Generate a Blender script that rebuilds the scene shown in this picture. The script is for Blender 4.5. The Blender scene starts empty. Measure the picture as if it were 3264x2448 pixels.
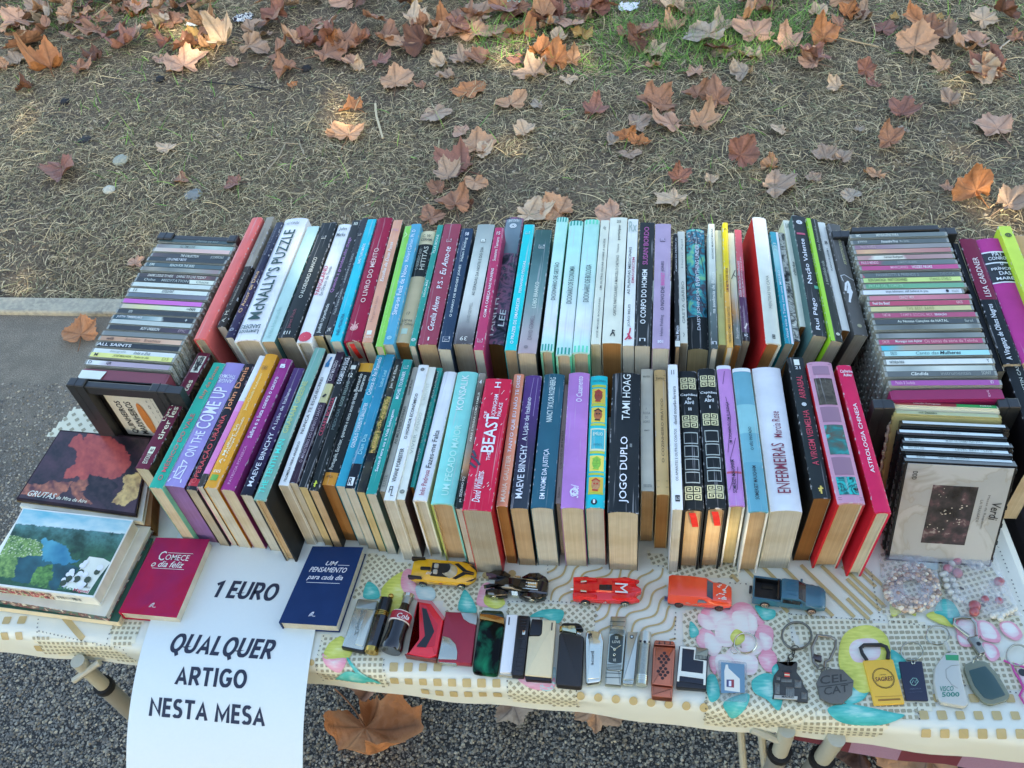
import bpy, math, random
import numpy as np
from mathutils import Vector, Matrix, noise
R = math.radians
random.seed(7); rng = np.random.default_rng(7)
sc = bpy.context.scene; COL = sc.collection
TZ = 0.66                                   # table top above the ground (m)
FPX, YAW, PITCH, ROLL, CAMH = 2995.6, .178592, .853236, -.139716, 1.0189
PW, PH = 3264, 2448
_cy, _sy, _cp, _sp = math.cos(YAW), math.sin(YAW), math.cos(PITCH), math.sin(PITCH)
_f = Vector((-_sy*_cp, _cy*_cp, -_sp)); _r = Vector((_cy, _sy, 0)); _u = _r.cross(_f)
CR = _r*math.cos(ROLL) + _u*math.sin(ROLL); CU = -_r*math.sin(ROLL) + _u*math.cos(ROLL); CF = _f
CPOS = Vector((0, 0, TZ+CAMH))
cam = bpy.data.objects.new('camera', bpy.data.cameras.new('camera')); COL.objects.link(cam)
cam.matrix_world = Matrix(((CR.x, CU.x, -CF.x, CPOS.x), (CR.y, CU.y, -CF.y, CPOS.y), (CR.z, CU.z, -CF.z, CPOS.z), (0, 0, 0, 1)))
cam.data.sensor_width = 36; cam.data.lens = 36*FPX/PW; cam.data.clip_start = .02; cam.data.clip_end = 400
sc.camera = cam
SUN_DIR = Vector((.30, -.82, .50)).normalized()      # towards the sun: low, behind the photographer
elev = math.asin(SUN_DIR.z); azim = math.atan2(SUN_DIR.x, SUN_DIR.y)
world = bpy.data.worlds.new('World'); sc.world = world; world.use_nodes = True
nt = world.node_tree; bg = nt.nodes['Background']
sky = nt.nodes.new('ShaderNodeTexSky'); sky.sky_type = 'NISHITA'; sky.sun_disc = False
sky.sun_elevation = elev; sky.sun_rotation = azim; sky.air_density = 1.0; sky.dust_density = 1.6; sky.ozone_density = 1.0
nt.links.new(sky.outputs[0], bg.inputs[0]); bg.inputs[1].default_value = .15
sun = bpy.data.objects.new('sun', bpy.data.lights.new('sun', 'SUN')); COL.objects.link(sun)
sun.data.energy = 2.6; sun.data.angle = R(.53); sun.data.color = (1, .86, .66)
sun.rotation_euler = SUN_DIR.to_track_quat('Z', 'Y').to_euler(); sun.location = (2, -6, 6)
vs = sc.view_settings; vs.view_transform = 'Standard'; vs.look = 'None'; vs.gamma = 1; vs.use_curve_mapping = False
vs.exposure = 2.08
sc.cycles.max_bounces = 6; sc.cycles.diffuse_bounces = 3; sc.cycles.transparent_max_bounces = 12
def at(px, py, z=0.0):
    """point of the place at height z above the table top that stands at this spot of the photograph"""
    d = CR*((px-PW/2)/FPX) + CU*((PH/2-py)/FPX) + CF
    t = (z+TZ-CPOS.z)/d.z
    return CPOS + d*t
ZO = {1: (550, 660, 3.0729), 2: (1150, 660, 3.0729), 3: (1700, 660, 3.0717), 4: (2150, 660, 3.0729), 5: (400, 1080, 2.2414),
      6: (950, 1080, 2.2414), 7: (1500, 1130, 2.3043), 8: (2100, 1130, 2.3038), 9: (200, 720, 2.44), 10: (2650, 660, 2.2427),
      11: (2650, 1250, 2.7655), 12: (0, 1300, 2.2114), 13: (1000, 1740, 3.16), 14: (1600, 1740, 3.16), 15: (2200, 1740, 2.9618),
      16: (2700, 1700, 2.7642), 20: (0, 0, 2.011), 21: (1000, 0, 1.8433), 22: (2100, 0, 1.9003), 0: (0, 0, 1)}
def zat(k, x, y, z=0.0):
    o = ZO[k]; return at(o[0]+x/o[2], o[1]+y/o[2], z)
def lin(c):
    return c/12.92 if c <= .04045 else ((c+.055)/1.055)**2.4
GAIN = (.75, .81, 1.05)
def alb(h, k=1.0):
    if len(h) == 3: h = ''.join(c+c for c in h)
    v = [lin(int(h[i:i+2], 16)/255)*k/g for i, g in zip((0, 2, 4), GAIN)]
    f = .5+.5*min(1, sum(v)/3/.16)                # inks and dyes are darker than they look under a bright sky
    return tuple(min(.83, max(.004, c*f)) for c in v)+(1,)
MATS = {}
def newmat(name):
    m = bpy.data.materials.new(name); m.use_nodes = True
    return m, m.node_tree.nodes, m.node_tree.links, m.node_tree.nodes['Principled BSDF']
def M(h, r=.45, me=0.0, mott=0.0, k=1.0, sc_=300, bump=0.0, coat=0.0, tr=0.0):
    """simple material of one colour, with optional mottling and fine relief"""
    key = (h, r, me, mott, k, sc_, bump, coat, tr)
    if key in MATS: return MATS[key]
    m, N, L, b = newmat('paint_'+h); c = alb(h, k)
    b.inputs['Base Color'].default_value = c; b.inputs['Roughness'].default_value = r; b.inputs['Metallic'].default_value = me
    b.inputs['Coat Weight'].default_value = coat; b.inputs['Transmission Weight'].default_value = tr
    if mott or bump:
        tc = N.new('ShaderNodeTexCoord'); no = N.new('ShaderNodeTexNoise'); no.inputs['Scale'].default_value = sc_; no.inputs['Detail'].default_value = 6
        L.new(tc.outputs['Object'], no.inputs['Vector'])
        if mott:
            mx = N.new('ShaderNodeMix'); mx.data_type = 'RGBA'; L.new(no.outputs[0], mx.inputs[0])
            mx.inputs[6].default_value = tuple(x*(1-mott) for x in c[:3])+(1,); mx.inputs[7].default_value = tuple(min(.85, x*(1+mott)) for x in c[:3])+(1,)
            L.new(mx.outputs[2], b.inputs['Base Color'])
        if bump:
            bp = N.new('ShaderNodeBump'); bp.inputs['Strength'].default_value = bump; bp.inputs['Distance'].default_value = .001
            L.new(no.outputs[0], bp.inputs['Height']); L.new(bp.outputs[0], b.inputs['Normal'])
    MATS[key] = m; return m
class MB:
    """collects shapes and links them as one mesh object"""
    def __init__(s): s.v = []; s.f = []; s.m = []
    def add(s, vs, fs, mi=0):
        o = len(s.v); s.v += [tuple(v) for v in vs]; s.f += [tuple(i+o for i in f) for f in fs]; s.m += [mi]*len(fs); return s
    def box(s, x0, x1, y0, y1, z0, z1, mi=0, mat=None):
        vs = [Vector(p) for p in ((x0,y0,z0),(x1,y0,z0),(x1,y1,z0),(x0,y1,z0),(x0,y0,z1),(x1,y0,z1),(x1,y1,z1),(x0,y1,z1))]
        if mat is not None: vs = [mat@v for v in vs]
        return s.add(vs, [(3,2,1,0),(4,5,6,7),(0,1,5,4),(1,2,6,5),(2,3,7,6),(3,0,4,7)], mi)
    def prism(s, poly, z0, z1, bev=0.0, mi=0, mtop=None, mat=None):
        """polygon (x, y) extruded z0..z1 with a rounded upper edge"""
        n = len(poly); a = sum(poly[i][0]*poly[(i+1)%n][1]-poly[(i+1)%n][0]*poly[i][1] for i in range(n))
        if a < 0: poly = poly[::-1]
        rings = [(0, z0), (0, z1-bev)] + ([(bev*.3, z1-bev*.3), (bev, z1)] if bev else [])
        vs = []
        for off, z in rings:
            for p in (inset(poly, off) if off else poly): vs.append(Vector((p[0], p[1], z)))
        fs = []; ms = []
        for k in range(len(rings)-1):
            for i in range(n): fs.append((k*n+i, k*n+(i+1)%n, (k+1)*n+(i+1)%n, (k+1)*n+i)); ms.append(mi)
        fs.append(tuple(range((len(rings)-1)*n, len(rings)*n))); ms.append(mi if mtop is None else mtop)
        fs.append(tuple(range(n))[::-1]); ms.append(mi)
        if mat is not None: vs = [mat@v for v in vs]
        o = len(s.v); s.add(vs, fs, mi); s.m[-len(fs):] = ms; return s
    def tube(s, path, r, n=8, mi=0, closed=False, cap=True):
        path = [Vector(p) for p in path]; k = len(path); vs = []; up = None
        rs = r if isinstance(r, (list, tuple)) else [r]*k
        for i, p in enumerate(path):
            a = path[(i-1) % k] if (closed or i > 0) else p; b = path[(i+1) % k] if (closed or i < k-1) else p
            t = (b-a).normalized()
            if up is None: up = t.orthogonal().normalized()
            up = (up-t*up.dot(t)); up = up.normalized() if up.length > 1e-6 else t.orthogonal().normalized()
            w = t.cross(up)
            for j in range(n):
                an = 2*math.pi*j/n; vs.append(p+(up*math.cos(an)+w*math.sin(an))*rs[i])
        fs = []
        for i in range(k if closed else k-1):
            for j in range(n):
                i2 = (i+1) % k; fs.append((i*n+j, i*n+(j+1) % n, i2*n+(j+1) % n, i2*n+j))
        if cap and not closed: fs += [tuple(range(n))[::-1], tuple(range((k-1)*n, k*n))]
        return s.add(vs, fs, mi)
    def loft(s, secs, mi=0, close=True):
        n = len(secs[0]); vs = [v for c in secs for v in c]; fs = []
        for i in range(len(secs)-1):
            for j in range(n if close else n-1): fs.append((i*n+j, i*n+(j+1) % n, (i+1)*n+(j+1) % n, (i+1)*n+j))
        if close: fs += [tuple(range(n))[::-1], tuple(range((len(secs)-1)*n, len(secs)*n))]
        return s.add(vs, fs, mi)
    def ball(s, c, r, n=8, mi=0, sz=1.0):
        c = Vector(c); vs = [c+Vector((0, 0, r*sz))]; m = max(3, n//2)
        for i in range(1, m):
            th = math.pi*i/m
            for j in range(n): ph = 2*math.pi*j/n; vs.append(c+Vector((r*math.sin(th)*math.cos(ph), r*math.sin(th)*math.sin(ph), r*sz*math.cos(th))))
        vs.append(c-Vector((0, 0, r*sz))); fs = [(0, 1+j, 1+(j+1) % n) for j in range(n)]
        for i in range(m-2):
            for j in range(n): fs.append((1+i*n+j, 1+(i+1)*n+j, 1+(i+1)*n+(j+1) % n, 1+i*n+(j+1) % n))
        l = len(vs)-1; fs += [(l, 1+(m-2)*n+(j+1) % n, 1+(m-2)*n+j) for j in range(n)]
        return s.add(vs, fs, mi)
    def build(s, name, mats, parent=None, world=False, smooth=False):
        me = bpy.data.meshes.new(name); vs = s.v
        if parent is not None and world:
            inv = parent.matrix_basis.inverted(); vs = [tuple(inv@Vector(v)) for v in vs]
        me.from_pydata(vs, [], s.f)
        for m in (mats if isinstance(mats, (list, tuple)) else [mats]): me.materials.append(m)
        if any(s.m): me.polygons.foreach_set('material_index', s.m)
        if smooth:
            try: me.polygons.foreach_set('use_smooth', [True]*len(s.f)); me.set_sharp_from_angle(angle=R(38))
            except Exception: pass
        me.update()
        o = bpy.data.objects.new(name, me); COL.objects.link(o)
        if parent is not None: o.parent = parent
        return o
def inset(poly, d):
    n = len(poly); out = []
    for i in range(n):
        a, b, c = Vector(poly[i-1][:2]), Vector(poly[i][:2]), Vector(poly[(i+1) % n][:2])
        e1, e2 = (b-a), (c-b)
        if e1.length < 1e-9 or e2.length < 1e-9: out.append(tuple(b)); continue
        e1.normalize(); e2.normalize(); n1 = Vector((-e1.y, e1.x)); n2 = Vector((-e2.y, e2.x)); m = n1+n2
        if m.length < 1e-6: out.append(tuple(b)); continue
        m.normalize(); out.append(tuple(b+m*(d/max(.35, m.dot(n1)))))
    return out
def rnd(poly, r, n=3):
    """round the corners of a polygon"""
    out = []; N_ = len(poly)
    for i in range(N_):
        a, b, c = Vector(poly[i-1][:2]), Vector(poly[i][:2]), Vector(poly[(i+1) % N_][:2])
        ra = min(r, (a-b).length*.45, (c-b).length*.45); p = b+(a-b).normalized()*ra; q = b+(c-b).normalized()*ra
        for k in range(n+1):
            t = k/n; out.append(tuple(p*(1-t)**2+b*2*t*(1-t)+q*t*t))
    return out
def thing(name, label, cat, loc, group=None, rot=None):
    o = bpy.data.objects.new(name, None); COL.objects.link(o); o.empty_display_size = .02
    o.location = loc
    if rot is not None: o.rotation_mode = 'XYZ'; o.rotation_euler = rot
    mb = Matrix.Translation(loc)
    if rot is not None: mb = mb @ Matrix(Matrix.Identity(3)).to_4x4() @ __import__('mathutils').Euler(rot).to_matrix().to_4x4()
    o.matrix_basis = mb
    o['label'] = label; o['category'] = cat
    if group: o['group'] = group
    return o
def tag(o, label, cat, group=None):
    o['label'] = label; o['category'] = cat
    if group: o['group'] = group
    return o
TEXTS = []
def text(s, fn, mat, parent, name='lettering', bold=0.0, shear=0.0):
    """queue lettering: fn maps (0..1 along the line, 0..1 up the letters) to a point in the parent's space"""
    TEXTS.append((s, fn, mat, parent, name, bold, shear))
def flush_texts():
    obs = []
    for s, fn, mat, parent, name, bold, shear in TEXTS:
        cu = bpy.data.curves.new('t', 'FONT'); cu.body = s; cu.size = 1; cu.offset = min(bold, .004); cu.shear = shear; cu.resolution_u = 2; cu.fill_mode = 'FRONT'
        if '\n' in s: cu.align_x = 'CENTER'; cu.space_line = .85
        o = bpy.data.objects.new('t', cu); COL.objects.link(o); obs.append(o)
    bpy.context.view_layer.update(); dg = bpy.context.evaluated_depsgraph_get()
    for o, (s, fn, mat, parent, name, bold, shear) in zip(obs, TEXTS):
        me = bpy.data.meshes.new_from_object(o.evaluated_get(dg))
        me.name = name; n = len(me.vertices)
        if n:
            co = np.empty(n*3, np.float32); me.vertices.foreach_get('co', co); co = co.reshape(-1, 3)
            mn = co.min(0); sp = np.maximum(co.max(0)-mn, 1e-6)
            q = (co-mn)/sp
            sh = [(0, 0)] if bold < .01 else [(-bold*.55, -bold*.3), (bold*.55, -bold*.3), (0, bold*.5)]; out = []
            for k, (ax, ay) in enumerate(sh):
                for a, b in q[:, :2]: p = fn(float(a)+ax/float(sp[0]), float(b)+ay/float(sp[1])); out.append((p[0], p[1], p[2]+k*2e-5))
            fs = [tuple(p.vertices) for p in me.polygons]; bpy.data.meshes.remove(me); me = bpy.data.meshes.new(name)
            me.from_pydata(out, [], [tuple(i+k*n for i in f) for k in range(len(sh)) for f in fs]); me.materials.append(mat); me.update()
            t = bpy.data.objects.new(name, me); COL.objects.link(t); t.parent = parent
        cu = o.data; bpy.data.objects.remove(o); bpy.data.curves.remove(cu)
    TEXTS.clear()
def ground_mat(name, cols, scales, bumpd, rough=.95):
    m, N, L, b = newmat(name); b.inputs['Roughness'].default_value = rough
    tc = N.new('ShaderNodeTexCoord'); prev = None; bump_in = None
    for i, (c, s) in enumerate(zip(cols[1:], scales)):
        no = N.new('ShaderNodeTexNoise'); no.inputs['Scale'].default_value = s; no.inputs['Detail'].default_value = 8; no.inputs['Roughness'].default_value = .62
        L.new(tc.outputs['Object'], no.inputs['Vector'])
        rp = N.new('ShaderNodeValToRGB'); rp.color_ramp.elements[0].position = .42; rp.color_ramp.elements[1].position = .6; L.new(no.outputs[0], rp.inputs[0])
        mx = N.new('ShaderNodeMix'); mx.data_type = 'RGBA'; L.new(rp.outputs[0], mx.inputs[0])
        if prev is None: mx.inputs[6].default_value = alb(cols[0])
        else: L.new(prev, mx.inputs[6])
        mx.inputs[7].default_value = alb(c); prev = mx.outputs[2]; bump_in = no
    L.new(prev, b.inputs['Base Color'])
    bp = N.new('ShaderNodeBump'); bp.inputs['Strength'].default_value = .8; bp.inputs['Distance'].default_value = bumpd
    L.new(bump_in.outputs[0], bp.inputs['Height']); L.new(bp.outputs[0], b.inputs['Normal'])
    return m
def kerb_y(x): return 1.697 - .037*(x+1.683)           # near side of the kerb
soil = ground_mat('soil', ['4f463c', '5f5548', '403a33', '6c6154'], [1.6, 9, 160], .006)
asph = ground_mat('asphalt', ['7f7b76', '736f6a', '8b8680', '585450'], [1.3, 22, 420], .004)
_n, _l = asph.node_tree.nodes, asph.node_tree.links; _b = _n['Principled BSDF']; _s = _b.inputs['Base Color'].links[0].from_socket; _t = _n.new('ShaderNodeTexCoord'); _x = _n.new('ShaderNodeSeparateXYZ'); _l.new(_t.outputs['Object'], _x.inputs[0])
_r = _n.new('ShaderNodeMapRange'); _r.inputs[1].default_value = .85; _r.inputs[2].default_value = 1.35; _l.new(_x.outputs['Y'], _r.inputs[0]); _m = _n.new('ShaderNodeMix'); _m.data_type = 'RGBA'; _l.new(_r.outputs[0], _m.inputs[0]); _v = _n.new('ShaderNodeTexVoronoi'); _v.inputs['Scale'].default_value = 260; _l.new(_t.outputs['Object'], _v.inputs[0]); _q = _n.new('ShaderNodeValToRGB'); _q.color_ramp.elements[0].position = .28; _q.color_ramp.elements[0].color = alb('77787a'); _q.color_ramp.elements[1].position = .5; _q.color_ramp.elements[1].color = alb('3b3c3f'); _l.new(_v.outputs['Distance'], _q.inputs[0]); _l.new(_q.outputs[0], _m.inputs[6]); _l.new(_s, _m.inputs[7]); _l.new(_m.outputs[2], _b.inputs['Base Color'])  # dusty near the kerb, bare bitumen between the chips near the table
mb = MB(); nx, ny = 60, 60                                    # dry earth rising and falling a little beyond the kerb
xs = np.concatenate([[-60, -20, -8], np.linspace(-4, 3.4, 70), [8, 20, 60]]); ys = np.concatenate([np.linspace(0, 3.2, 50), [5, 10, 25, 60]])
vv = []
for j, yy in enumerate(ys):
    for x in xs:
        y = kerb_y(x)+.055+yy; z = .004+.035*min(1, yy/.25)*(noise.noise((x*.9, y*.9, 1)))*1.0+.006*noise.noise((x*6, y*6, 4))*min(1, yy/.1)
        vv.append((x, y, z+.012*min(1, yy)))
W_ = len(xs); mb.add(vv, [(j*W_+i, j*W_+i+1, (j+1)*W_+i+1, (j+1)*W_+i) for j in range(len(ys)-1) for i in range(W_-1)])
o = mb.build('ground', soil, smooth=True); o['kind'] = 'structure'
def gz(x, y):
    yy = y-kerb_y(x)-.055
    if yy < 0: return 0.004
    return .004+.035*min(1, yy/.25)*noise.noise((x*.9, y*.9, 1))+.006*noise.noise((x*6, y*6, 4))*min(1, yy/.1)+.012*min(1, yy)
mb = MB(); vv = [(-60, -30, 0), (60, -30, 0), (60, kerb_y(60)+.03, 0), (-60, kerb_y(-60)+.03, 0)]
mb.add(vv, [(0, 1, 2, 3)]); o = mb.build('asphalt_path', asph); o['kind'] = 'structure'
conc = ground_mat('kerb_concrete', ['8f8f8b', '7f7f7c', '9c9a92'], [9, 90], .002)
for i in range(10):                                            # concrete edging stones, end to end
    x0 = -5.95+i*1.0; x1 = x0+.992
    mb = MB(); mb.loft([[(x, kerb_y(x), -.05), (x, kerb_y(x)+.002, .010), (x, kerb_y(x)+.006, .014), (x, kerb_y(x)+.054, .015), (x, kerb_y(x)+.058, .011), (x, kerb_y(x)+.06, -.05)] for x in np.linspace(x0, x1, 9)])
    o = mb.build('kerb_stone', conc); o['kind'] = 'structure'
def pick(a, pr): return a[int(rng.choice(len(a), p=pr))]
def strands(name, n, region, cols, probs, length, width, lift, label, cat, mask=None, seg=3, bend=.4, upr=0.0):
    """many thin blades, each bent its own way, as one mesh"""
    V = []; F = []; C = []
    pal = [alb(c)[:3] for c in cols]
    x = rng.uniform(region[0], region[1], n*2); y = rng.uniform(region[2], region[3], n*2); cnt = 0
    for i in range(n*2):
        if cnt >= n: break
        if y[i] < kerb_y(x[i])+.05: continue
        if mask is not None and rng.random() > mask(x[i], y[i]): continue
        cnt += 1
        L_ = rng.uniform(*length); a = rng.uniform(0, 2*math.pi); w = rng.uniform(*width)/2; da = rng.normal(0, bend)
        z0 = gz(x[i], y[i])+rng.uniform(0, lift); up = rng.uniform(-.1, .35)+upr*rng.uniform(.3, 1); k = rng.choice(len(pal), p=probs); c = pal[k]; sh = rng.uniform(.62, 1.38)
        px, py, pz = x[i], y[i], z0; o = len(V)
        tw = rng.uniform(-.8, .8)
        for s in range(seg+1):
            ww = w*(1-.75*s/seg) if upr else w*(1-.3*s/seg)
            sx, sy = -math.sin(a)*ww*math.cos(tw), math.cos(a)*ww*math.cos(tw); sz = ww*math.sin(tw)
            V += [(px+sx, py+sy, pz+sz), (px-sx, py-sy, pz-sz)]; C += [(c[0]*sh, c[1]*sh, c[2]*sh, 1)]*2
            if s < seg: F.append((o+2*s, o+2*s+1, o+2*s+3, o+2*s+2))
            px += math.cos(a)*math.cos(up)*L_/seg; py += math.sin(a)*math.cos(up)*L_/seg; pz = max(gz(x[i], y[i])+.0005, pz+math.sin(up)*L_/seg)
            a += da/seg; up -= (.55 if not upr else .25)*rng.random()
    me = bpy.data.meshes.new(name); me.from_pydata(V, [], F)
    at_ = me.color_attributes.new('tint', 'FLOAT_COLOR', 'POINT'); at_.data.foreach_set('color', np.array(C, np.float32).ravel())
    m, N, L, b = newmat(name+'_fibre'); at2 = N.new('ShaderNodeAttribute'); at2.attribute_name = 'tint'
    L.new(at2.outputs['Color'], b.inputs['Base Color']); b.inputs['Roughness'].default_value = .7; b.inputs['Specular IOR Level'].default_value = .25
    me.materials.append(m); o = bpy.data.objects.new(name, me); COL.objects.link(o); o['kind'] = 'stuff'; tag(o, label, cat); return o
STRAW = ['a0967f', '867e69', 'b8ad96', '6c6754', '82876f']; SP = [.32, .24, .18, .14, .12]
def patchy(x, y): return min(1, max(.45, .85+1.1*noise.noise((x*1.3, y*1.6, 9))+.5*noise.noise((x*5, y*5, 3))))
strands('dry_grass', 150000, (-2.9, 1.75, 1.7, 4.1), STRAW, SP, (.014, .046), (.0009, .0021), .008, 'mown dry grass and straw matted over the earth behind the kerb', 'dry grass', patchy)
strands('straw', 2300, (-2.7, 1.6, 1.8, 4.0), ['a89b7e', '988b72', 'b8ac90'], [.4, .4, .2], (.06, .15), (.0014, .0026), .012, 'long pale straws lying loose on top of the dry grass', 'straw', lambda x, y: .35+.65*(x > -.5), seg=5, bend=.5)
def greens(x, y):
    g = 1.6 if ((x-.10)/.62)**2+((y-3.0)/.30)**2 < 1 else 0
    g = max(g, .5 if ((x+2.0)/.5)**2+((y-3.35)/.2)**2 < 1 else 0)
    return max(g*.9, .10*max(0, noise.noise((x*1.5+7, y*1.5, 2))+.15)+(.18 if y > 2.9 and noise.noise((x*2, y*2, 6)) > .1 else 0))
strands('green_grass', 12000, (-2.7, 1.5, 1.9, 3.9), ['6f9a48', '5a8a40', '86a85a', '507a3c'], [.35, .3, .2, .15], (.03, .075), (.002, .0036), .004, 'thin green grass growing through the dry grass', 'grass', greens, seg=3, bend=.4, upr=.9)
strands('green_grass', 1900, (-.12, .72, 2.68, 3.16), ['67894a', '587e44', '7c9a5a', '4c6e3c'], [.35, .3, .2, .15], (.03, .07), (.0018, .0032), .004, 'patch of fresh green grass at the upper right of centre', 'grass', lambda x, y: max(0, 1.25-((x-.28)/.36)**2-((y-2.93)/.19)**2), seg=3, bend=.4, upr=1.0)
# loose aggregate of the coarse asphalt near the table
def chips(name, n, region, label, maskf, size=(.0018, .0038), cols=('7b7b7c', '68686a', '8f8e8d', '5b5c5e', '7a7369', '9b9890'), zf=None):
    base = np.array([(1, 0, 0), (.3, .9, .1), (-.8, .5, 0), (-.7, -.6, .1), (.4, -.8, 0), (.1, .1, .75)], float)
    fc = [(0, 1, 5), (1, 2, 5), (2, 3, 5), (3, 4, 5), (4, 0, 5)]
    V = []; F = []; C = []; pal = [alb(c)[:3] for c in cols]
    k = 0
    xs = rng.uniform(region[0], region[1], n*2); ys = rng.uniform(region[2], region[3], n*2)
    for i in range(n*2):
        if k >= n: break
        if not maskf(xs[i], ys[i]): continue
        s = rng.uniform(*size); a = rng.uniform(0, 6.28); ca, sa = math.cos(a), math.sin(a); jit = base+rng.uniform(-.28, .28, base.shape)
        p = jit*s; p[:, 2] *= rng.uniform(.6, 1.2); X = p[:, 0]*ca-p[:, 1]*sa+xs[i]; Y = p[:, 0]*sa+p[:, 1]*ca+ys[i]; Z = np.maximum(p[:, 2], -.0005)+.0004+(zf(xs[i], ys[i]) if zf else 0)
        o = len(V); V += list(zip(X, Y, Z)); F += [(a_+o, b_+o, c_+o) for a_, b_, c_ in fc]; c = pal[rng.integers(0, 6)]; sh = rng.uniform(.65, 1.15)
        C += [(c[0]*sh, c[1]*sh, c[2]*sh, 1)]*6; k += 1
    me = bpy.data.meshes.new(name); me.from_pydata(V, [], F)
    a_ = me.color_attributes.new('tint', 'FLOAT_COLOR', 'POINT'); a_.data.foreach_set('color', np.array(C, np.float32).ravel())
    m, N, L, b = newmat(name+'_stone'); at2 = N.new('ShaderNodeAttribute'); at2.attribute_name = 'tint'; L.new(at2.outputs['Color'], b.inputs['Base Color']); b.inputs['Roughness'].default_value = .75
    me.materials.append(m); o = bpy.data.objects.new(name, me); COL.objects.link(o); o['kind'] = 'stuff'; tag(o, label, 'asphalt'); return o
chips('soil_crumbs', 12000, (-2.8, 1.6, 1.72, 3.6), 'loose crumbs of earth between the dry grass', lambda x, y: y > kerb_y(x)+.07 and noise.noise((x*1.3, y*1.6, 9)) < .05, (.0015, .0065), ('6b5f52', '564c42', '7a6e60', '8a8072', '4a423a', '9a9286'), gz)
chips('asphalt_aggregate', 62000, (-1.75, .85, .45, 1.45), 'grey stone chips standing out of the worn asphalt round the table', lambda x, y: (y < .95 and x > -1.25) or (x < -.75 and rng.random() < 1.2-(y-.5)))
def yf(x): return .4298-.073*x                                  # front edge of the flat top
TL_, TRx = -.83, .452
def xl(y): return -.775+(y-.812)*(.30 if y > .812 else .13)                            # the left edge runs a little askew
def xr(y): return .448-(y-.644)*.066
def cloth_pt(x, y, dz=0.0):
    s = y-yf(x)
    if s >= 0: return Vector((x, y, TZ+dz))
    s = -s; r = .016; L1 = r*1.45
    if s < L1:
        a = s/r; return Vector((x, yf(x)-(r+dz)*math.sin(a), TZ-r+(r+dz)*math.cos(a)))
    a = 1.45; e = s-L1; wob = .0016*math.sin(x*23)+.001*math.sin(x*61+1)
    return Vector((x, yf(x)-(r+dz)*math.sin(a)-e*math.cos(a)-wob*min(1, e/.01), TZ-r+(r+dz)*math.cos(a)-e*math.sin(a)))
frame = M('a3a59f', .35, .0, .06)
top = M('cfd2cf', .4)
root_tbl = root = thing('folding_table', 'long folding camping table with pale tube legs under the patchwork oilcloth', 'table', (-.19, .72, 0))
mb = MB(); mb.prism([(xl(.44)+.012, yf(-.83)+.006), (xr(.42)-.012, yf(.45)+.006), (xr(1.04)-.012, 1.05), (xl(1.04)+.012, 1.06)], TZ-.024, TZ-.003, .002)
mb.build('tabletop', top, root, True)
def leg(pt, collar, lower, r=.0088):
    mb = MB(); mb.tube([pt, collar], r, 14)
    l = mb.build('leg', frame, root_tbl, True, True)
    d = (Vector(lower)-Vector(collar))
    mb = MB(); mb.tube([Vector(collar), Vector(lower)], r*1.28, 14); mb.build('leg_extension', M('77797a', .55), root_tbl, True, True)
    mb = MB(); c = Vector(collar); t = d.normalized(); mb.tube([c-t*.004, c+t*.006], r*1.45, 14); mb.build('collar', M('1c1d1e', .6), root_tbl, True, True)
    return l
def foot(x, y): return Vector((x, y, .0))
vin, N, L, b = newmat('oilcloth_vinyl')
tc = N.new('ShaderNodeTexCoord'); no = N.new('ShaderNodeTexNoise'); no.inputs['Scale'].default_value = 14; no.inputs['Detail'].default_value = 5; L.new(tc.outputs['Object'], no.inputs['Vector'])
mx = N.new('ShaderNodeMix'); mx.data_type = 'RGBA'; L.new(no.outputs[0], mx.inputs[0]); mx.inputs[6].default_value = alb('c2c9cb'); mx.inputs[7].default_value = alb('d1d6d7'); L.new(mx.outputs[2], b.inputs['Base Color'])
b.inputs['Roughness'].default_value = .38; n2 = N.new('ShaderNodeTexNoise'); n2.inputs['Scale'].default_value = 45; L.new(tc.outputs['Object'], n2.inputs['Vector'])
bp = N.new('ShaderNodeBump'); bp.inputs['Strength'].default_value = .35; bp.inputs['Distance'].default_value = .002; L.new(n2.outputs[0], bp.inputs['Height']); L.new(bp.outputs[0], b.inputs['Normal'])
cloth = thing('tablecloth', 'off-white oilcloth printed with beige checks, waves and flowers, spread over the folding table', 'tablecloth', (-.19, .72, TZ))
mb = MB(); vv = []; nx = 90; ss = [-.052, -.046, -.040, -.034, -.028]+list(np.linspace(-.0232, 0, 8))+[.02, .06, .1, .15, .2, .3, .4, .5, .6, .66]
for s in ss:
    for i in range(nx+1):
        k = i/nx; y_ = s+yf(0); a, c = xl(y_)-.006, xr(y_)+.006; x = a+(c-a)*k; vv.append(cloth_pt(x, yf(x)+s))
mb.add(vv, [(j*(nx+1)+i, j*(nx+1)+i+1, (j+1)*(nx+1)+i+1, (j+1)*(nx+1)+i) for j in range(len(ss)-1) for i in range(nx)])
# short hang at the right and left sides
for side in (0, 1):
    col = [vv[j*(nx+1)+(nx if side else 0)] for j in range(len(ss))]; sgn = 1 if side else -1
    w2 = [];
    for p in col: w2 += [p, Vector((p.x+sgn*.008, p.y, p.z-.003)), Vector((p.x+sgn*.013, p.y, p.z-.012)), Vector((p.x+sgn*.015, p.y, p.z-.05))]
    mb.add(w2, [(4*j+q, 4*j+q+1, 4*j+4+q+1, 4*j+4+q) for j in range(len(col)-1) for q in range(3)])
mb.build('cloth_sheet', vin, cloth, True, True)
def inpoly(x, y, P):
    c = False; j = len(P)-1
    for i in range(len(P)):
        if (P[i][1] > y) != (P[j][1] > y) and x < (P[j][0]-P[i][0])*(y-P[i][1])/(P[j][1]-P[i][1])+P[i][0]: c = not c
        j = i
    return c
TAN, GREIGE, CREAM, BLK = 'ab9c74', '929180', 'cdcec4', '2b2c2f'
PR = {'tan': MB(), 'grey': MB(), 'cream': MB(), 'stitch': MB()}
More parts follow.
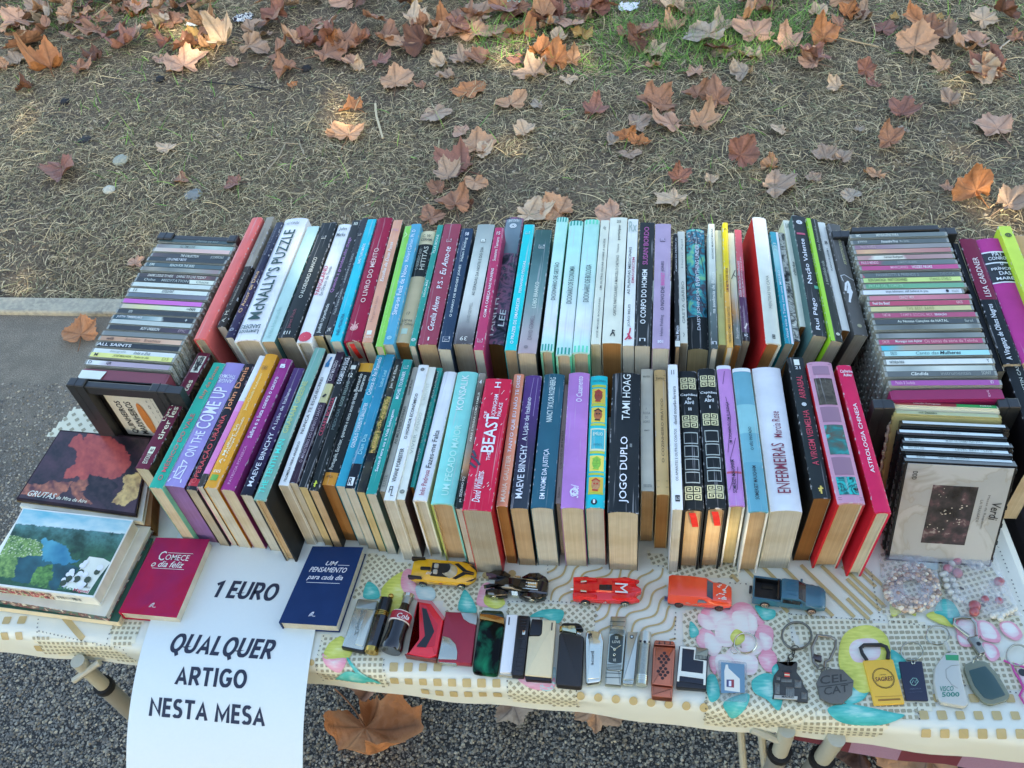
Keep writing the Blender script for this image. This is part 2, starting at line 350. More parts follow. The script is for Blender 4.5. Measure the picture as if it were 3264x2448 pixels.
_cp = [0]
def cpatch(zone, pts, kind, ang=0.0, pitch=.0064, fill=.58, dz=.0004):
    _cp[0] += 1; dz += .00003*_cp[0]
    P = [zat(zone, *p)[:2] for p in pts]; ca, sa = math.cos(ang), math.sin(ang)
    xs = [p[0] for p in P]; ys = [p[1] for p in P]; cx, cy = sum(xs)/len(xs), sum(ys)/len(ys); n = int(max(max(xs)-min(xs), max(ys)-min(ys))/pitch)+2
    key = {'grid': 'grey', 'big': 'tan', 'dots': 'tan'}.get(kind, 'tan'); out = PR[key]
    def put(poly):
        out.add([cloth_pt(x, y, dz+.0003) for x, y in poly], [tuple(range(len(poly)))])
    if kind == 'grid':                                           # the cream ground of the small checks
        g = PR['cream']; m = 24; x0, x1, y0, y1 = min(xs), max(xs), min(ys), max(ys)
        st = .004;
        for i in range(int((x1-x0)/st)+1):
            for j in range(int((y1-y0)/st)+1):
                x, y = x0+i*st, y0+j*st
                if inpoly(x+st/2, y+st/2, P): g.add([cloth_pt(a, c, dz) for a, c in ((x, y), (x+st, y), (x+st, y+st), (x, y+st))], [(0, 1, 2, 3)])
    if kind in ('grid', 'big', 'dots'):
        for i in range(-n, n+1):
            for j in range(-n, n+1):
                u, v = i*pitch, j*pitch
                x, y = cx+u*ca-v*sa, cy+u*sa+v*ca
                if not inpoly(x, y, P): continue
                h = pitch*fill/2*(1+random.uniform(-.06, .06))
                if kind == 'dots': put([(x+h*math.cos(t*math.pi/5), y+h*math.sin(t*math.pi/5)) for t in range(10)])
                else: put([(x+q*h*ca-w*h*sa, y+q*h*sa+w*h*ca) for q, w in ((-1, -.8), (-.8, -1), (.8, -1), (1, -.8), (1, .8), (.8, 1), (-.8, 1), (-1, .8))])
    else:                                                        # stripes, straight or wavy
        step = .003
        for i in range(-n*4, n*4+1):
            u = i*pitch
            if abs(u) > .4: continue
            for j in range(-120, 121):
                def pt(v, o):
                    uu = u+o+(.004*math.sin(v*150+u*9)+.0022*math.sin(v*67) if kind == 'wave' else .0)
                    return (cx+uu*ca-v*sa, cy+uu*sa+v*ca)
                v0, v1 = j*step, (j+1)*step; m = pt((v0+v1)/2, 0)
                if inpoly(m[0], m[1], P):
                    h = pitch*fill/2; put([pt(v0, -h), pt(v0, h), pt(v1, h), pt(v1, -h)])
def stitches(zone, pts, step=.0052):
    P = [zat(zone, *p) for p in pts]; out = PR['stitch']
    for a, c in zip(P, P[1:]):
        d = c-a; n = max(1, int(d.length/step)); t = d.normalized()
        for i in range(n):
            p = a+d*((i+.5)/n); an = math.atan2(t.y, t.x)
            for s in (.7, -.7):
                if random.random() < .12: continue
                q = an+s; h = .0011; w = .00028; ux, uy = math.cos(q), math.sin(q)
                out.add([cloth_pt(p.x+sx*h*ux-sy*w*uy, p.y+sx*h*uy+sy*w*ux, .0018) for sx, sy in ((-1, -1), (1, -1), (1, 1), (-1, 1))], [(0, 1, 2, 3)])
# left of the paper
cpatch(0, [(-60, 1880), (118, 1900), (92, 2080), (-60, 2060)], 'big', .05, .020, .52)
cpatch(0, [(135, 1960), (345, 1975), (330, 2050), (120, 2008)], 'stripe', .9, .042, .18)
cpatch(0, [(100, 2025), (330, 2055), (420, 2055), (470, 1960), (380, 1930), (360, 1990), (350, 2050), (385, 2140), (85, 2100)], 'grid', .02)
stitches(0, [(125, 1970), (118, 2020), (90, 2090)]); stitches(0, [(120, 2010), (335, 2055), (385, 2060), (385, 2130)]); stitches(0, [(365, 1990), (335, 2055)])
cpatch(0, [(236, 1300), (330, 1330), (310, 1400), (150, 1390)], 'grid', .75, .013, .45)
# between the blue book and the yellow car
cpatch(13, [(560, 60), (830, 150), (985, 190), (980, 330), (1030, 420), (1500, 400), (1640, 330), (1600, 640), (1350, 680), (1290, 560), (1000, 470), (720, 500), (400, 530)], 'grid', .72)
cpatch(13, [(1650, 310), (1760, 330), (1720, 700), (1600, 700), (1450, 650)], 'grid', .05)
cpatch(13, [(60, 1040), (100, 880), (560, 1040), (700, 1130), (700, 1440), (640, 1470), (0, 1430), (20, 1180)], 'grid', .03)
stitches(13, [(110, 890), (60, 1040), (0, 1300), (-10, 1460)]); stitches(13, [(710, 1130), (700, 1460)])
cpatch(13, [(-70, 940), (60, 930), (0, 1190), (-20, 1400), (-100, 1400)], 'dots', .3, .021, .33)
cpatch(13, [(715, 1120), (1000, 1140), (1600, 1280), (1960, 1330), (1940, 1640), (1800, 1640), (715, 1470)], 'big', .02, .0172, .56)
stitches(13, [(1950, 1330), (1940, 1600)]); stitches(13, [(1650, 320), (1790, 330)]); stitches(13, [(1970, 560), (1960, 720)])
cpatch(13, [(1600, 240), (1900, 260), (2350, 270), (2350, 310), (1800, 330)], 'dots', .1, .032, .3)
cpatch(14, [(60, 570), (440, 590), (960, 610), (930, 830), (880, 880), (540, 780), (300, 700), (60, 690)], 'grid', .72)
cpatch(14, [(60, 1330), (240, 1370), (530, 1400), (760, 1430), (750, 1720), (60, 1640)], 'grid', .74)
stitches(14, [(40, 570), (450, 560), (940, 600), (930, 830), (900, 900)]); stitches(14, [(750, 1430), (740, 1720)]); stitches(14, [(460, 180), (465, 340)])
cpatch(14, [(470, 190), (1450, 240), (1700, 230), (1640, 480), (1700, 650), (1750, 660), (1740, 900), (1740, 950), (1000, 900), (930, 820), (950, 600), (450, 540)], 'wave', -.72, .0125, .20)
cpatch(14, [(1460, 60), (1700, 110), (1850, 200), (2260, 160), (2400, 160), (2370, 330), (2060, 320), (1680, 300), (1640, 200), (1500, 200)], 'grid', .40)
stitches(14, [(1500, 205), (1700, 215)]); stitches(14, [(1750, 660), (1740, 960)])
P_ = [(790+i*178, 1500+i*17) for i in range(8)]
for x, y in P_:
    p = zat(14, x, y); PR['tan'].add([cloth_pt(p.x+.0047*math.cos(t*.5236), p.y+.0047*math.sin(t*.5236), .0018) for t in range(12)], [tuple(range(12))])
cpatch(15, [(-60, 620), (390, 560), (600, 590), (930, 640), (950, 900), (1100, 1000), (1300, 1500), (1100, 1640), (900, 1800), (150, 1760), (150, 1380), (240, 1060), (-60, 940)], 'grid', .55)
cpatch(15, [(940, 660), (1629, 700), (1900, 760), (2300, 900), (2300, 1550), (1900, 1600), (1800, 1900), (900, 1830), (1100, 1640), (1300, 1500)], 'grid', .04)
stitches(15, [(150, 1370), (150, 1640)]); stitches(15, [(150, 1620), (420, 1680), (900, 1780)]); stitches(15, [(930, 620), (945, 720), (970, 930)]); stitches(15, [(930, 650), (1640, 705)]); stitches(15, [(350, 355), (600, 370)]); stitches(15, [(375, 180), (395, 330)])
cpatch(15, [(400, 190), (1629, 190), (1800, 250), (1900, 560), (1660, 690), (940, 640), (600, 560), (560, 360), (390, 340)], 'stripe', .66, .0185, .24)
cpatch(16, [(0, 300), (240, 330), (300, 780), (0, 740)], 'stripe', .66, .0185, .24)
stitches(16, [(210, 330), (230, 470), (290, 760)]); stitches(16, [(0, 760), (300, 770), (700, 820)]); stitches(16, [(730, 1330), (1060, 1350), (1559, 1420)]); stitches(16, [(600, 1480), (640, 1660)]); stitches(16, [(1270, 20), (1340, 150), (1440, 400), (1520, 620), (1600, 800)])
cpatch(16, [(290, 600), (400, 700), (700, 800), (900, 900), (1500, 1160), (1559, 1380), (1060, 1330), (720, 1310), (500, 1500), (630, 1640), (400, 1620), (250, 1500), (200, 1300), (380, 1000), (380, 840)], 'grid', .04)
cpatch(16, [(300, 100), (620, 110), (900, 200), (1200, 200), (1500, 700), (1559, 900), (1200, 800), (900, 700), (300, 500)], 'grid', .3)
cpatch(16, [(620, 1500), (740, 1370), (1559, 1440), (1700, 1600), (1700, 1900), (640, 1850)], 'big', .03, .0185, .5)
for k, h in (('cream', CREAM), ('grey', GREIGE), ('tan', TAN), ('stitch', BLK)):
    PR[k].build({'cream': 'check_ground', 'grey': 'small_checks', 'tan': 'tan_print', 'stitch': 'printed_stitches'}[k], M(h, .4, mott=.08, sc_=60), cloth, True)['kind'] = 'stuff'
# flowers, fruit and leaves of the print
def print_mat(cin, cmid, crim, fine=90):
    """printed petal or leaf: one colour at its heart running into another at its rim, with brush streaks and a thin outline"""
    m, N, L, b = newmat('print_'+cmid); tc = N.new('ShaderNodeTexCoord'); at_ = N.new('ShaderNodeAttribute'); at_.attribute_name = 'rim'; mp = N.new('ShaderNodeMapping'); L.new(tc.outputs['Object'], mp.inputs[0]); mp.inputs['Rotation'].default_value = (0, 0, .7); mp.inputs['Scale'].default_value = (1, 4.5, 1)
    no = N.new('ShaderNodeTexNoise'); no.inputs['Scale'].default_value = fine; no.inputs['Detail'].default_value = 4; L.new(mp.outputs[0], no.inputs[0]); big = N.new('ShaderNodeTexNoise'); big.inputs['Scale'].default_value = 32; L.new(tc.outputs['Object'], big.inputs[0])
    rw = N.new('ShaderNodeMath'); rw.operation = 'MULTIPLY'; rw.inputs[1].default_value = .38; m1 = N.new('ShaderNodeMath'); m1.operation = 'MULTIPLY_ADD'; L.new(no.outputs[0], m1.inputs[0]); m1.inputs[1].default_value = .7; L.new(at_.outputs['Fac'], rw.inputs[0]); L.new(rw.outputs[0], m1.inputs[2]); m2 = N.new('ShaderNodeMath'); m2.operation = 'MULTIPLY_ADD'; L.new(big.outputs[0], m2.inputs[0]); m2.inputs[1].default_value = .7; L.new(m1.outputs[0], m2.inputs[2])
    mr = N.new('ShaderNodeMapRange'); mr.inputs[1].default_value = .55; mr.inputs[2].default_value = 1.25; L.new(m2.outputs[0], mr.inputs[0]); rp = N.new('ShaderNodeValToRGB'); el = rp.color_ramp.elements; el.new(.5)
    for e, (p, h) in zip(el, ((.1, cin), (.5, cmid), (.9, crim))): e.position = p; e.color = alb(h)
    L.new(mr.outputs[0], rp.inputs[0]); L.new(rp.outputs[0], b.inputs['Base Color']); b.inputs['Roughness'].default_value = .38; return m
TEALP = print_mat('9ccdd0', '4fb0b2', '2f9a9c'); YELP = print_mat('d3d79a', 'c3ca68', 'a9b34e'); PINKP = print_mat('d8cdd5', 'd3a0b8', 'c7829f'); PALEP = print_mat('dadde0', 'd3d0d9', 'c9b3c5', 60); BLUEP = print_mat('bfd2da', 'a9c6d2', '8fb5c5')
_lay = [0]
def blob(zone, pts, mat, name, smoothn=4):
    """a printed shape: closed smooth outline"""
    _lay[0] += 1; dz = .0019+.000015*_lay[0]; n = len(pts); P = [zat(zone, *p) for p in pts]; out = []
    for i in range(n):
        p0, p1, p2, p3 = P[i-1], P[i], P[(i+1) % n], P[(i+2) % n]
        for k in range(smoothn):
            t = k/smoothn; q = .5*((2*p1)+(p2-p0)*t+(2*p0-5*p1+4*p2-p3)*t*t+(3*p1-p0-3*p2+p3)*t**3); out.append(q)
    c = sum(out, Vector())/len(out); vs = []; m = len(out); rim = []
    for k in (0.0, .35, .7, .9, 1.0):
        for q in out: rim.append(k); r_ = c+(q-c)*k; vs.append(cloth_pt(r_.x, r_.y, dz))
    fs = [(k*m+i, k*m+(i+1) % m, (k+1)*m+(i+1) % m, (k+1)*m+i) for k in range(4) for i in range(m)]
    o = MB().add(vs, fs).build(name, mat, cloth, True); a_ = o.data.attributes.new('rim', 'FLOAT', 'POINT'); a_.data.foreach_set('value', np.array(rim, np.float32))
blob(13, [(680, 480), (760, 350), (920, 260), (1000, 330), (960, 640), (760, 680)], YELP, 'printed_fruit'); blob(13, [(905, 265), (985, 250), (1040, 420), (1080, 560), (940, 500), (880, 400)], PINKP, 'printed_fruit')
blob(13, [(1030, 415), (1200, 430), (1220, 540), (1080, 560)], BLUEP, 'printed_fruit'); blob(13, [(500, 520), (545, 370), (640, 420), (668, 520), (600, 545)], TEALP, 'printed_leaf')
blob(13, [(1455, 620), (1490, 500), (1530, 450), (1610, 560), (1640, 680), (1490, 670)], TEALP, 'printed_leaf'); blob(13, [(1650, 520), (1700, 400), (1790, 390), (1930, 560), (1760, 620), (1650, 600)], PINKP, 'printed_fruit')
blob(13, [(1720, 520), (1800, 450), (1930, 570), (1850, 640), (1730, 600)], YELP, 'printed_fruit'); blob(13, [(150, 1000), (240, 930), (300, 925), (390, 1060), (340, 1140), (200, 1150), (100, 1120)], YELP, 'printed_fruit')
blob(13, [(95, 1090), (160, 1140), (330, 1140), (280, 1240), (210, 1258), (110, 1180)], PINKP, 'printed_fruit'); blob(13, [(150, 1385), (240, 1290), (340, 1250), (470, 1290), (580, 1370), (500, 1380), (440, 1405), (260, 1400)], TEALP, 'printed_leaf')
blob(13, [(335, 1140), (355, 1140), (430, 1240), (620, 1370), (600, 1400), (410, 1260)], TEALP, 'printed_leaf', 2)
blob(14, [(280, 720), (420, 650), (620, 660), (570, 790), (420, 730)], TEALP, 'printed_leaf'); blob(14, [(170, 1330), (240, 1400), (360, 1440), (520, 1430), (520, 1300), (400, 1250)], PINKP, 'printed_fruit'); blob(14, [(380, 1430), (520, 1430), (540, 1230), (450, 1300)], BLUEP, 'printed_fruit')
for q in ([(440, 545), (560, 560), (650, 680), (700, 740), (560, 760), (400, 700), (370, 620)], [(70, 830), (140, 780), (240, 860), (250, 1010), (130, 990), (60, 920)], [(610, 850), (660, 750), (780, 800), (760, 1000), (700, 1030), (600, 960)], [(260, 620), (400, 600), (420, 760), (300, 740)], [(640, 1050), (760, 990), (820, 1080), (790, 1190), (700, 1180)], [(180, 1060), (260, 1050), (240, 1220), (190, 1160)], [(110, 610), (220, 590), (300, 660), (200, 760), (110, 740)]): blob(15, q, PINKP, 'printed_petal')
for q in ([(400, 640), (520, 625), (610, 720), (600, 850), (480, 880), (400, 780)], [(200, 610), (330, 640), (380, 760), (260, 800), (190, 720)], [(270, 710), (380, 700), (420, 840), (380, 960), (260, 930), (230, 800)], [(140, 830), (240, 870), (300, 960), (230, 1050), (150, 1000)], [(490, 840), (620, 870), (690, 960), (620, 1040), (500, 1010)], [(400, 960), (560, 1010), (640, 1100), (600, 1220), (440, 1200), (330, 1060)], [(250, 1040), (380, 1050), (440, 1180), (300, 1260), (240, 1160)], [(80, 650), (180, 680), (250, 790), (160, 800), (80, 740)], [(540, 640), (620, 690), (630, 800), (560, 820)], [(650, 830), (760, 870), (770, 960), (690, 990)]): blob(15, q, PALEP, 'printed_petal')
blob(15, [(380, 850), (430, 795), (500, 830), (510, 900), (440, 945), (385, 900)], YELP, 'printed_fruit')
for q in ([(0, 720), (70, 790), (75, 850), (0, 870)], [(170, 1230), (240, 1240), (280, 1420), (190, 1470), (150, 1340)], [(320, 1470), (540, 1400), (540, 1500), (420, 1620), (350, 1560)], [(600, 1260), (700, 1210), (800, 1240), (830, 1350), (870, 1450), (830, 1550), (720, 1460), (610, 1400), (575, 1320)], [(610, 570), (720, 600), (800, 620), (790, 690), (700, 710), (650, 660)], [(770, 1160), (820, 1120), (830, 1210), (780, 1230)], [(1290, 1550), (1450, 1500), (1629, 1520), (1900, 1580), (2020, 1610), (1800, 1680), (1450, 1660)], [(1300, 1380), (1540, 1330), (1700, 1300), (1640, 1450), (1480, 1500)]): blob(15, q, TEALP, 'printed_leaf')
blob(15, [(1420, 900), (1520, 790), (1700, 760), (1850, 860), (1890, 1060), (1860, 1280), (1640, 1400), (1500, 1300), (1400, 1130)], YELP, 'printed_fruit'); blob(15, [(1500, 960), (1580, 890), (1760, 900), (1780, 1060), (1600, 1110), (1520, 1070)], PALEP, 'printed_fruit')
blob(16, [(380, 1040), (440, 1060), (520, 1140), (500, 1220), (450, 1300), (400, 1180)], TEALP, 'printed_leaf')
blob(16, [(370, 640), (420, 560), (580, 640), (600, 740), (510, 690), (400, 745)], YELP, 'printed_fruit'); blob(16, [(690, 730), (800, 700), (940, 830), (800, 800)], YELP, 'printed_fruit'); blob(16, [(760, 700), (830, 590), (930, 620), (1000, 760), (940, 830), (850, 740)], TEALP, 'printed_leaf'); blob(16, [(450, 200), (560, 180), (760, 230), (790, 330), (640, 300)], BLUEP, 'printed_leaf')
for q, s in (([(970, 760), (1100, 750), (1180, 850), (1100, 1000), (960, 880)], 0), ([(1150, 780), (1260, 800), (1340, 900), (1330, 970), (1200, 950), (1160, 880)], 0), ([(1340, 800), (1450, 790), (1540, 900), (1480, 955), (1370, 890)], 0), ([(1190, 970), (1300, 1000), (1340, 1090), (1270, 1140), (1200, 1060)], 0), ([(960, 900), (1020, 930), (1110, 1000), (1000, 1000)], 0)):
    blob(16, q, PINKP, 'printed_petal'); cx = sum(a for a, _ in q)/len(q); cy = sum(a for _, a in q)/len(q); blob(16, [(cx+(a-cx)*.75-6, cy+(c-cy)*.75-8) for a, c in q], PALEP, 'printed_petal')
def pv(p): return p-.15*p*(1-p)                      # fraction measured in the picture -> fraction of the length
PAGES = {}
def pages(k):
    if k in PAGES: return PAGES[k]
    h = {'w': 'b7bbbf', 'c': 'bbb7ae', 't': 'ae9d89', 'o': '98724a', 'g': '9c9b98', 'p': '7c64a5', 'b': '805c38', 'y': 'b9af90'}[k]
    m, N, L, b = newmat('paper_edge_'+h); tc = N.new('ShaderNodeTexCoord'); mp = N.new('ShaderNodeMapping'); mp.inputs['Scale'].default_value = (900, 40, 7); L.new(tc.outputs['Object'], mp.inputs[0])
    no = N.new('ShaderNodeTexNoise'); no.inputs['Scale'].default_value = 1; no.inputs['Detail'].default_value = 4; L.new(mp.outputs[0], no.inputs[0])
    n2 = N.new('ShaderNodeTexNoise'); n2.inputs['Scale'].default_value = 22; n2.inputs['Detail'].default_value = 3; L.new(tc.outputs['Object'], n2.inputs[0])
    mx = N.new('ShaderNodeMix'); mx.data_type = 'RGBA'; L.new(no.outputs[0], mx.inputs[0]); c = alb(h)
    mx.inputs[6].default_value = tuple(x*.68 for x in c[:3])+(1,); mx.inputs[7].default_value = tuple(min(.85, x*1.16) for x in c[:3])+(1,)
    m2 = N.new('ShaderNodeMix'); m2.data_type = 'RGBA'; m2.blend_type = 'MULTIPLY'; rp = N.new('ShaderNodeValToRGB'); rp.color_ramp.elements[0].position = .35; rp.color_ramp.elements[0].color = (.80, .74, .64, 1); rp.color_ramp.elements[1].position = .6; rp.color_ramp.elements[1].color = (1, 1, 1, 1)
    m2.inputs[0].default_value = .8; L.new(n2.outputs[0], rp.inputs[0]); L.new(mx.outputs[2], m2.inputs[6]); L.new(rp.outputs[0], m2.inputs[7])
    L.new(m2.outputs[2], b.inputs['Base Color']); b.inputs['Roughness'].default_value = .9; b.inputs['Specular IOR Level'].default_value = .2
    bp = N.new('ShaderNodeBump'); bp.inputs['Strength'].default_value = .6; bp.inputs['Distance'].default_value = .0006; L.new(no.outputs[0], bp.inputs['Height']); L.new(bp.outputs[0], b.inputs['Normal'])
    PAGES[k] = m; return m
def cover(spec, w, Ln, D, rough=.36, seed=0):
    """printed cover: spec is a colour, g:/c: a smooth/hard sequence along the length, n: two mottled colours"""
    m, N, L, b = newmat('cover'); tc = N.new('ShaderNodeTexCoord'); sp = N.new('ShaderNodeSeparateXYZ'); L.new(tc.outputs['Object'], sp.inputs[0])
    kind = spec[0] if spec[1:2] == ':' else ''
    if kind in ('g', 'c'):
        mr = N.new('ShaderNodeMapRange'); mr.inputs[2].default_value = Ln; L.new(sp.outputs['Y'], mr.inputs[0]); rp = N.new('ShaderNodeValToRGB'); rp.color_ramp.interpolation = 'CONSTANT' if kind == 'c' else 'LINEAR'
        st = [s.split('@') for s in spec[2:].split(',')]; el = rp.color_ramp.elements
        while len(el) < len(st): el.new(.5)
        for e, (h, p) in zip(el, sorted(st, key=lambda q: float(q[1]))): e.position = pv(float(p));
        for e, (h, p) in zip(el, sorted(st, key=lambda q: float(q[1]))): e.color = alb(h)
        src = mr.outputs[0]
        if kind == 'g':
            nn = N.new('ShaderNodeTexNoise'); nn.inputs['Scale'].default_value = 30; L.new(tc.outputs['Object'], nn.inputs[0]); ma = N.new('ShaderNodeMath'); ma.operation = 'MULTIPLY_ADD'; L.new(nn.outputs[0], ma.inputs[0]); ma.inputs[1].default_value = .12
            mb_ = N.new('ShaderNodeMath'); mb_.operation = 'SUBTRACT'; L.new(src, mb_.inputs[0]); mb_.inputs[1].default_value = .06; L.new(mb_.outputs[0], ma.inputs[2]); src = ma.outputs[0]
        L.new(src, rp.inputs[0]); col = rp.outputs[0]
    elif kind == 'n':
        a = spec[2:].split(','); no = N.new('ShaderNodeTexNoise'); no.inputs['Scale'].default_value = float(a[-1]); no.inputs['Detail'].default_value = 5; no.inputs['Distortion'].default_value = 1.2; no.noise_dimensions = '4D'; no.inputs['W'].default_value = seed*3.1
        L.new(tc.outputs['Object'], no.inputs[0]); rp = N.new('ShaderNodeValToRGB'); cs = a[:-1]; el = rp.color_ramp.elements
        while len(el) < len(cs): el.new(.5)
        for i, (e, h) in enumerate(zip(el, cs)): e.position = .36+.3*i/max(1, len(cs)-1)
        for e, h in zip(el, cs): e.color = alb(h)
        L.new(no.outputs[0], rp.inputs[0]); col = rp.outputs[0]
    else:
        rgb = N.new('ShaderNodeRGB'); rgb.outputs[0].default_value = alb(spec); col = rgb.outputs[0]
    mo = N.new('ShaderNodeTexNoise'); mo.inputs['Scale'].default_value = 38; mo.inputs['Detail'].default_value = 6; mo.noise_dimensions = '4D'; mo.inputs['W'].default_value = seed*1.7; L.new(tc.outputs['Object'], mo.inputs[0])
    rr = N.new('ShaderNodeMapRange'); rr.inputs[1].default_value = .3; rr.inputs[2].default_value = .7; rr.inputs[3].default_value = .88; rr.inputs[4].default_value = 1.06; L.new(mo.outputs[0], rr.inputs[0])
    mu = N.new('ShaderNodeMix'); mu.data_type = 'RGBA'; mu.blend_type = 'MULTIPLY'; mu.inputs[0].default_value = 1; L.new(col, mu.inputs[6]); L.new(rr.outputs[0], mu.inputs[7])
    # worn edges and corners, where the print has rubbed off
    def mabs(sock, c, half):
        a = N.new('ShaderNodeMath'); a.operation = 'SUBTRACT'; L.new(sock, a.inputs[0]); a.inputs[1].default_value = c
        a2 = N.new('ShaderNodeMath'); a2.operation = 'ABSOLUTE'; L.new(a.outputs[0], a2.inputs[0])
        r_ = N.new('ShaderNodeMapRange'); r_.inputs[1].default_value = half-.0013; r_.inputs[2].default_value = half; L.new(a2.outputs[0], r_.inputs[0]); return r_.outputs[0]
    mxx = N.new('ShaderNodeMath'); mxx.operation = 'MAXIMUM'; L.new(mabs(sp.outputs['X'], 0, w/2), mxx.inputs[0]); L.new(mabs(sp.outputs['Y'], Ln/2, Ln/2), mxx.inputs[1])
    wn = N.new('ShaderNodeTexNoise'); wn.inputs['Scale'].default_value = 210; wn.noise_dimensions = '4D'; wn.inputs['W'].default_value = seed; L.new(tc.outputs['Object'], wn.inputs[0])
    th = N.new('ShaderNodeMapRange'); th.inputs[1].default_value = .55; th.inputs[2].default_value = .66; L.new(wn.outputs[0], th.inputs[0])
    top_ = N.new('ShaderNodeMath'); top_.operation = 'GREATER_THAN'; L.new(sp.outputs['Z'], top_.inputs[0]); top_.inputs[1].default_value = D-.004
    wm = N.new('ShaderNodeMath'); wm.operation = 'MULTIPLY'; L.new(mxx.outputs[0], wm.inputs[0]); L.new(th.outputs[0], wm.inputs[1])
    w2 = N.new('ShaderNodeMath'); w2.operation = 'MULTIPLY'; L.new(wm.outputs[0], w2.inputs[0]); L.new(top_.outputs[0], w2.inputs[1])
    mpc = N.new('ShaderNodeMapping'); mpc.inputs['Scale'].default_value = (330, 9, 3); mpc.inputs['Location'].default_value = (seed, seed, 0); L.new(tc.outputs['Object'], mpc.inputs[0]); cn = N.new('ShaderNodeTexNoise'); cn.inputs['Scale'].default_value = 1; cn.inputs['Detail'].default_value = 3; L.new(mpc.outputs[0], cn.inputs[0])
    cr = N.new('ShaderNodeMapRange'); cr.inputs[1].default_value = .62; cr.inputs[2].default_value = .70; cr.inputs[4].default_value = .38; L.new(cn.outputs[0], cr.inputs[0]); ct = N.new('ShaderNodeMath'); ct.operation = 'MULTIPLY'; L.new(cr.outputs[0], ct.inputs[0]); L.new(top_.outputs[0], ct.inputs[1])
    w3 = N.new('ShaderNodeMath'); w3.operation = 'MAXIMUM'; L.new(w2.outputs[0], w3.inputs[0]); L.new(ct.outputs[0], w3.inputs[1])
    mw = N.new('ShaderNodeMix'); mw.data_type = 'RGBA'; L.new(w3.outputs[0], mw.inputs[0]); L.new(mu.outputs[2], mw.inputs[6]); mw.inputs[7].default_value = (.6, .57, .52, 1)
    L.new(mw.outputs[2], b.inputs['Base Color'])
    r2 = N.new('ShaderNodeMapRange'); r2.inputs[3].default_value = rough-.08; r2.inputs[4].default_value = rough+.16; L.new(mo.outputs[0], r2.inputs[0]); L.new(r2.outputs[0], b.inputs['Roughness']); b.inputs['Specular IOR Level'].default_value = .12
    bp = N.new('ShaderNodeBump'); bp.inputs['Strength'].default_value = .25; bp.inputs['Distance'].default_value = .0012; L.new(mo.outputs[0], bp.inputs['Height']); L.new(bp.outputs[0], b.inputs['Normal'])
    return m
BOOKS = []
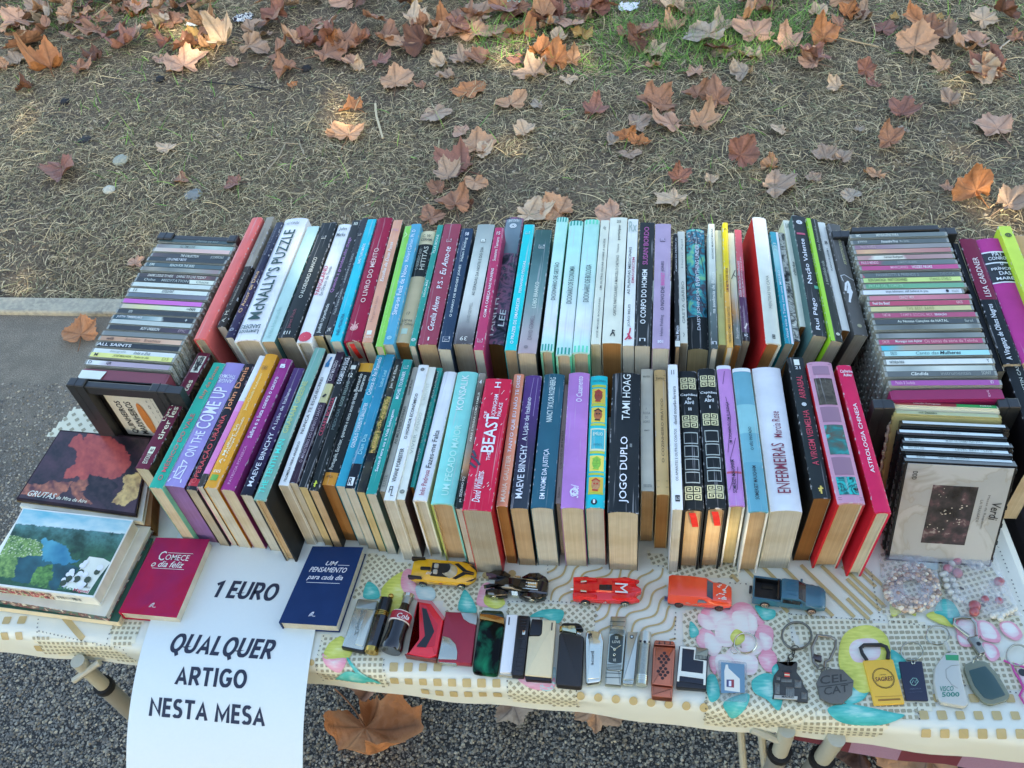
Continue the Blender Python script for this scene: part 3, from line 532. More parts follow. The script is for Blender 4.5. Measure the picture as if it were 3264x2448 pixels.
def book(zone, N_, F_, lean, typ, spec, left, right, pg, label, texts, D=None, group=None, maxL=None):
    """N_ = (left x, right x, y) of the near end of the spine, F_ the far end, as measured on the photograph"""
    L = .205
    for _ in range(4):
        DD = D if D else min(.150, max(.098, L*.645)); th = R(lean); z = DD*math.cos(th)
        a, b_ = zat(zone, N_[0], N_[2], z), zat(zone, N_[1], N_[3] if len(N_) > 3 else N_[2], z)
        c, d = zat(zone, F_[0], F_[2], z), zat(zone, F_[1], F_[3] if len(F_) > 3 else F_[2], z)
        n, f = (a+b_)/2, (c+d)/2; L = (f-n).length
    yaw = math.atan2(-(f.x-n.x), f.y-n.y); xd = Vector((math.cos(yaw), math.sin(yaw), 0))
    w = max(.006, ((b_-a).dot(xd)+(d-c).dot(xd))/2/max(.9, math.cos(th))*.985)
    if maxL and L > maxL: L = maxL
    rot = Matrix.Rotation(yaw, 3, 'Z') @ Matrix.Rotation(th, 3, 'Y'); e = rot.to_euler()
    zo = TZ+.0012+abs(w/2*math.sin(th)); top_c = Vector((n.x, n.y, 0)); off = rot@Vector((0, 0, DD)); org = Vector((top_c.x-off.x, top_c.y-off.y, zo))
    hard = typ in 'hj'; over = .003 if hard else .0; t = .0026 if typ == 'h' else (.0022 if typ == 'j' else .0006); bul = min(.0022, w*.07) if hard else min(.0010, w*.03)
    if typ == 'b': bul = min(.003, w*.1)
    root = thing('book', label, 'book', org, group or ('books in the back row' if zone <= 4 else 'books in the front row' if zone <= 8 else None), tuple(e))
    hw = w/2; seed = len(BOOKS)*.37+1
    def prof(off, zb):
        pts = [(-hw+off, zb)]; nn = 8; hc = .003 if hard else .0008
        for i in range(nn+1):
            u = -1+2*i/nn; x = u*(hw-off); zz = DD-off-bul*(u*u)-(hc if abs(u) == 1 else 0)*.4; pts.append((x, zz))
        pts.append((hw-off, zb)); return pts
    o_, i_ = prof(0, 0), prof(t, 0); mb = MB(); k = len(o_); warp = random.uniform(-.0006, .0006)
    vs = []; NY = 5
    for j in range(NY+1):
        y = L*j/NY
        for p in o_+i_: vs.append((p[0]+warp*math.sin(math.pi*j/NY), y, p[1]))
    K = 2*k; fs = []; ms = []
    for j in range(NY):
        for q in range(k-1):
            mi = 1 if q == 0 else (2 if q == k-2 else 0)
            fs.append((j*K+q, j*K+q+1, (j+1)*K+q+1, (j+1)*K+q)); ms.append(mi)
            fs.append((j*K+k+q+1, j*K+k+q, (j+1)*K+k+q, (j+1)*K+k+q+1)); ms.append(3)
        for q, r_, in ((0, k), (k-1, 2*k-1)): fs.append((j*K+q, j*K+r_, (j+1)*K+r_, (j+1)*K+q)); ms.append(3)
    for j in (0, NY):
        for q in range(k-1): fs.append((j*K+q, j*K+q+1, j*K+k+q+1, j*K+k+q)); ms.append(1 if q == 0 else (2 if q == k-2 else 0))
    mb.v = vs; mb.f = fs; mb.m = ms
    sm = cover(spec, w, L, DD, .36 if not typ == 'b' else .5, seed); lm = cover(left, w, L, DD, .36, seed) if left and left != spec else sm; rm = cover(right, w, L, DD, .36, seed+9) if right and right != spec else (sm if not right else sm)
    mb.build('cover', [sm, lm, rm, M('cfcabd' if hard else 'c4c0b4', .7)], root, smooth=True)
    # the block of leaves
    g = t+.0003; pm = MB(); sec = []; ptop = prof(g, 0)
    inset_y = over if hard else .0005; z0 = over+.001 if hard else .0006
    rings = []
    for y, sh in ((inset_y, 0), (L/2, 0), (L-inset_y, 0)):
        rings.append([(p[0]*(1-.0), y, (z0 if q in (0, len(ptop)-1) else p[1]-(.001 if hard else 0))) for q, p in enumerate(ptop)])
    pm.loft(rings); pm.build('pages', pages(pg), root)
    def surf(u, v, dz=.0006+bul*.55):
        x = (u-.5)*w*.985; uu = 2*(u-.5); return Vector((x+warp*math.sin(math.pi*v), v*L, DD-bul*uu*uu+dz))
    for tx in texts:
        if isinstance(tx, tuple): tx[0](root, surf, *tx[1:]); continue
        p = tx.split('|'); mode, v0, v1, u0, u1, h, fl = p[0], pv(float(p[1])), pv(float(p[2])), float(p[3]), float(p[4]), p[5], p[6]; s = '|'.join(p[7:]).replace('/', '\n') if 'n' in fl else '|'.join(p[7:])
        if mode == 'a': fn = lambda a, b2, v0=v0, v1=v1, u0=u0, u1=u1: surf(u1+(u0-u1)*b2, v0+(v1-v0)*a)
        elif mode == 'x': fn = lambda a, b2, v0=v0, v1=v1, u0=u0, u1=u1: surf(u0+(u1-u0)*a, v0+(v1-v0)*b2)
        else: fn = lambda a, b2, v0=v0, v1=v1, u0=u0, u1=u1: surf(u1+(u0-u1)*a, v1+(v0-v1)*b2)
        text(s, fn, M(h, .4), root, 'lettering', .014 if 'b' in fl else (.006 if 'm' in fl else 0), .35 if 'i' in fl else 0)
    BOOKS.append(root); return root
_pz = [0]
def patch(root, surf, u0, u1, v0, v1, h, name='label_panel'):
    _pz[0] = (_pz[0]+1) % 40; v0, v1 = pv(v0), pv(v1); mb = MB(); n = 10; vs = [surf(u0+(u1-u0)*i/n, v, .00020+.000008*_pz[0]) for v in (v0, v1) for i in range(n+1)]
    mb.add(vs, [(i, i+1, n+2+i, n+1+i) for i in range(n)]); mb.build(name, M(h, .4) if isinstance(h, str) else h, root)
def framep(root, surf, u0, u1, v0, v1, h, tk=.05):
    v0, v1 = pv(v0), pv(v1); mb = MB(); tv = tk*.22
    for a, b_, c, d in ((u0, u1, v0, v0+tv), (u0, u1, v1-tv, v1), (u0, u0+tk, v0, v1), (u1-tk, u1, v0, v1)):
        n = 6; vs = [surf(a+(b_-a)*i/n, v, .0006) for v in (c, d) for i in range(n+1)]; mb.add(vs, [(i, i+1, n+2+i, n+1+i) for i in range(n)])
    mb.build('printed_frame', M(h, .4), root)
def lines(root, surf, segs, h, wu=.04, name='emblem'):
    """segs: polylines in (u, v) with v already a share of the length; line width as a share of the spine width"""
    mb = MB();
    for pl in segs:
        for a, c in zip(pl, pl[1:]):
            pa, pc = surf(*a, .0008), surf(*c, .0008); d = (pc-pa)
            if d.length < 1e-6: continue
            n = Vector((-d.y, d.x, 0)).normalized()*(wu*abs(surf(1, .5).x-surf(0, .5).x)/2); e = d.normalized()*n.length*.7; mb.add([pa-n-e, pc-n+e, pc+n+e, pa+n-e], [(0, 1, 2, 3)])
    mb.build(name, M(h, .4), root)
def meander(root, surf, vc, h='cdc9a4'):
    asp = abs(surf(1, .5).x-surf(0, .5).x)/abs(surf(.5, 1).y-surf(.5, 0).y); segs = []; vc = pv(vc)
    for su, sv in ((1, 1), (-1, 1), (-1, -1), (1, -1)):
        q = [(0.04, .04), (0.38, .04), (.38, .38), (.06, .38), (.06, .15), (.27, .15), (.27, .27), (.16, .27)]
        segs.append([(.5+su*a, vc+sv*b_*asp) for a, b_ in q])
    lines(root, surf, segs, h, .055, 'meander_ornament')
def logo(root, surf, uc, vc, h, hb=None, s=.14):
    asp = abs(surf(1, .5).x-surf(0, .5).x)/abs(surf(.5, 1).y-surf(.5, 0).y); vc = pv(vc)
    q = lambda a, b_: (uc+a*s, vc+b_*s*asp)
    if hb:
        mb = MB(); mb.add([surf(*q(a, b_), .0003) for a, b_ in ((-1, -1), (1, -1), (1, 1), (-1, 1))], [(0, 1, 2, 3)]); mb.build('emblem_ground', M(hb, .4), root)
    lines(root, surf, [[q(-.6, -.7), q(-.6, .6), q(.5, .6), q(.5, .1), q(-.1, .1)], [q(-.1, -.6), q(.7, -.6), q(.7, -.2)]], h, s*.5)
def ringmark(root, surf, uc, vc, h, s=.3, rings=(1, .55), wu=.1):
    asp = abs(surf(1, .5).x-surf(0, .5).x)/abs(surf(.5, 1).y-surf(.5, 0).y); vc = pv(vc)
    lines(root, surf, [[(uc+s*k*math.cos(t*.524), vc+s*k*asp*math.sin(t*.524)) for t in range(13)] for k in rings], h, wu)
def ribbon(root, surf, h='b8261f'):
    w = abs(surf(1, .5).x-surf(0, .5).x); zt = surf(.5, 0).z; mb = MB(); pts = [(-.10*w, -.0006, zt-.008), (-.02*w, -.003, zt-.014), (.05*w, -.003, zt-.024), (.13*w, -.001, zt-.036)]
    vs = []
    for i, p in enumerate(pts): vs += [(p[0]-.003, p[1], p[2]), (p[0]+.004, p[1]-.001, p[2]+.002)]
    mb.add(vs, [(2*i, 2*i+1, 2*i+3, 2*i+2) for i in range(3)]); mb.build('ribbon', M(h, .5), root)
W8, BK = 'd5e0e3', '2a2d33'
bk = book
bk(1, (200, 322, 1300), (772, 886, 112), -7, 'h', 'd9696b', 'c94f51', 'd9696b', 'c', 'salmon red hardback with a blank spine, beside the left CD rack', [])
bk(1, (330, 392, 1165), (822, 888, 145), -7, 'h', '2a2a2f', None, None, 'c', 'thin black hardback with small white lettering, leaning on the salmon red book', ['a|.03|.13|.3|.7|c9c9c9|m|Jodi Picoult', 'a|.32|.62|.3|.6|77777a||Dezanove Minutos', 'a|.84|.95|.3|.7|b5b5b5||asa noir'])
bk(1, (435, 520, 1182), (922, 1003, 106), -7, 'p', 'c:3a3431@0,8a8580@.56', '35302e', None, 'w', 'book with a plain grey upper spine and a dark brown textured lower half', ['a|.04|.16|.3|.7|b9b5ae||A. M.', 'a|.2|.5|.3|.6|8f8a84||A Irmandade do Anel', 'a|.66|.9|.3|.6|6f6b68||Ana Cristina'])
bk(1, (512, 600, 1287), (1020, 1083, 158), -7, 'p', 'g:2f2c52@0,43355e@.3,2f3350@.7,41475e@1', None, None, 'w', 'navy and purple paperback with pale orange title lettering left of the thick white hardback', ['a|.22|.58|.25|.75|cfa67a|m|O Amor de Deus', 'a|.72|.95|.3|.6|5d5f78||Rosa Lobato', (ringmark, .45, .07, '8f93ad', .25, (1, .6), .06)])
bk(1, (592, 858, 1300, 1332), (1105, 1322, 116, 135), -6, 'j', 'dce8ea', 'c9d6d8', 'dce8ea', 'c', 'thick white hardback with large dark green title lettering in the back row', ["a|.17|.90|.24|.74|1d4a48|b|McNALLY'S PUZZLE", 'f|.045|.08|.12|.88|1d4a48|b|Lawrence', 'f|.09|.125|.12|.88|1d4a48|b|SANDERS', 'f|.945|.965|.2|.75|5a5f60|m|PENGUIN'], D=.15)
bk(1, (870, 1003, 1327), (1322, 1445, 198), -5, 'p', 'a5c6cd', None, '3a5f63', 't', 'pale blue-grey paperback with faint lettering right of the thick white hardback', ['a|.03|.30|.3|.6|7fa3ab||As Velas Ardem até ao Fim'])
bk(1, (1020, 1200, 1287), (1467, 1613, 162), -4, 'p', '343b41', '343b41', '3a3f45', 'g', 'dark slate paperback with grey serif title and a small white 113 at its foot', ['a|.35|.70|.38|.62|b9c0c2|m|O ALOENDRO BRANCO', 'a|.08|.25|.35|.62|7a3948|m|Janet Fitch', 'f|.025|.055|.3|.68|d8dcdc|b|113', (logo, .5, .875, '343b41', 'd5dcdd')])
bk(1, (1200, 1366, 1332), (1627, 1750, 178), -4, 'j', 'd8e3e6', None, None, 'w', 'white paperback with crimson title lettering and a red wax seal at its foot', ['a|.41|.65|.1|.42|a2244d|b|FANGLAND', 'a|.40|.64|.5|.72|444a50|m|Em Directo das Trevas', 'x|.94|.97|.25|.82|333a3e|m|John', 'x|.895|.925|.2|.85|333a3e|m|Marks', (ringmark, .5, .045, 'c23a52', .36, (1, .75, .5, .25), .14)])
bk(1, (1370, 1482, 1267), (1772, 1850, 137), -3, 'p', '3c4147', None, None, 'y', 'dark grey paperback with purple lowercase title lettering, right of the book with the wax seal', ['a|.38|.85|.18|.62|a06fb0|m|Quando a gravidez não chega', 'a|.02|.28|.28|.7|d9dede|m|Judith Uyterlinde', 'x|.955|.98|.3|.7|c9cfcf|b|III'])
bk(1, (1485, 1558, 1260), (1862, 1918, 112), -3, 'p', '40444d', None, None, 'w', 'thin dark grey paperback with a white 267 at its foot', ['a|.18|.40|.3|.7|9fa5ab||Paula Pereira Cristina', 'a|.45|.7|.3|.65|8d939a||A RAINHA E A TERRA', 'f|.03|.06|.25|.75|d0d5d8|b|267', (logo, .45, .86, '40444d', 'd0d5d8', .25)])
bk(1, (1545, 1650, 1322), (1907, 1997, 127), -3, 'p', '2fb2cf', None, None, 'w', 'bright cyan paperback with white and navy capitals left of the burgundy hardback', ['a|.64|.80|.35|.7|e0f2f5|b|NAS TUAS MÃOS', 'a|.05|.23|.3|.68|1f5a80|b|INÊS PEDROSA'])
bk(1, (1662, 1860, 1315), (2010, 2150, 112), -3, 'h', '8f1f42', '7d1a39', '6e1733', 'w', 'burgundy hardback with a pale title and a round cross emblem at its foot', ['a|.31|.75|.32|.68|e2b9bd|m|O LIVRO DO MÉRITO', (ringmark, .42, .105, 'd0a0a4', .2, (1, .6, .3), .05), (lines, [[(.22, .09), (.62, .12)], [(.62, .09), (.22, .12)], [(.42, .075), (.42, .135)]], 'd0a0a4', .05), (ribbon,)])
bk(2, (10, 117, 1332), (325, 412, 133), -2, 'p', 'c99785', None, '3d4a38', 'c', 'peach paperback with white and mauve italic lettering, next to the burgundy hardback', ['a|.50|.82|.25|.62|f0e6de|im|Escolha de Duas Faces', 'a|.17|.38|.3|.62|9b7570||Margarida Góis', 'f|.905|.93|.2|.8|b888a0||ᴖ'.replace('ᴖ', 'Mel'), (patch, .25, .72, .065, .10, 'e3dcd6'), 'x|.035|.055|.2|.8|e6dcd4||Verso'])
bk(2, (145, 215, 1372), (436, 500, 192), -2, 'p', '7fc25c', None, None, 'c', 'narrow lime green paperback between the peach and the mid-blue paperbacks', ['a|.1|.4|.3|.6|93d072||uma vida natural', 'a|.9|.95|.3|.7|b5dfa0||v'])
bk(2, (212, 322, 1352), (500, 592, 172), -2, 'p', '4f98bd', None, None, 'w', 'mid-blue paperback with big white mixed-case title lettering', ['a|.25|.66|.22|.70|e2eff2|m|Sinta-se Feliz de Novo', 'a|.69|.95|.25|.66|e2eff2||Richard Carlson, Ph. D', (ringmark, .5, .055, 'a9d3e0', .2, (1, .5), .05)])
bk(2, (326, 474, 1332), (590, 735, 242), -1, 'b', 'c:b8ad93@0,33393b@.60,cfc6ab@.885', 'b8ad93', None, 'o', 'worn beige book with a black title band and browned pages', ['a|.655|.84|.2|.4|9fa4a0||O SEGREDO DOS', 'a|.655|.86|.5|.82|b9beb9|m|HITITAS', 'x|.94|.965|.2|.85|3b3a33|m|C. W.', 'x|.91|.93|.15|.9|3b3a33|b|CERAM', 'x|.25|.275|.4|.62|3b3a33|m|17', 'x|.19|.215|.2|.85|4a473e|m|Livros', 'x|.155|.18|.1|.95|4a473e|m|do · Cultura', (patch, .3, .7, .08, .13, 'a8c3bd')])
bk(2, (474, 536, 1366), (755, 811, 182), -1, 'p', '2e8a86', None, '3a5f63', 'w', 'narrow sea-green paperback between the worn beige book and the maroon one', ['a|.77|.92|.25|.7|bfe0d8|m|PILAR BONNE', 'a|.41|.55|.25|.7|bfe0d8|m|DEUSA-MÃE', (ringmark, .5, .05, 'cfe6e0', .3, (1, .5), .08)])
bk(2, (555, 745, 1352), (820, 985, 172), -1, 'p', '8c3f56', '8c3f56', '5f2437', 't', 'maroon paperback with white handwritten-style lettering in the back row', ['a|.115|.40|.35|.68|efe3e6|im|Cecelia Ahern', 'a|.47|.56|.35|.65|efe3e6|m|P.S -', 'a|.58|.81|.35|.7|efe3e6|im|Eu Amo-te', 'x|.03|.06|.48|.56|e0cfd4||I', (logo, .48, .865, '8c3f56', 'eadfe2')])
bk(2, (755, 882, 1397), (990, 1105, 215), 0, 'p', '2f4565', None, None, 'w', 'navy blue paperback with white capitals and a white square emblem at its foot', ['a|.27|.70|.38|.66|c9d6e0|m|O DIÁRIO DE BRIDGET JONES', 'a|.73|.92|.42|.72|c9d6e0||Helen Fielding', 'x|.94|.965|.4|.72|e0e6ea|b|58', (logo, .5, .085, '2f4565', 'dde4e8', .28)])
bk(2, (905, 1095, 1345), (1147, 1315, 175), 0, 'p', 'g:55535c@0,6f6f78@.12,b5bcc2@.3,c2ccd0@.6,a9b5ba@.8,8f9ca3@1', '8f989c', '3c3a42', 'g', 'silver grey paperback with an upside-down 39 at its foot', ['a|.41|.81|.45|.62|3f474c|m|AS ESPADAS DA NOITE E DO DIA', 'a|.18|.35|.45|.62|777b82||DAVID GEMMELL', 'f|.025|.06|.3|.68|c9ccd0|m|39', (logo, .5, .865, 'c9d2d5', '2f3a42')])
bk(2, (1100, 1205, 1405), (1320, 1400, 207), 0, 'p', 'a83a66', None, None, 'w', 'magenta paperback with white capitals beside the silver grey one', ['a|.27|.67|.4|.75|f2dbe4|b|COM A CABEÇA NAS NUVENS', 'a|.73|.92|.35|.7|f0d5df|m|Susanna Tamaro', 'x|.94|.965|.3|.7|f0d5df|b|15', (logo, .5, .08, 'a83a66', 'efdde3', .27)])
bk(2, (1205, 1395, 1347), (1417, 1600, 104), 0, 'b', 'n:2f3442,55506b,8a5f80,3c4658,6d7c90,42', '2c3240', '2b2f3a', 'b', 'thick blue and violet paperback with two lines of tall white capitals and a swirling picture', ['a|.04|.36|.12|.42|dfe3e4|m|TANITH', 'a|.14|.27|.58|.88|dfe3e4|m|LEE', (patch, .06, .94, .72, .985, M('5f7486', .4, mott=.25, sc_=40)), 'f|.955|.975|.2|.8|d5dbe0||HEADLINE', (ringmark, .5, .93, 'dfe3e4', .17, (1, .5), .06)], D=.125)
bk(2, (1402, 1530, 1407), (1607, 1700, 177), 0, 'p', '22bccb', None, '9aa5ab', 't', 'turquoise paperback with white capitals all along its spine', ['a|.05|.42|.38|.66|e2f5f5|b|O PRAZER DE EMAGRECER', 'a|.46|.71|.38|.66|e2f5f5|b|FERNANDO PÓVOAS', (logo, .45, .935, '22bccb', 'dff0f0', .2)])
bk(2, (1532, 1722, 1437), (1715, 1870, 227), 0, 'p', 'g:a899a8@0,9c9ba6@.2,6f8b92@.4,5c7f88@.6,3f656e@.8,3d6062@1', '6f8088', '3a3f48', 'c', 'misty teal and mauve paperback with thin white lettering left of the three striped dictionaries', ['a|.37|.58|.42|.66|c5d3d6|m|LOBO BRANCO', 'a|.11|.31|.42|.66|6f6a78|m|DAVID GEMMELL', (logo, .5, .865, '4b6a72', 'd8e2e3', .17), (ringmark, .4, .05, '6f6a78', .1, (1, .5), .03)])
def stripes(root, surf, h='1f8d86', far=True):
    for vs_ in ((.0, .052),)+(((.965, 1.0),) if far else ()):
        for i in range(4): patch(root, surf, .08+i*.235, .19+i*.235, vs_[0], vs_[1], h, 'printed_stripe')
for zx, nm, hh in (((65, 200, 1412), 'DICIONÁRIO DE GESTÃO', 'leftmost of the three pale aqua dictionaries with striped spine ends'), ((215, 377, 1447), 'DICIONÁRIO DE ECONOMIA', 'middle one of the three pale aqua dictionaries with striped spine ends'), ((380, 550, 1428), 'DICIONÁRIO DE BIOLOGIA', 'rightmost of the three pale aqua dictionaries with striped spine ends')):
    F3 = {65: (230, 342, 105), 215: (355, 490, 140), 380: (500, 655, 128)}[zx[0]]
    bk(3, zx, F3, 0, 'h', 'g:a5dbdb@0,cfe3e4@.2,b9dcdd@.5,a5d5d8@.8,9fd3d3@1', 'c:7fc9b8@0', 'c:55b59e@0', 'c', hh, ['a|.38|.66|.28|.72|2c4a4e|m|'+nm, (stripes, '1f8d86' if zx[0] < 380 else '5cc7ae')])
bk(3, (560, 661, 1348), (665, 745, 134), 0, 'p', 'c9d0cc', None, None, 'c', 'off-white paperback with black capitals right of the striped dictionaries', ['a|.44|.85|.45|.72|33383a|m|UM OUTRO OLHAR SOBRE A SAÚDE', 'a|.05|.38|.45|.72|4a4f50|m|JOSÉ MIGUEL BOQUINHAS', 'x|.92|.95|.35|.65|44494b||dg'])
bk(3, (667, 867, 1337), (755, 920, 108), 0, 'p', 'cdd3cf', None, None, 'o', 'thick off-white paperback with a small horseman emblem at its foot', ['a|.22|.70|.5|.66|3f4544|m|CARTAS PARTICULARES A MARCELLO CAETANO', 'a|.72|.79|.5|.62|444||Volume', 'a|.82|.94|.5|.68|2c2f30|b|participar', 'x|.955|.975|.4|.65|2c2f30|m|25', (lines, [[(.42, .05), (.5, .07), (.6, .065), (.62, .05)], [(.5, .07), (.52, .09), (.62, .085)], [(.44, .06), (.6, .075)]], '22262a', .06)])
bk(3, (875, 986, 1362), (930, 1027, 124), 0, 'p', 'd3dedf', None, None, 'w', 'white paperback with a small crimson hummingbird at its foot', ['a|.41|.78|.2|.46|2c2f33|m|AS PLANTAS MEDICINAIS', 'a|.50|.70|.58|.82|9a2c5c|m|EMAGRECEM', 'a|.15|.33|.3|.62|3c4245|m|JOÃO BELES', (lines, [[(.2, .04), (.45, .06), (.6, .1), (.62, .12)], [(.45, .06), (.75, .05), (.5, .045)], [(.4, .08), (.62, .06)]], 'b3214f', .14, 'hummingbird_print'), 'x|.9|.98|.1|.9|8fa5a5||Rx'])
bk(3, (987, 1150, 1364), (1045, 1190, 157), 0, 'p', '353a40', None, None, 'w', 'dark grey paperback with white and magenta techno capitals', ['a|.18|.62|.3|.64|dfe4e4|b|O CORPO DO HOMEM', 'a|.66|.96|.3|.64|a04f93|b|SUSAN BORDO', 'f|.035|.06|.3|.66|dfe4e4|b|LI'])
bk(3, (1160, 1336, 1390), (1195, 1346, 170), 0, 'p', 'a393b8', None, '84789a', 'w', 'lilac paperback with navy and pink lettering and a white 108 at its foot', ['a|.31|.44|.42|.64|3b3a5c|b|O NOVO', 'a|.45|.50|.42|.64|3b3a5c|b|DE', 'a|.51|.61|.42|.64|c44aa0|b|BRIDGET', 'a|.62|.70|.42|.64|3b3a5c|b|JONES', 'a|.10|.27|.42|.66|4d4968|m|Helen Fielding', 'f|.04|.065|.3|.62|f0eef2|b|108', (logo, .48, .87, 'a393b8', '2f3358', .16)])
bk(3, (1385, 1440, 1374), (1374, 1412, 266), 0, 'p', '33373b', None, None, 't', 'very thin black paperback with white capitals in the gap beside the lilac one', ['a|.67|.96|.3|.75|e6e9e8|m|CARTAS DA PRISÃO (1)', (patch, .0, 1, .0, .055, 'd5d8d5'), 'a|.06|.19|.15|.8|e6e9e8|b|Inez Manon'])
bk(3, (1436, 1511, 1338), (1410, 1482, 246), 0, 'p', 'c6cbcb', None, None, 'g', 'pale grey paperback with thin spaced grey capitals left of the blue marbled one', ['a|.18|.56|.4|.78|6f7676|m|GRETA GARBO', 'a|.68|.93|.45|.78|8a9090||Henri Agel', (lines, [[(.5, .05), (.6, .07), (.45, .08)]], '444', .06)])
def under(root, surf):
    patch(root, surf, .02, .98, .27, .99, cover('n:1f4a5c,2f86a8,5a4c60,3fa1b8,7fc2a0,38', .05, .2, .12, .4, 5), 'painted_picture')
    lines(root, surf, [[(.3, .97), (.45, .85), (.8, .72), (.9, .6)], [(.1, .62), (.4, .5), (.7, .38), (.95, .3)], [(.9, .9), (.7, .78), (.5, .6), (.15, .45)], [(.5, .99), (.62, .88), (.5, .8)]], '16242e', .035, 'drawn_stems')
bk(3, (1512, 1716, 1391), (1490, 1680, 213), 0, 'b', '32383e', '32383e', '32383e', 'y', 'thick dark book with a blue and green painted picture and white capitals', [(under,), 'a|.52|.86|.46|.66|e3eef0|b|EVERYTHING UNDER', 'a|.15|.50|.48|.68|e3e9ea|m|DAISY JOHNSON'], D=.128)
bk(4, (360, 426, 1396), (331, 392, 172), 2, 'p', 'g:4d565c@0,57656c@.25,6f7f86@.5,b9c3c6@.62,d0d6d6@1', None, None, 'w', 'narrow grey to white paperback just right of the painted dark book', ['a|.29|.62|.25|.75|cfd9dc|m|na ausência de Blanca', 'a|.72|.96|.35|.7|3c4245|m|ANTONIO MUÑOZ MOLINA', 'f|.035|.06|.2|.8|e3e8e8|b|LI'])
bk(4, (431, 511, 1356), (397, 467, 236), 3, 'p', 'g:c5cc8e@0,ccd09a@.4,d9dab4@.7,d9dcd0@1', None, None, 'g', 'pale yellow-green paperback with small faint lettering', ['a|.42|.62|.4|.66|8f9468||O LIVRO DO ADEUS'])
bk(4, (515, 577, 1382), (470, 517, 160), 4, 'p', 'g:c39a52@0,c99c4c@.4,e0b52a@.6,e8c320@1', None, None, 'w', 'narrow bright yellow paperback with brown and red capitals', ['a|.04|.33|.3|.7|4b3a22|m|NUNO GOMES DOS SANTOS', 'a|.45|.64|.25|.75|7a2b1c|b|UM METRO DE VIDA', (lines, [[(.3, .93), (.5, .945), (.7, .93)]], '6a4b10', .1)])
bk(4, (586, 652, 1361), (521, 583, 262), 5, 'p', 'g:66747a@0,6e7b80@.18,b08c5c@.32,b5b5ae@.42,d9d6c6@.6,dcd9ce@1', None, None, 'o', 'white paperback with grey foot and dark bird shape, next to the bright yellow one', ['a|.06|.16|.3|.7|d8dede|m|Eva Luna', (lines, [[(.2, .56), (.5, .6), (.9, .58)], [(.5, .6), (.85, .64)]], '22201e', .12, 'bird_print')])
bk(4, (666, 742, 1318), (585, 655, 231), 6, 'p', 'c:33303a@0,5c3f66@.08,5c3f66@.36,a14d66@.4,a14d66@.62,c25f73@.64', 'e3e3e3', None, 'g', 'paperback with a pink top, a purple foot and an upside-down 24', ['a|.40|.72|.1|.38|f0e3e8|b|A DOR SECRETA DA INFERTILIDADE', 'a|.40|.76|.5|.7|f0d5de|m|HISTÓRIA DE UMA MULHER QUE QUIS SER MÃE', 'a|.14|.32|.25|.6|9c86a5||Helena Agustí Blanco', 'f|.035|.06|.25|.75|e6e6e6|b|24', (lines, [[(.35, .10), (.75, .13)], [(.5, .095), (.7, .14)]], 'e3c9cf', .16)])
bk(4, (890, 1056, 1342, 1358), (765, 897, 113, 122), 11, 'j', 'g:b9c2c3@0,c3cbcb@.4,d5dada@.7,e6e9e8@1', 'b02a2c', None, 'o', 'white hardback with a bright red front cover, tilting right in the back row', ['a|.28|.54|.4|.62|6a7070||MENTIRAS NA CAMA', (framep, .42, .62, .035, .07, '555b5c', .03), (logo, .52, .052, '444a4b', None, .08)], D=.15)
bk(4, (1078, 1172, 1350), (934, 1010, 256), 11, 'p', 'g:1f8fae@0,2b9cb8@.5,9fd2de@.82,3f9dbd@.9,3f9dbd@1', '2389a8', None, 'g', 'blue paperback with a white border and white lettering right of the red-sided hardback', ['a|.05|.66|.15|.5|e3f2f4|m|Você veio à Terra com uma MISSÃO', (patch, .72, 1.0, 0, 1, 'dfe8ea'), 'a|.83|.9|.15|.5|b9dde6||321'])
bk(4, (1166, 1237, 1326), (1021, 1072, 262), 11, 'p', 'n:33373a,5d6366,b5bcbd,3f4447,c9cfcf,60', 'd9dddd', None, 'o', 'thin paperback with a photograph of grey stacked stones along its spine', [])
bk(4, (1226, 1303, 1183), (1062, 1127, 142), 11, 'p', 'd3d8d3', 'd9d9c4', None, 'b', 'cream white paperback with one short italic word on its spine', ['a|.49|.62|.2|.6|555b58|im|clicks', 'x|.93|.97|.2|.8|9aa09c||III'])
bk(4, (1345, 1501, 1272, 1285), (1146, 1275, 96, 110), 11, 'p', '3b4148', '4a6a70', '3b4148', 'g', 'dark slate paperback with large white italic-style lettering and a white knot emblem on top', ['a|.05|.32|.28|.66|e6ebec|m|Rui Pêgo', 'a|.44|.81|.25|.65|e6ebec|m|Nação Valente', (patch, .1, .75, .845, .86, 'a83f62'), (patch, .7, 1.0, .405, .43, '4fa08c'), (ringmark, .45, .945, 'e3e8e8', .2, (1, .5), .07)], D=.148)
bk(4, (1516, 1661, 1324, 1334), (1292, 1391, 128, 128), 11, 'p', '3a4141', '8cc22c', '2f3636', 'g', 'black paperback with a lime green front cover that shows as a green stripe', [(patch, 0, .35, 0, 1, '8cc22c', 'cover_edge'), 'a|.47|.66|.5|.78|8f9894||a sexualidade toda', 'a|.74|.94|.5|.72|7f8884||Ana Alexandra', (ringmark, .68, .06, 'b9c0be', .13, (1, .6), .05)], D=.148)
bk(4, (1638, 1720, 1221), (1398, 1474, 162), 12, 'p', 'cfd8dc', None, '9aa0a4', 'o', 'plain white paperback with small black capitals near its far end', ['a|.56|.76|.35|.65|3f4447|m|PLANTAS DE JARDIM 1', 'x|.80|.83|.3|.7|3f4447|m|8'])
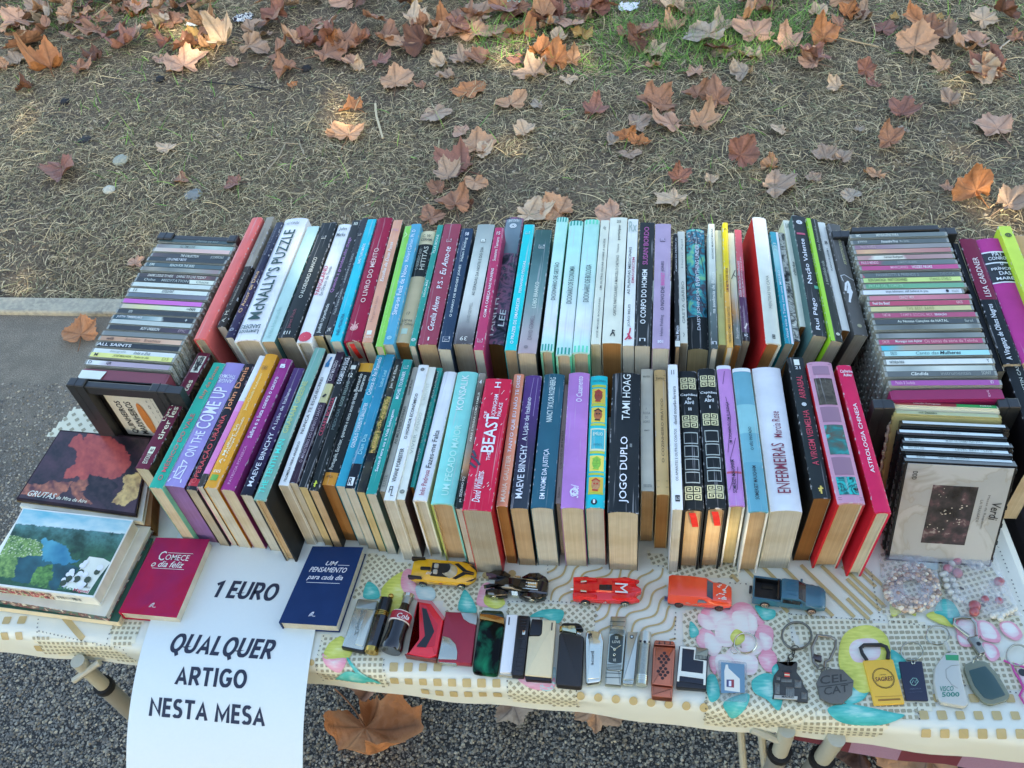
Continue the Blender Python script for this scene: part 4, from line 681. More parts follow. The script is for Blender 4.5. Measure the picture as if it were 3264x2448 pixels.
bk(4, (1762, 1896, 1257, 1285), (1486, 1627, 178, 188), 12, 'p', '5d5e61', '5d5e61', '2c2d30', 'g', 'grey paperback with a white figure printed on its spine, last of the back row', ['a|.64|.94|.5|.72|b9b98f|im|AS BOLOTAS DOURADAS', (ringmark, .5, .085, 'a8a78c', .15, (1, .6, .3), .04), (lines, [[(.1, .37), (.25, .43), (.45, .45), (.5, .40), (.35, .33), (.2, .27)], [(.25, .35), (.5, .43)], [(.3, .3), (.55, .36), (.4, .42)]], 'dfe3e3', .17, 'figure_print'), (lines, [[(-.0, .50), (.3, .51), (.95, .47)], [(.0, .50), (.1, .45)]], 'dfe3e3', .05)])
def tarot(root, surf):
    patch(root, surf, .2, .85, .835, .97, 'd8d8d4'); rr = random.Random(3)
    lines(root, surf, [[(.52, pv(.84)), (.52, pv(.965))], [(.22, pv(.903)), (.83, pv(.903))]]+[[(.25+rr.random()*.55, pv(.845+rr.random()*.12)) for _ in range(3)] for _ in range(16)], '33312f', .04, 'tarot_print')
bk(5, (65, 172, 932), (520, 612, 104), -1, 'p', '6b2d45', '6b2d45', 'n:3c1d28,6b4a3c,2b2024,8a6a50,30', 'c', 'dark burgundy paperback with cream lettering and four small black and white pictures at its end', ['a|.42|.60|.1|.36|e3cdb9|b|L\'art de', 'a|.26|.77|.42|.84|e3cdb9|b|tirer les cartes', 'a|.045|.13|.35|.7|e3d5c9|m|EDITIONS', (framep, .33, .72, .135, .195, 'e3d5c9', .07), 'a|.145|.185|.42|.62|e3d5c9|b|ESI', (tarot,)])
bk(5, (160, 267, 1068), (632, 716, 176), 0, 'p', '31a093', '31a093', '6fb5a5', 'c', 'teal green paperback with red capitals along its spine', ['a|.06|.60|.3|.72|b8505c|m|O MÉDICO DO VALE', 'a|.72|.97|.35|.78|c06a58|m|Ruy de Sousa'])
def hand(root, surf):
    lines(root, surf, [[(.3, .06), (.62, .055), (.66, .15), (.3, .14), (.3, .06)], [(.4, .13), (.36, .19), (.62, .17)], [(.36, .07), (.6, .12)], [(.12, .03), (.18, .05)], [(.14, .1), (.22, .105)], [(.75, .03), (.72, .05)]], 'f0f0f5', .05, 'drawn_hand')
bk(5, (265, 428, 1055, 1060), (720, 851, 176), 0, 'p', '8f86c8', '8f86c8', '40334f', 'p', 'lilac paperback with hand-drawn white title lettering and violet page edges', ['a|.245|.455|.28|.76|f0f0f5|m|ON THE', 'a|.475|.805|.1|.84|f0f0f5|m|COME UP', 'f|.84|.87|.1|.85|e3e1ef|m|ANGIE', 'f|.875|.905|.05|.9|e3e1ef|m|THOMAS', (hand,)])
bk(5, (428, 511, 1082), (858, 920, 182), 0, 'p', 'c:33343f@0,b03a48@.03,33343f@.09', None, None, 'g', 'black paperback with crowded red and orange capitals', ['a|.05|.60|.1|.8|bf4a52|b|OPERAÇÃO URÂNIA', 'a|.64|.97|.15|.85|d08a62|b|John Denis'])
bk(5, (510, 556, 1060), (958, 1000, 125), 0, 'p', 'c:4a4645@0,cf7fbf@.1,cf7fbf@.3,d88ccb@.58,cfe0e3@.66', 'd78ac8', None, 'w', 'narrow pink and white paperback beside the orange one', [])
bk(5, (554, 661, 1066), (1003, 1086, 112), 0, 'b', 'd59638', 'd59638', 'a8731f', 'w', 'orange paperback with small white lettering and a green mark at its foot', ['a|.18|.48|.3|.52|f2e3c4|m|A Mulher Só', 'a|.20|.53|.55|.78|f2e3c4|m|e o Príncipe Encantado', 'a|.58|.85|.35|.62|e8d3a0||Jean-Claude Kaufmann', 'x|.88|.91|.25|.75|7a5c28|m|PERGAMINHO', 'a|.115|.135|.25|.75|f0e6d0|b|EX', (patch, .2, .72, .055, .1, '5f9c3f')])
bk(5, (675, 777, 1082), (1102, 1197, 147), 0, 'b', '8f3783', '8f3783', '77306e', 'c', 'magenta-purple paperback with white mixed-case title lettering', ['a|.40|.86|.3|.62|efdcec|m|Safira e a luta contra o cancro', 'a|.04|.34|.35|.6|b98ab5|m|PATRÍCIA FONSECA', (logo, .5, .945, 'efe3ee', None, .22)])
bk(5, (815, 911, 1120), (1206, 1281, 213), 0, 'p', 'g:2a3040@0,3a2f58@.3,4a3568@.6,57407a@1', None, None, 'w', 'dark purple paperback with tall white capitals, left of the teal hardback in the front row', ['a|.07|.50|.28|.7|e0e3ea|m|MAEVE BINCHY', 'a|.52|.84|.3|.66|d8d3e6||A Lição de Italiano'])
bk(5, (910, 1001, 1152), (1350, 1432, 68), 0, 'h', '6f9f9d', '2b2e33', '26292d', 't', 'worn teal hardback with a black cover side and engraved capitals', ['a|.04|.40|.25|.7|3fd0cc|m|THE TENTH MAN', 'a|.44|.78|.2|.65|a9b578|m|GRAHAM GREENE'], D=.142)
bk(5, (1090, 1167, 1051), (1446, 1507, 111), 0, 'p', 'd3e0e3', None, None, 'w', 'narrow white paperback with black capitals and a blue arrow at its far end', ['a|.03|.34|.35|.66|2f3336|b|FILOMENA VIEIRA ANGÉLICO', 'a|.40|.82|.3|.66|2f3336|m|NUNCA TE ESQUECEREI', (patch, .25, .7, .90, .93, '24699c'), (lines, [[(.35, pv(.92)), (.6, pv(.96))], [(.5, pv(.92)), (.62, pv(.97))]], '24699c', .2)])
bk(6, (-66, 0, 1034), (280, 332, 96), 0, 'p', 'c:3f3348@0,b3b18a@.62,3f3348@.76', None, None, 'w', 'narrow plum paperback with a pale olive band across its spine', ['a|.16|.60|.25|.7|9a8fa3|m|O MINISTÉRIO DO ESPÍRITO SANTO', 'a|.78|.93|.25|.7|b9b3c0|m|CAIO MACEDO', (lines, [[(.4, .63), (.6, .645)]], '2b2620', .3)])
bk(6, (-2, 72, 1063), (340, 389, 128), 0, 'p', '2f343a', None, None, 'y', 'black paperback with crimson capitals halfway and white block capitals at the far end', ['a|.40|.69|.25|.7|a83c55|m|CESARE BORGIA', 'a|.79|.985|.2|.75|dfe3e4|b|O DOBRO DO DUCE', (lines, [[(.78, .46), (.82, .66)]], 'b9bec0', .14)])
bk(6, (74, 151, 1088), (386, 437, 166), 0, 'p', '2c3336', None, None, 't', 'black paperback with a small yellow-green figure at its foot', ['a|.48|.64|.3|.66|5d6f74||MEIO-DIA', 'a|.66|.85|.3|.7|7f9290|m|ROGER VAILLAND', 'x|.88|.91|.25|.75|c5cccc|b|12', (patch, .2, .8, .94, .97, 'c5cccc'), (lines, [[(.42, .03), (.55, .06)], [(.5, .025), (.48, .065)], [(.35, .045), (.65, .05)]], 'b9c23a', .12)])
bk(6, (150, 266, 1048), (447, 546, 177), 0, 'p', 'c:d18f3c@0,30353a@.108,d69c3c@.928', '30353a', '30353a', 'o', 'black paperback with an orange block at each end of its spine', ['x|.06|.085|.3|.72|5a3c1c|m|ÁFICA', 'a|.13|.76|.3|.62|cfd5d6|m|Português, Escritor, quarenta e cinco anos de idade', 'a|.77|.91|.2|.45|cfd5d6|b|Bernardo', 'a|.77|.90|.5|.75|cfd5d6|b|Santareno'])
bk(6, (275, 330, 1056), (556, 634, 120), 0, 'p', '2f8fb0', '2f8fb0', '2f8fb0', 'w', 'narrow teal-blue paperback to the left of the wider blue one with a boxed letter', ['a|.30|.64|.3|.72|d5e6ea|m|GONZALO TORRENTE BALLESTER', 'a|.70|.98|.2|.72|d5e6ea|m|Crónica do Rei Pasmado'])
bk(6, (326, 412, 1068, 1076), (634, 687, 115), 0, 'p', 'c:232c3c@0,2f7fa5@.19', '2f7fa5', '2d6f90', 'w', 'blue paperback with a dark foot carrying a boxed white letter', ['a|.26|.41|.3|.72|8fc3d8|m|Dian Dia', 'a|.76|.88|.35|.72|8fc3d8|m|Isabel Leal', (patch, .18, .75, .02, .085, 'd9e0e3'), 'x|.027|.078|.25|.6|1e2633|b|R'])
bk(6, (414, 481, 1098), (700, 752, 147), 0, 'p', 'n:272b30,30353a,4a4a40,30', None, None, 'y', 'black paperback with a gold fern picture around its yellow capitals', [(patch, .15, .9, .3, .72, cover('n:2b2f30,6b6a38,a8985a,3b3f30,70', .03, .2, .12, .4, 3), 'fern_print'), 'a|.30|.70|.3|.75|c9a05a|m|REINTEGRAÇÃO', 'a|.78|.95|.3|.75|c3c8c8|m|Jan Val Ellam'])
bk(6, (480, 562, 1112), (756, 818, 152), 0, 'p', '2a8a8c', None, '24484c', 'w', 'sea-green paperback with white typewriter-like title lettering in the front row', ['a|.17|.63|.3|.66|dff0ee|b|Sexta-Feira ou a Vida Selvagem', 'a|.71|.91|.3|.66|dff0ee|m|MICHEL TOURNIER', (logo, .5, .945, '2a8a8c', 'e0eeee', .24)])
bk(6, (585, 622, 1094), (820, 862, 206), 0, 'p', 'b9bdbd', '5f2a3c', None, 'w', 'narrow light grey paperback squeezed between the sea-green and the white ones', ['a|.39|.69|.25|.75|555b5c|m|AS MULHERZINHAS', 'a|.04|.14|.2|.8|777||ILUSTR.', 'a|.78|.9|.3|.7|333|m|Louisa M. Alcott'])
bk(6, (610, 692, 1158), (865, 934, 190), 0, 'p', 'd6e0e2', None, None, 'w', 'white paperback with bold black capitals and a square bracket emblem at its foot', ['a|.14|.39|.3|.68|26292c|b|VIVIANE FORRESTER', 'a|.46|.79|.3|.68|26292c|b|O HORROR ECONÓMICO', (lines, [[(.3, .05), (.3, .09), (.55, .09), (.55, .03), (.75, .03)], [(.3, .07), (.55, .07)]], '26292c', .07), (ringmark, .5, .965, '55595c', .18, (1, .5), .06)])
bk(6, (698, 768, 1152), (936, 984, 206), 0, 'p', 'd0d8d8', None, '3a2a30', 'w', 'white paperback with very faint grey lettering', ['a|.35|.50|.3|.7|9aa3a3||VIVER', 'a|.52|.66|.3|.7|a5adad||AMADO', 'a|.72|.88|.3|.7|b5bcbc|m|E. MAUTET', (ringmark, .5, .06, '555b5c', .25, (1, .5), .07)])
bk(6, (775, 832, 1062), (985, 1033, 211), 0, 'p', '35a0a0', '35a0a0', None, 'o', 'short turquoise paperback in front of the back row, left of the white hardback', ['a|.22|.33|.25|.75|dff0ee|b|Arroyo', 'a|.38|.72|.3|.66|8fcfc9||EL CABALLERO DEL ALBA', 'a|.75|.97|.3|.66|c9e6e2||ALEX CORDERO'])
bk(6, (815, 922, 1158), (1042, 1134, 238), 0, 'j', 'd8e4e7', None, 'c9d3d6', 'w', 'white hardback with one rounded blank half and crimson and black title lettering', ['a|.04|.24|.38|.74|8f2a48|m|Inês Pedrosa', 'a|.26|.55|.38|.76|2c3033|m|Fazes-me Falta'])
bk(6, (945, 1113, 1180), (1138, 1288, 238), 0, 'j', '80ccd0', '9fb06a', '80ccd0', 't', 'pale turquoise hardback with whitish capitals in the front row', ['a|.06|.60|.4|.72|a9dcda|m|UM PECADO MAIOR', 'a|.71|.97|.28|.62|c9e8e3|m|KONSALIK'])
bk(6, (1125, 1172, 1218), (1292, 1342, 250), 0, 'p', 'g:30383a@0,30383a@.2,a8896a@.33,8a8580@.45,4a4a48@.8,85807c@1', None, None, 'w', 'narrow dark paperback with a brownish picture strip left of the big crimson book', ['a|.05|.24|.3|.75|d5dad6|m|pe. ZEZINHO SCJ', 'a|.50|.86|.3|.72|d5d5cc|m|AMAR E PENSAR COMO FAMÍLIA', 'x|.92|.95|.3|.7|e0e0e0|b|4'])
def beast(root, surf):
    rr = random.Random(5)
    lines(root, surf, [[(u, v), (u+.04, v+.012)] for u, v in [(.08+.84*rr.random(), .04+.9*rr.random()) for _ in range(16)]], 'f2c9d3', .022, 'printed_flecks')
    lines(root, surf, [[(-.0, .38), (.2, .35), (.33, .32)], [(0, .33), (.2, .3)], [(.02, .42), (.15, .38)]], '3a3f55', .09, 'printed_claw')
bk(6, (1172, 1382, 1227, 1232), (1340, 1532, 289), 0, 'p', 'c02448', 'c02448', '93182a', 'g', 'thick crimson paperback with playful white lettering and scattered flecks', ['a|.06|.30|.28|.56|f2e9ec|im|David Walliams', 'a|.385|.45|.55|.68|f2e9ec|m|THE', 'a|.45|.735|.30|.76|f5eef0|b|BEAST', 'a|.70|.755|.18|.3|f2e9ec|m|OF', 'a|.70|.88|.45|.6|f2e9ec|m|BUCKINGHAM', 'a|.72|.82|.68|.82|f2e9ec|m|PALACE', 'a|.93|.97|.4|.62|f5eef0|b|H', (beast,)], D=.14)
bk(7, (190, 268, 1117), (318, 397, 147), 0, 'b', 'd58a76', 'cfa59c', '93523a', 'o', 'salmon pink paperback with bold white capitals, right of the thick crimson one', ['a|.03|.39|.3|.75|e3c3ba|m|MARIA GAUTIER', 'a|.41|.985|.28|.76|f7efec|b|TANTO QUE EU NÃO TE DISSE'])
def smoke(root, surf): lines(root, surf, [[(.3, pv(.6)), (.42, pv(.8)), (.55, pv(.98))], [(.75, pv(.7)), (.8, pv(.98))]], '8a7ab0', .03, 'spine_crease')
bk(7, (290, 422, 1131), (400, 527, 157), 0, 'b', 'g:3a4656@0,3d4458@.25,453a66@.5,543c80@.8,5a4288@1', None, '28303a', 't', 'slate to purple paperback with white capitals between the salmon pink and deep blue ones', ['a|.07|.48|.22|.62|dfe6ec|m|MAEVE BINCHY', 'a|.51|.83|.25|.6|cfd5e6||A Lição de Italiano', (smoke,)])
bk(7, (440, 607, 1128), (540, 695, 145), 0, 'b', '2f607a', '2f607a', '26485a', 'w', 'deep blue paperback with white condensed capitals in the front row', ['a|.06|.44|.36|.66|dbe8ee|m|EM NOME DA JUSTIÇA', 'a|.64|.965|.32|.60|c3d8e2|m|NANCY TAYLOR ROSENBERG'])
bk(7, (630, 658, 1098), (688, 714, 226), 0, 'p', 'b5a8a8', '2b4a48', '7a3c60', 'w', 'very thin greyish booklet between the deep blue and the lilac books', ['a|.3|.62|.3|.7|6a6060|m|O FEITO DE W. MILE MORTA', 'a|.05|.14|.3|.7|6a6060||Rebecca'])
bk(7, (660, 833, 1127, 1131), (722, 877, 136), 0, 'b', 'a978c4', 'a978c4', '7a3f7a', 'c', 'bright lilac paperback with white lettering at both ends of its spine', ['a|.78|.965|.42|.7|efe3f5|m|O Casamento', 'a|.07|.17|.4|.75|efe3f5|im|Steel', (ringmark, .55, .12, 'efe3f5', .17, (1, .8), .04)])
def comics(root, surf):
    for v0, v1, bgc, sk, fg in ((.795, .905, 'c9b23a', '8a3b22', 'a0281f'), (.655, .765, 'd0bd45', '9a5a30', '3a2018'), (.285, .405, 'd0c95a', '6fa83a', '7fb03a'), (.12, .24, 'd0b038', 'c08058', 'b03520')):
        patch(root, surf, .12, .9, v0, v1, bgc, 'portrait_panel'); vm = (pv(v0)+pv(v1))/2; hh = (pv(v1)-pv(v0))/2
        mb = MB(); mb.add([surf(.5+.24*math.cos(t*.524), vm+hh*.72*math.sin(t*.524), .0006) for t in range(12)], [tuple(range(12))]); mb.build('portrait', M(sk, .5, mott=.5, sc_=400), root)
        lines(root, surf, [[(.3, vm+hh*.5), (.5, vm+hh*.75), (.7, vm+hh*.45)], [(.35, vm-hh*.7), (.6, vm-hh*.75)], [(.4, vm+hh*.1), (.44, vm+hh*.1)], [(.56, vm+hh*.1), (.6, vm+hh*.1)]], fg, .09, 'portrait_lines')
    for v in (.915, .775, .63, .42, .255, .105): patch(root, surf, .1, .92, v, v+.018, 'a9b43a', 'scroll_ornament')
    patch(root, surf, .1, .95, .44, .61, 'bfc8b0'); patch(root, surf, .17, .88, .455, .6, '2f9fb8')
    vm = pv(.045); mb = MB(); mb.add([surf(.45+.17*math.cos(t*.524), vm+.02*math.sin(t*.524), .0006) for t in range(12)], [tuple(range(12))]); mb.build('number_disc', M('1d2a33'), root)
bk(7, (840, 985, 1118, 1140), (881, 1006, 157, 163), 0, 'b', '27b3c6', '3aa0b0', '8a3038', 'w', 'turquoise comic book with four small framed portraits down its spine', [(comics,), 'x|.03|.058|.4|.5|f0f5f5|b|1', 'x|.95|.965|.15|.9|1d4a6a|b|HISTÓRIAS', 'x|.55|.58|.25|.8|d8e6c9||EMÍLIO', 'x|.475|.49|.3|.75|1d3a5a||MONTE ALTO'])
bk(7, (1000, 1240, 1157, 1163), (1045, 1247, 138), 0, 'b', '2e353d', '2e353d', '262b31', 'c', 'thick black paperback with very large thin white capitals in the middle of the front row', ['a|.06|.54|.36|.68|e3e9ec|m|JOGO DUPLO', 'a|.66|.98|.38|.66|d5dce0|m|TAMI HOAG', (patch, .68, .76, .475, .5, '6a7076', 'scuff')], D=.129)
bk(7, (1255, 1346, 1007), (1250, 1342, 110), 0, 'p', 'c3c6c4', 'c3c6c4', None, 't', 'short grey-white book with tiny grey capitals stacked on its spine', ['x|.67|.69|.4|.5|8a8c8c|m|A', 'x|.635|.655|.2|.78|8a8c8c|m|ROSA', 'x|.60|.62|.35|.6|8a8c8c|m|DO', 'x|.565|.585|.2|.75|8a8c8c|m|ADRO', 'x|.93|.942|.15|.75|55595a|b|BIBLIOTECA', 'x|.5|.51|.3|.7|55595a|b|ROMANCE', 'x|.03|.055|.2|.85|77797a|m|PORTO/EDITORA'.replace('/', ' ')], D=.11)
bk(7, (1368, 1457, 1032), (1345, 1437, 116), 0, 'b', 'c0a57c', 'b0966c', None, 'o', 'tattered tan book with brown capitals and frayed leaves at its foot', ['a|.26|.77|.42|.68|5f4a30|m|O COZINHEIRO PRÁTICO', (lines, [[(.05, .95), (.95, .95)], [(.05, .905), (.95, .905)], [(.05, .1), (.95, .1)], [(.05, .055), (.95, .055)]], '5f4a30', .03), 'x|.92|.94|.15|.85|4a3a26|m|Eurico'], D=.118)
bk(7, (1480, 1562, 1142), (1450, 1517, 78), 0, 'p', 'd0dde6', None, '2b2d33', 'w', 'white paperback standing slightly proud with an upright black 11 at its far end', ['x|.93|.96|.32|.62|22262a|b|11', 'a|.59|.85|.38|.72|26292c|m|david mourão-ferreira', 'a|.2|.56|.4|.66|44484c||OS AMANTES E OUTROS CONTOS', (framep, .3, .75, .055, .1, '33383c', .05), (logo, .52, .078, '33383c', None, .13)])
def capitaes(root, surf):
    for v in (.91, .64, .12): meander(root, surf, v)
    for v in (.195, .29, .385, .48): framep(root, surf, .14, .86, v, v+.083, 'a8b0b4', .03)
bk(8, (180, 336, 1142), (140, 277, 125), 0, 'h', '2c3136', None, None, 't', 'black hardback with gold meander ornaments, the left one of the pair with the red ribbons', [(capitaes,), 'x|.815|.835|.05|.95|dfe3e4|b|Capitães', 'x|.79|.81|.4|.62|dfe3e4|b|de', 'x|.76|.785|.25|.75|dfe3e4|b|Abril', 'x|.715|.735|.45|.6|dfe3e4|m|II', (ribbon,)])
bk(8, (345, 502, 1132), (285, 417, 107), 0, 'h', '2c3136', None, None, 't', 'black hardback with gold meander ornaments, the right one of the pair with the red ribbons', [(capitaes,), 'x|.815|.835|.05|.95|dfe3e4|b|Capitães', 'x|.79|.81|.4|.62|dfe3e4|b|de', 'x|.76|.785|.25|.75|dfe3e4|b|Abril', 'x|.715|.735|.49|.54|dfe3e4|m|I', (ribbon,)])
bk(8, (515, 636, 1113), (424, 527, 84), 0, 'j', 'c:b07fc4@0,b589c8@.97,dfe3ea@.975', 'd9dde0', 'd9dde0', 'y', 'lilac marbled hardback with small black capitals and white board edges', [(lines, [[(.1, .1), (.5, .2), (.3, .3), (.8, .45)], [(.2, .35), (.6, .6), (.4, .75)], [(.6, .1), (.75, .25)], [(.3, .85), (.5, .95)]], '4a2a5c', .035, 'marbling'), 'a|.09|.33|.3|.55|2c2540|b|SOMERSET MAUGHAM', 'a|.44|.74|.35|.6|2c2540|m|UM CASAMENTO EM FLORENÇA', (patch, .02, .98, .235, .25, 'a84a62')])
bk(8, (655, 811, 1152, 1157), (540, 671, 103), 0, 'j', 'c:5f9ab5@0,6aa3bb@.35,7fb3c4@.55,6299b2@.75,4a8099@.97,dfe6e8@.975', 'd9dde0', 'd9dde0', 't', 'blue marbled hardback with small black capitals and white board edges', ['a|.08|.32|.4|.6|1f3344|b|SOMERSET MAUGHAM', 'a|.43|.59|.4|.6|1f3344|b|O VÉU PINTADO'])
bk(8, (820, 1057, 1147, 1152), (683, 893, 97), 0, 'b', 'd9e4e9', 'd0d8dc', 'e0d0d4', 'w', 'thick plain white paperback with large dark red capitals', ['a|.12|.47|.28|.72|7a2440|m|ENFERMEIRAS', 'a|.51|.69|.42|.7|7a2440|m|Marcia Rose'], D=.126)
bk(8, (1130, 1270, 1062), (944, 1057, 27), 2, 'p', '343c42', '1d1f23', '1d1f23', 'b', 'black paperback with blood red gothic capitals and a small yellow figure at its foot', ['a|.24|.63|.3|.68|b33a52|m|A VIRGEM VERMELHA', 'a|.71|.87|.3|.68|b33a52|m|ARRABAL', 'x|.915|.935|.35|.68|dfe3e4|b|21', (patch, .35, .7, .945, .985, 'd0d6d6'), (lines, [[(.42, .045), (.55, .07)], [(.5, .03), (.52, .075)], [(.38, .06), (.62, .062)]], 'c9b45a', .09), (ringmark, .48, .67, 'dfe3e4', .12, (1, .4), .05)])
def mauve(root, surf):
    patch(root, surf, .15, .82, .91, .97, '8a6a86')
    for v0, v1, a in ((.70, .885, 'n:4a4745,5c5854,2e2c2b,60'), (.35, .56, 'n:2f9fa8,3a6f74,5c5854,2fb0b8,26'), (.06, .19, 'n:1f2f33,2fb0b8,2a5560,2fb8c0,60')): patch(root, surf, .12, .85, v0, v1, cover(a, .09, .2, .12, .4, v0*9), 'picture_panel')
    patch(root, surf, .12, .85, .58, .685, '84657f'); patch(root, surf, .12, .85, .205, .33, '84657f')
    lines(root, surf, [[(.05, pv(.025)), (.95, pv(.025))], [(.05, pv(.04)), (.95, pv(.04))], [(.05, pv(.985)), (.95, pv(.985))]], '4a3a48', .015, 'printed_rule')
bk(8, (1312, 1521, 1092, 1100), (1085, 1271, 66, 55), 3, 'h', 'b58aaa', 'b0202c', 'a83a48', 't', 'mauve hardback with three dark picture panels and red board edges', [(mauve,)], D=.140)
bk(8, (1590, 1707, 1157, 1168), (1300, 1417, 92, 76), 3, 'h', 'c2285a', 'b01f2f', 'b02348', 'w', 'crimson pink hardback with thin white capitals, last of the front row', ['a|.27|.74|.36|.62|f5dfe6|m|ASTROLOGIA CHINESA', 'x|.945|.965|.1|.95|f5e6ea|b|Catherine', 'x|.92|.94|.25|.85|f5e6ea|b|Aubier'], D=.138)
blkp = M('33363b', .38, mott=.15, sc_=80, bump=.15)
jewel, N, L, b = newmat('clear_plastic_grey'); b.inputs['Base Color'].default_value = alb('a9aeae'); b.inputs['Roughness'].default_value = .12; b.inputs['Transmission Weight'].default_value = .35; b.inputs['Coat Weight'].default_value = .4
jdark = M('23262b', .22, coat=.3)
def frame_m(loc, yaw):
    return (loc, (0, 0, yaw))
CDROOT = []
def rack(loc, yaw, x0, x1, y0, y1, label, zp=.152, zc=.134, bk_=0):
    r = thing('cd_rack', label, 'CD rack', loc, 'black plastic CD racks', (0, 0, yaw))
    MB().box(x0, x1, y0, y1, .001, .006).build('base', blkp, r)
    for xa, xb in ((x0, x0+.0028), (x1-.0028, x1)): MB().box(xa, xb, y0+.02, y1-.02, .006, .062).build('side_wall', blkp, r)
    for xa, xb in ((x0, x0+.024), (x1-.024, x1)):
        for ya, yb in ((y0, y0+.014), (y1-.014, y1)):
            if bk_ and xa > .05 and ya > .1: xa, xb = xa-.004, xb-bk_
            mb = MB(); mb.prism([(xa, ya), (xb, ya), (xb, yb), (xa, yb)], .006, zp, .0015); mb.box(xa+.011, xa+.0118, ya-.0004, yb, .08, zp+.0005); mb.build('post', blkp, r)
    for ya in (y0+.002, y1-.012): MB().prism([(x0+.0243, ya), (x1-.0243, ya), (x1-.0243, ya+.010), (x0+.0243, ya+.010)], zc if ya < .1 else .134, zc+.015 if ya < .1 else .149, .0015).build('crossbar', blkp, r)
    MB().box(x0+.0243, x1-.0243, y1-.006, y1-.003, .006, .134).build('back_panel', blkp, r)
    return r
def cd(base, yaw, x, y, z, strip, label, texts=(), w=.125, t=.0098, h=.142, tilt=0.0, case=None, group=None, stripy=(.0008, .0084), side=None, name='cd_case', cat='CD case'):
    c, s = math.cos(yaw), math.sin(yaw); loc = Vector((base[0]+x*c-y*s, base[1]+x*s+y*c, TZ+z))
    r = thing(name, label, cat, loc, group, (-tilt, 0, yaw) if tilt else (random.uniform(-.012, .012), 0, yaw+random.uniform(-.006, .006)))
    mb = MB(); mb.box(0, w, .0012, t-.0012, 0, h-.0012); mb.box(.001, w-.001, 0, t, .0, h-.003)
    for k in range(11):
        zz = h-.006-k*.0125
        for xa, xb in ((-.0012, .0008), (w-.0008, w+.0012)): mb.box(xa, xb, .0015+.002*(k % 2), .0045+.002*(k % 2), zz-.005, zz)
    mb.build('case', case or jewel, r)
    y0, y1 = stripy; y1 = min(y1, t-.0004)
    mb = MB(); mb.add([(.003, y0, h-.0010), (w-.003, y0, h-.0010), (w-.003, y1, h-.0006), (.003, y1, h-.0006)], [(0, 1, 2, 3)])
    sp = strip if not isinstance(strip, str) else (cdstrip(strip, w) if ':' in strip else M(strip, .3, mott=.10, sc_=120)); mb.build('spine_insert', sp, r)
    for tx in texts:
        p = tx.split('|'); u0, u1, hh, fl = float(p[0]), float(p[1]), p[2], p[3]
        def fn(a, b2, u0=u0, u1=u1): return Vector((.003+(w-.006)*(u0+(u1-u0)*a), y0+(y1-y0)*(.16+.68*b2), h-.0002))
        text('|'.join(p[4:]), fn, M(hh, .35), r, 'lettering', .02 if 'b' in fl else .008, .3 if 'i' in fl else 0)
    return r
def cdstrip(spec, w):
    """colour sequence along the strip: s:hex@pos,..."""
    m, N, L, b = newmat('spine_print'); tc = N.new('ShaderNodeTexCoord'); sp = N.new('ShaderNodeSeparateXYZ'); L.new(tc.outputs['Object'], sp.inputs[0]); mr = N.new('ShaderNodeMapRange'); mr.inputs[2].default_value = w
    no = N.new('ShaderNodeTexNoise'); no.inputs['Scale'].default_value = 90; L.new(tc.outputs['Object'], no.inputs[0]); ma = N.new('ShaderNodeMath'); ma.operation = 'MULTIPLY_ADD'; ma.inputs[1].default_value = .1; L.new(sp.outputs[0], mr.inputs[0]); L.new(no.outputs[0], ma.inputs[0]); L.new(mr.outputs[0], ma.inputs[2])
    rp = N.new('ShaderNodeValToRGB'); st = sorted([q.split('@') for q in spec[2:].split(',')], key=lambda q: float(q[1])); el = rp.color_ramp.elements
    while len(el) < len(st): el.new(.5)
    for e, q in zip(el, st): e.position = float(q[1])
    for e, q in zip(el, st): e.color = alb(q[0])
    if spec[0] == 'c': rp.color_ramp.interpolation = 'CONSTANT'
    L.new(ma.outputs[0], rp.inputs[0]); L.new(rp.outputs[0], b.inputs['Base Color']); b.inputs['Roughness'].default_value = .3; return m
LB = (-.7097, .7971); LY = -.094
rack((LB[0], LB[1], TZ+.001), LY, -.003, .138, -.052, .252, 'black plastic rack full of CD cases on the left, nearest the kerb', bk_=.014)
LCD = [('c4c9c0', 'e', 'white CD case', '', '', 0)]
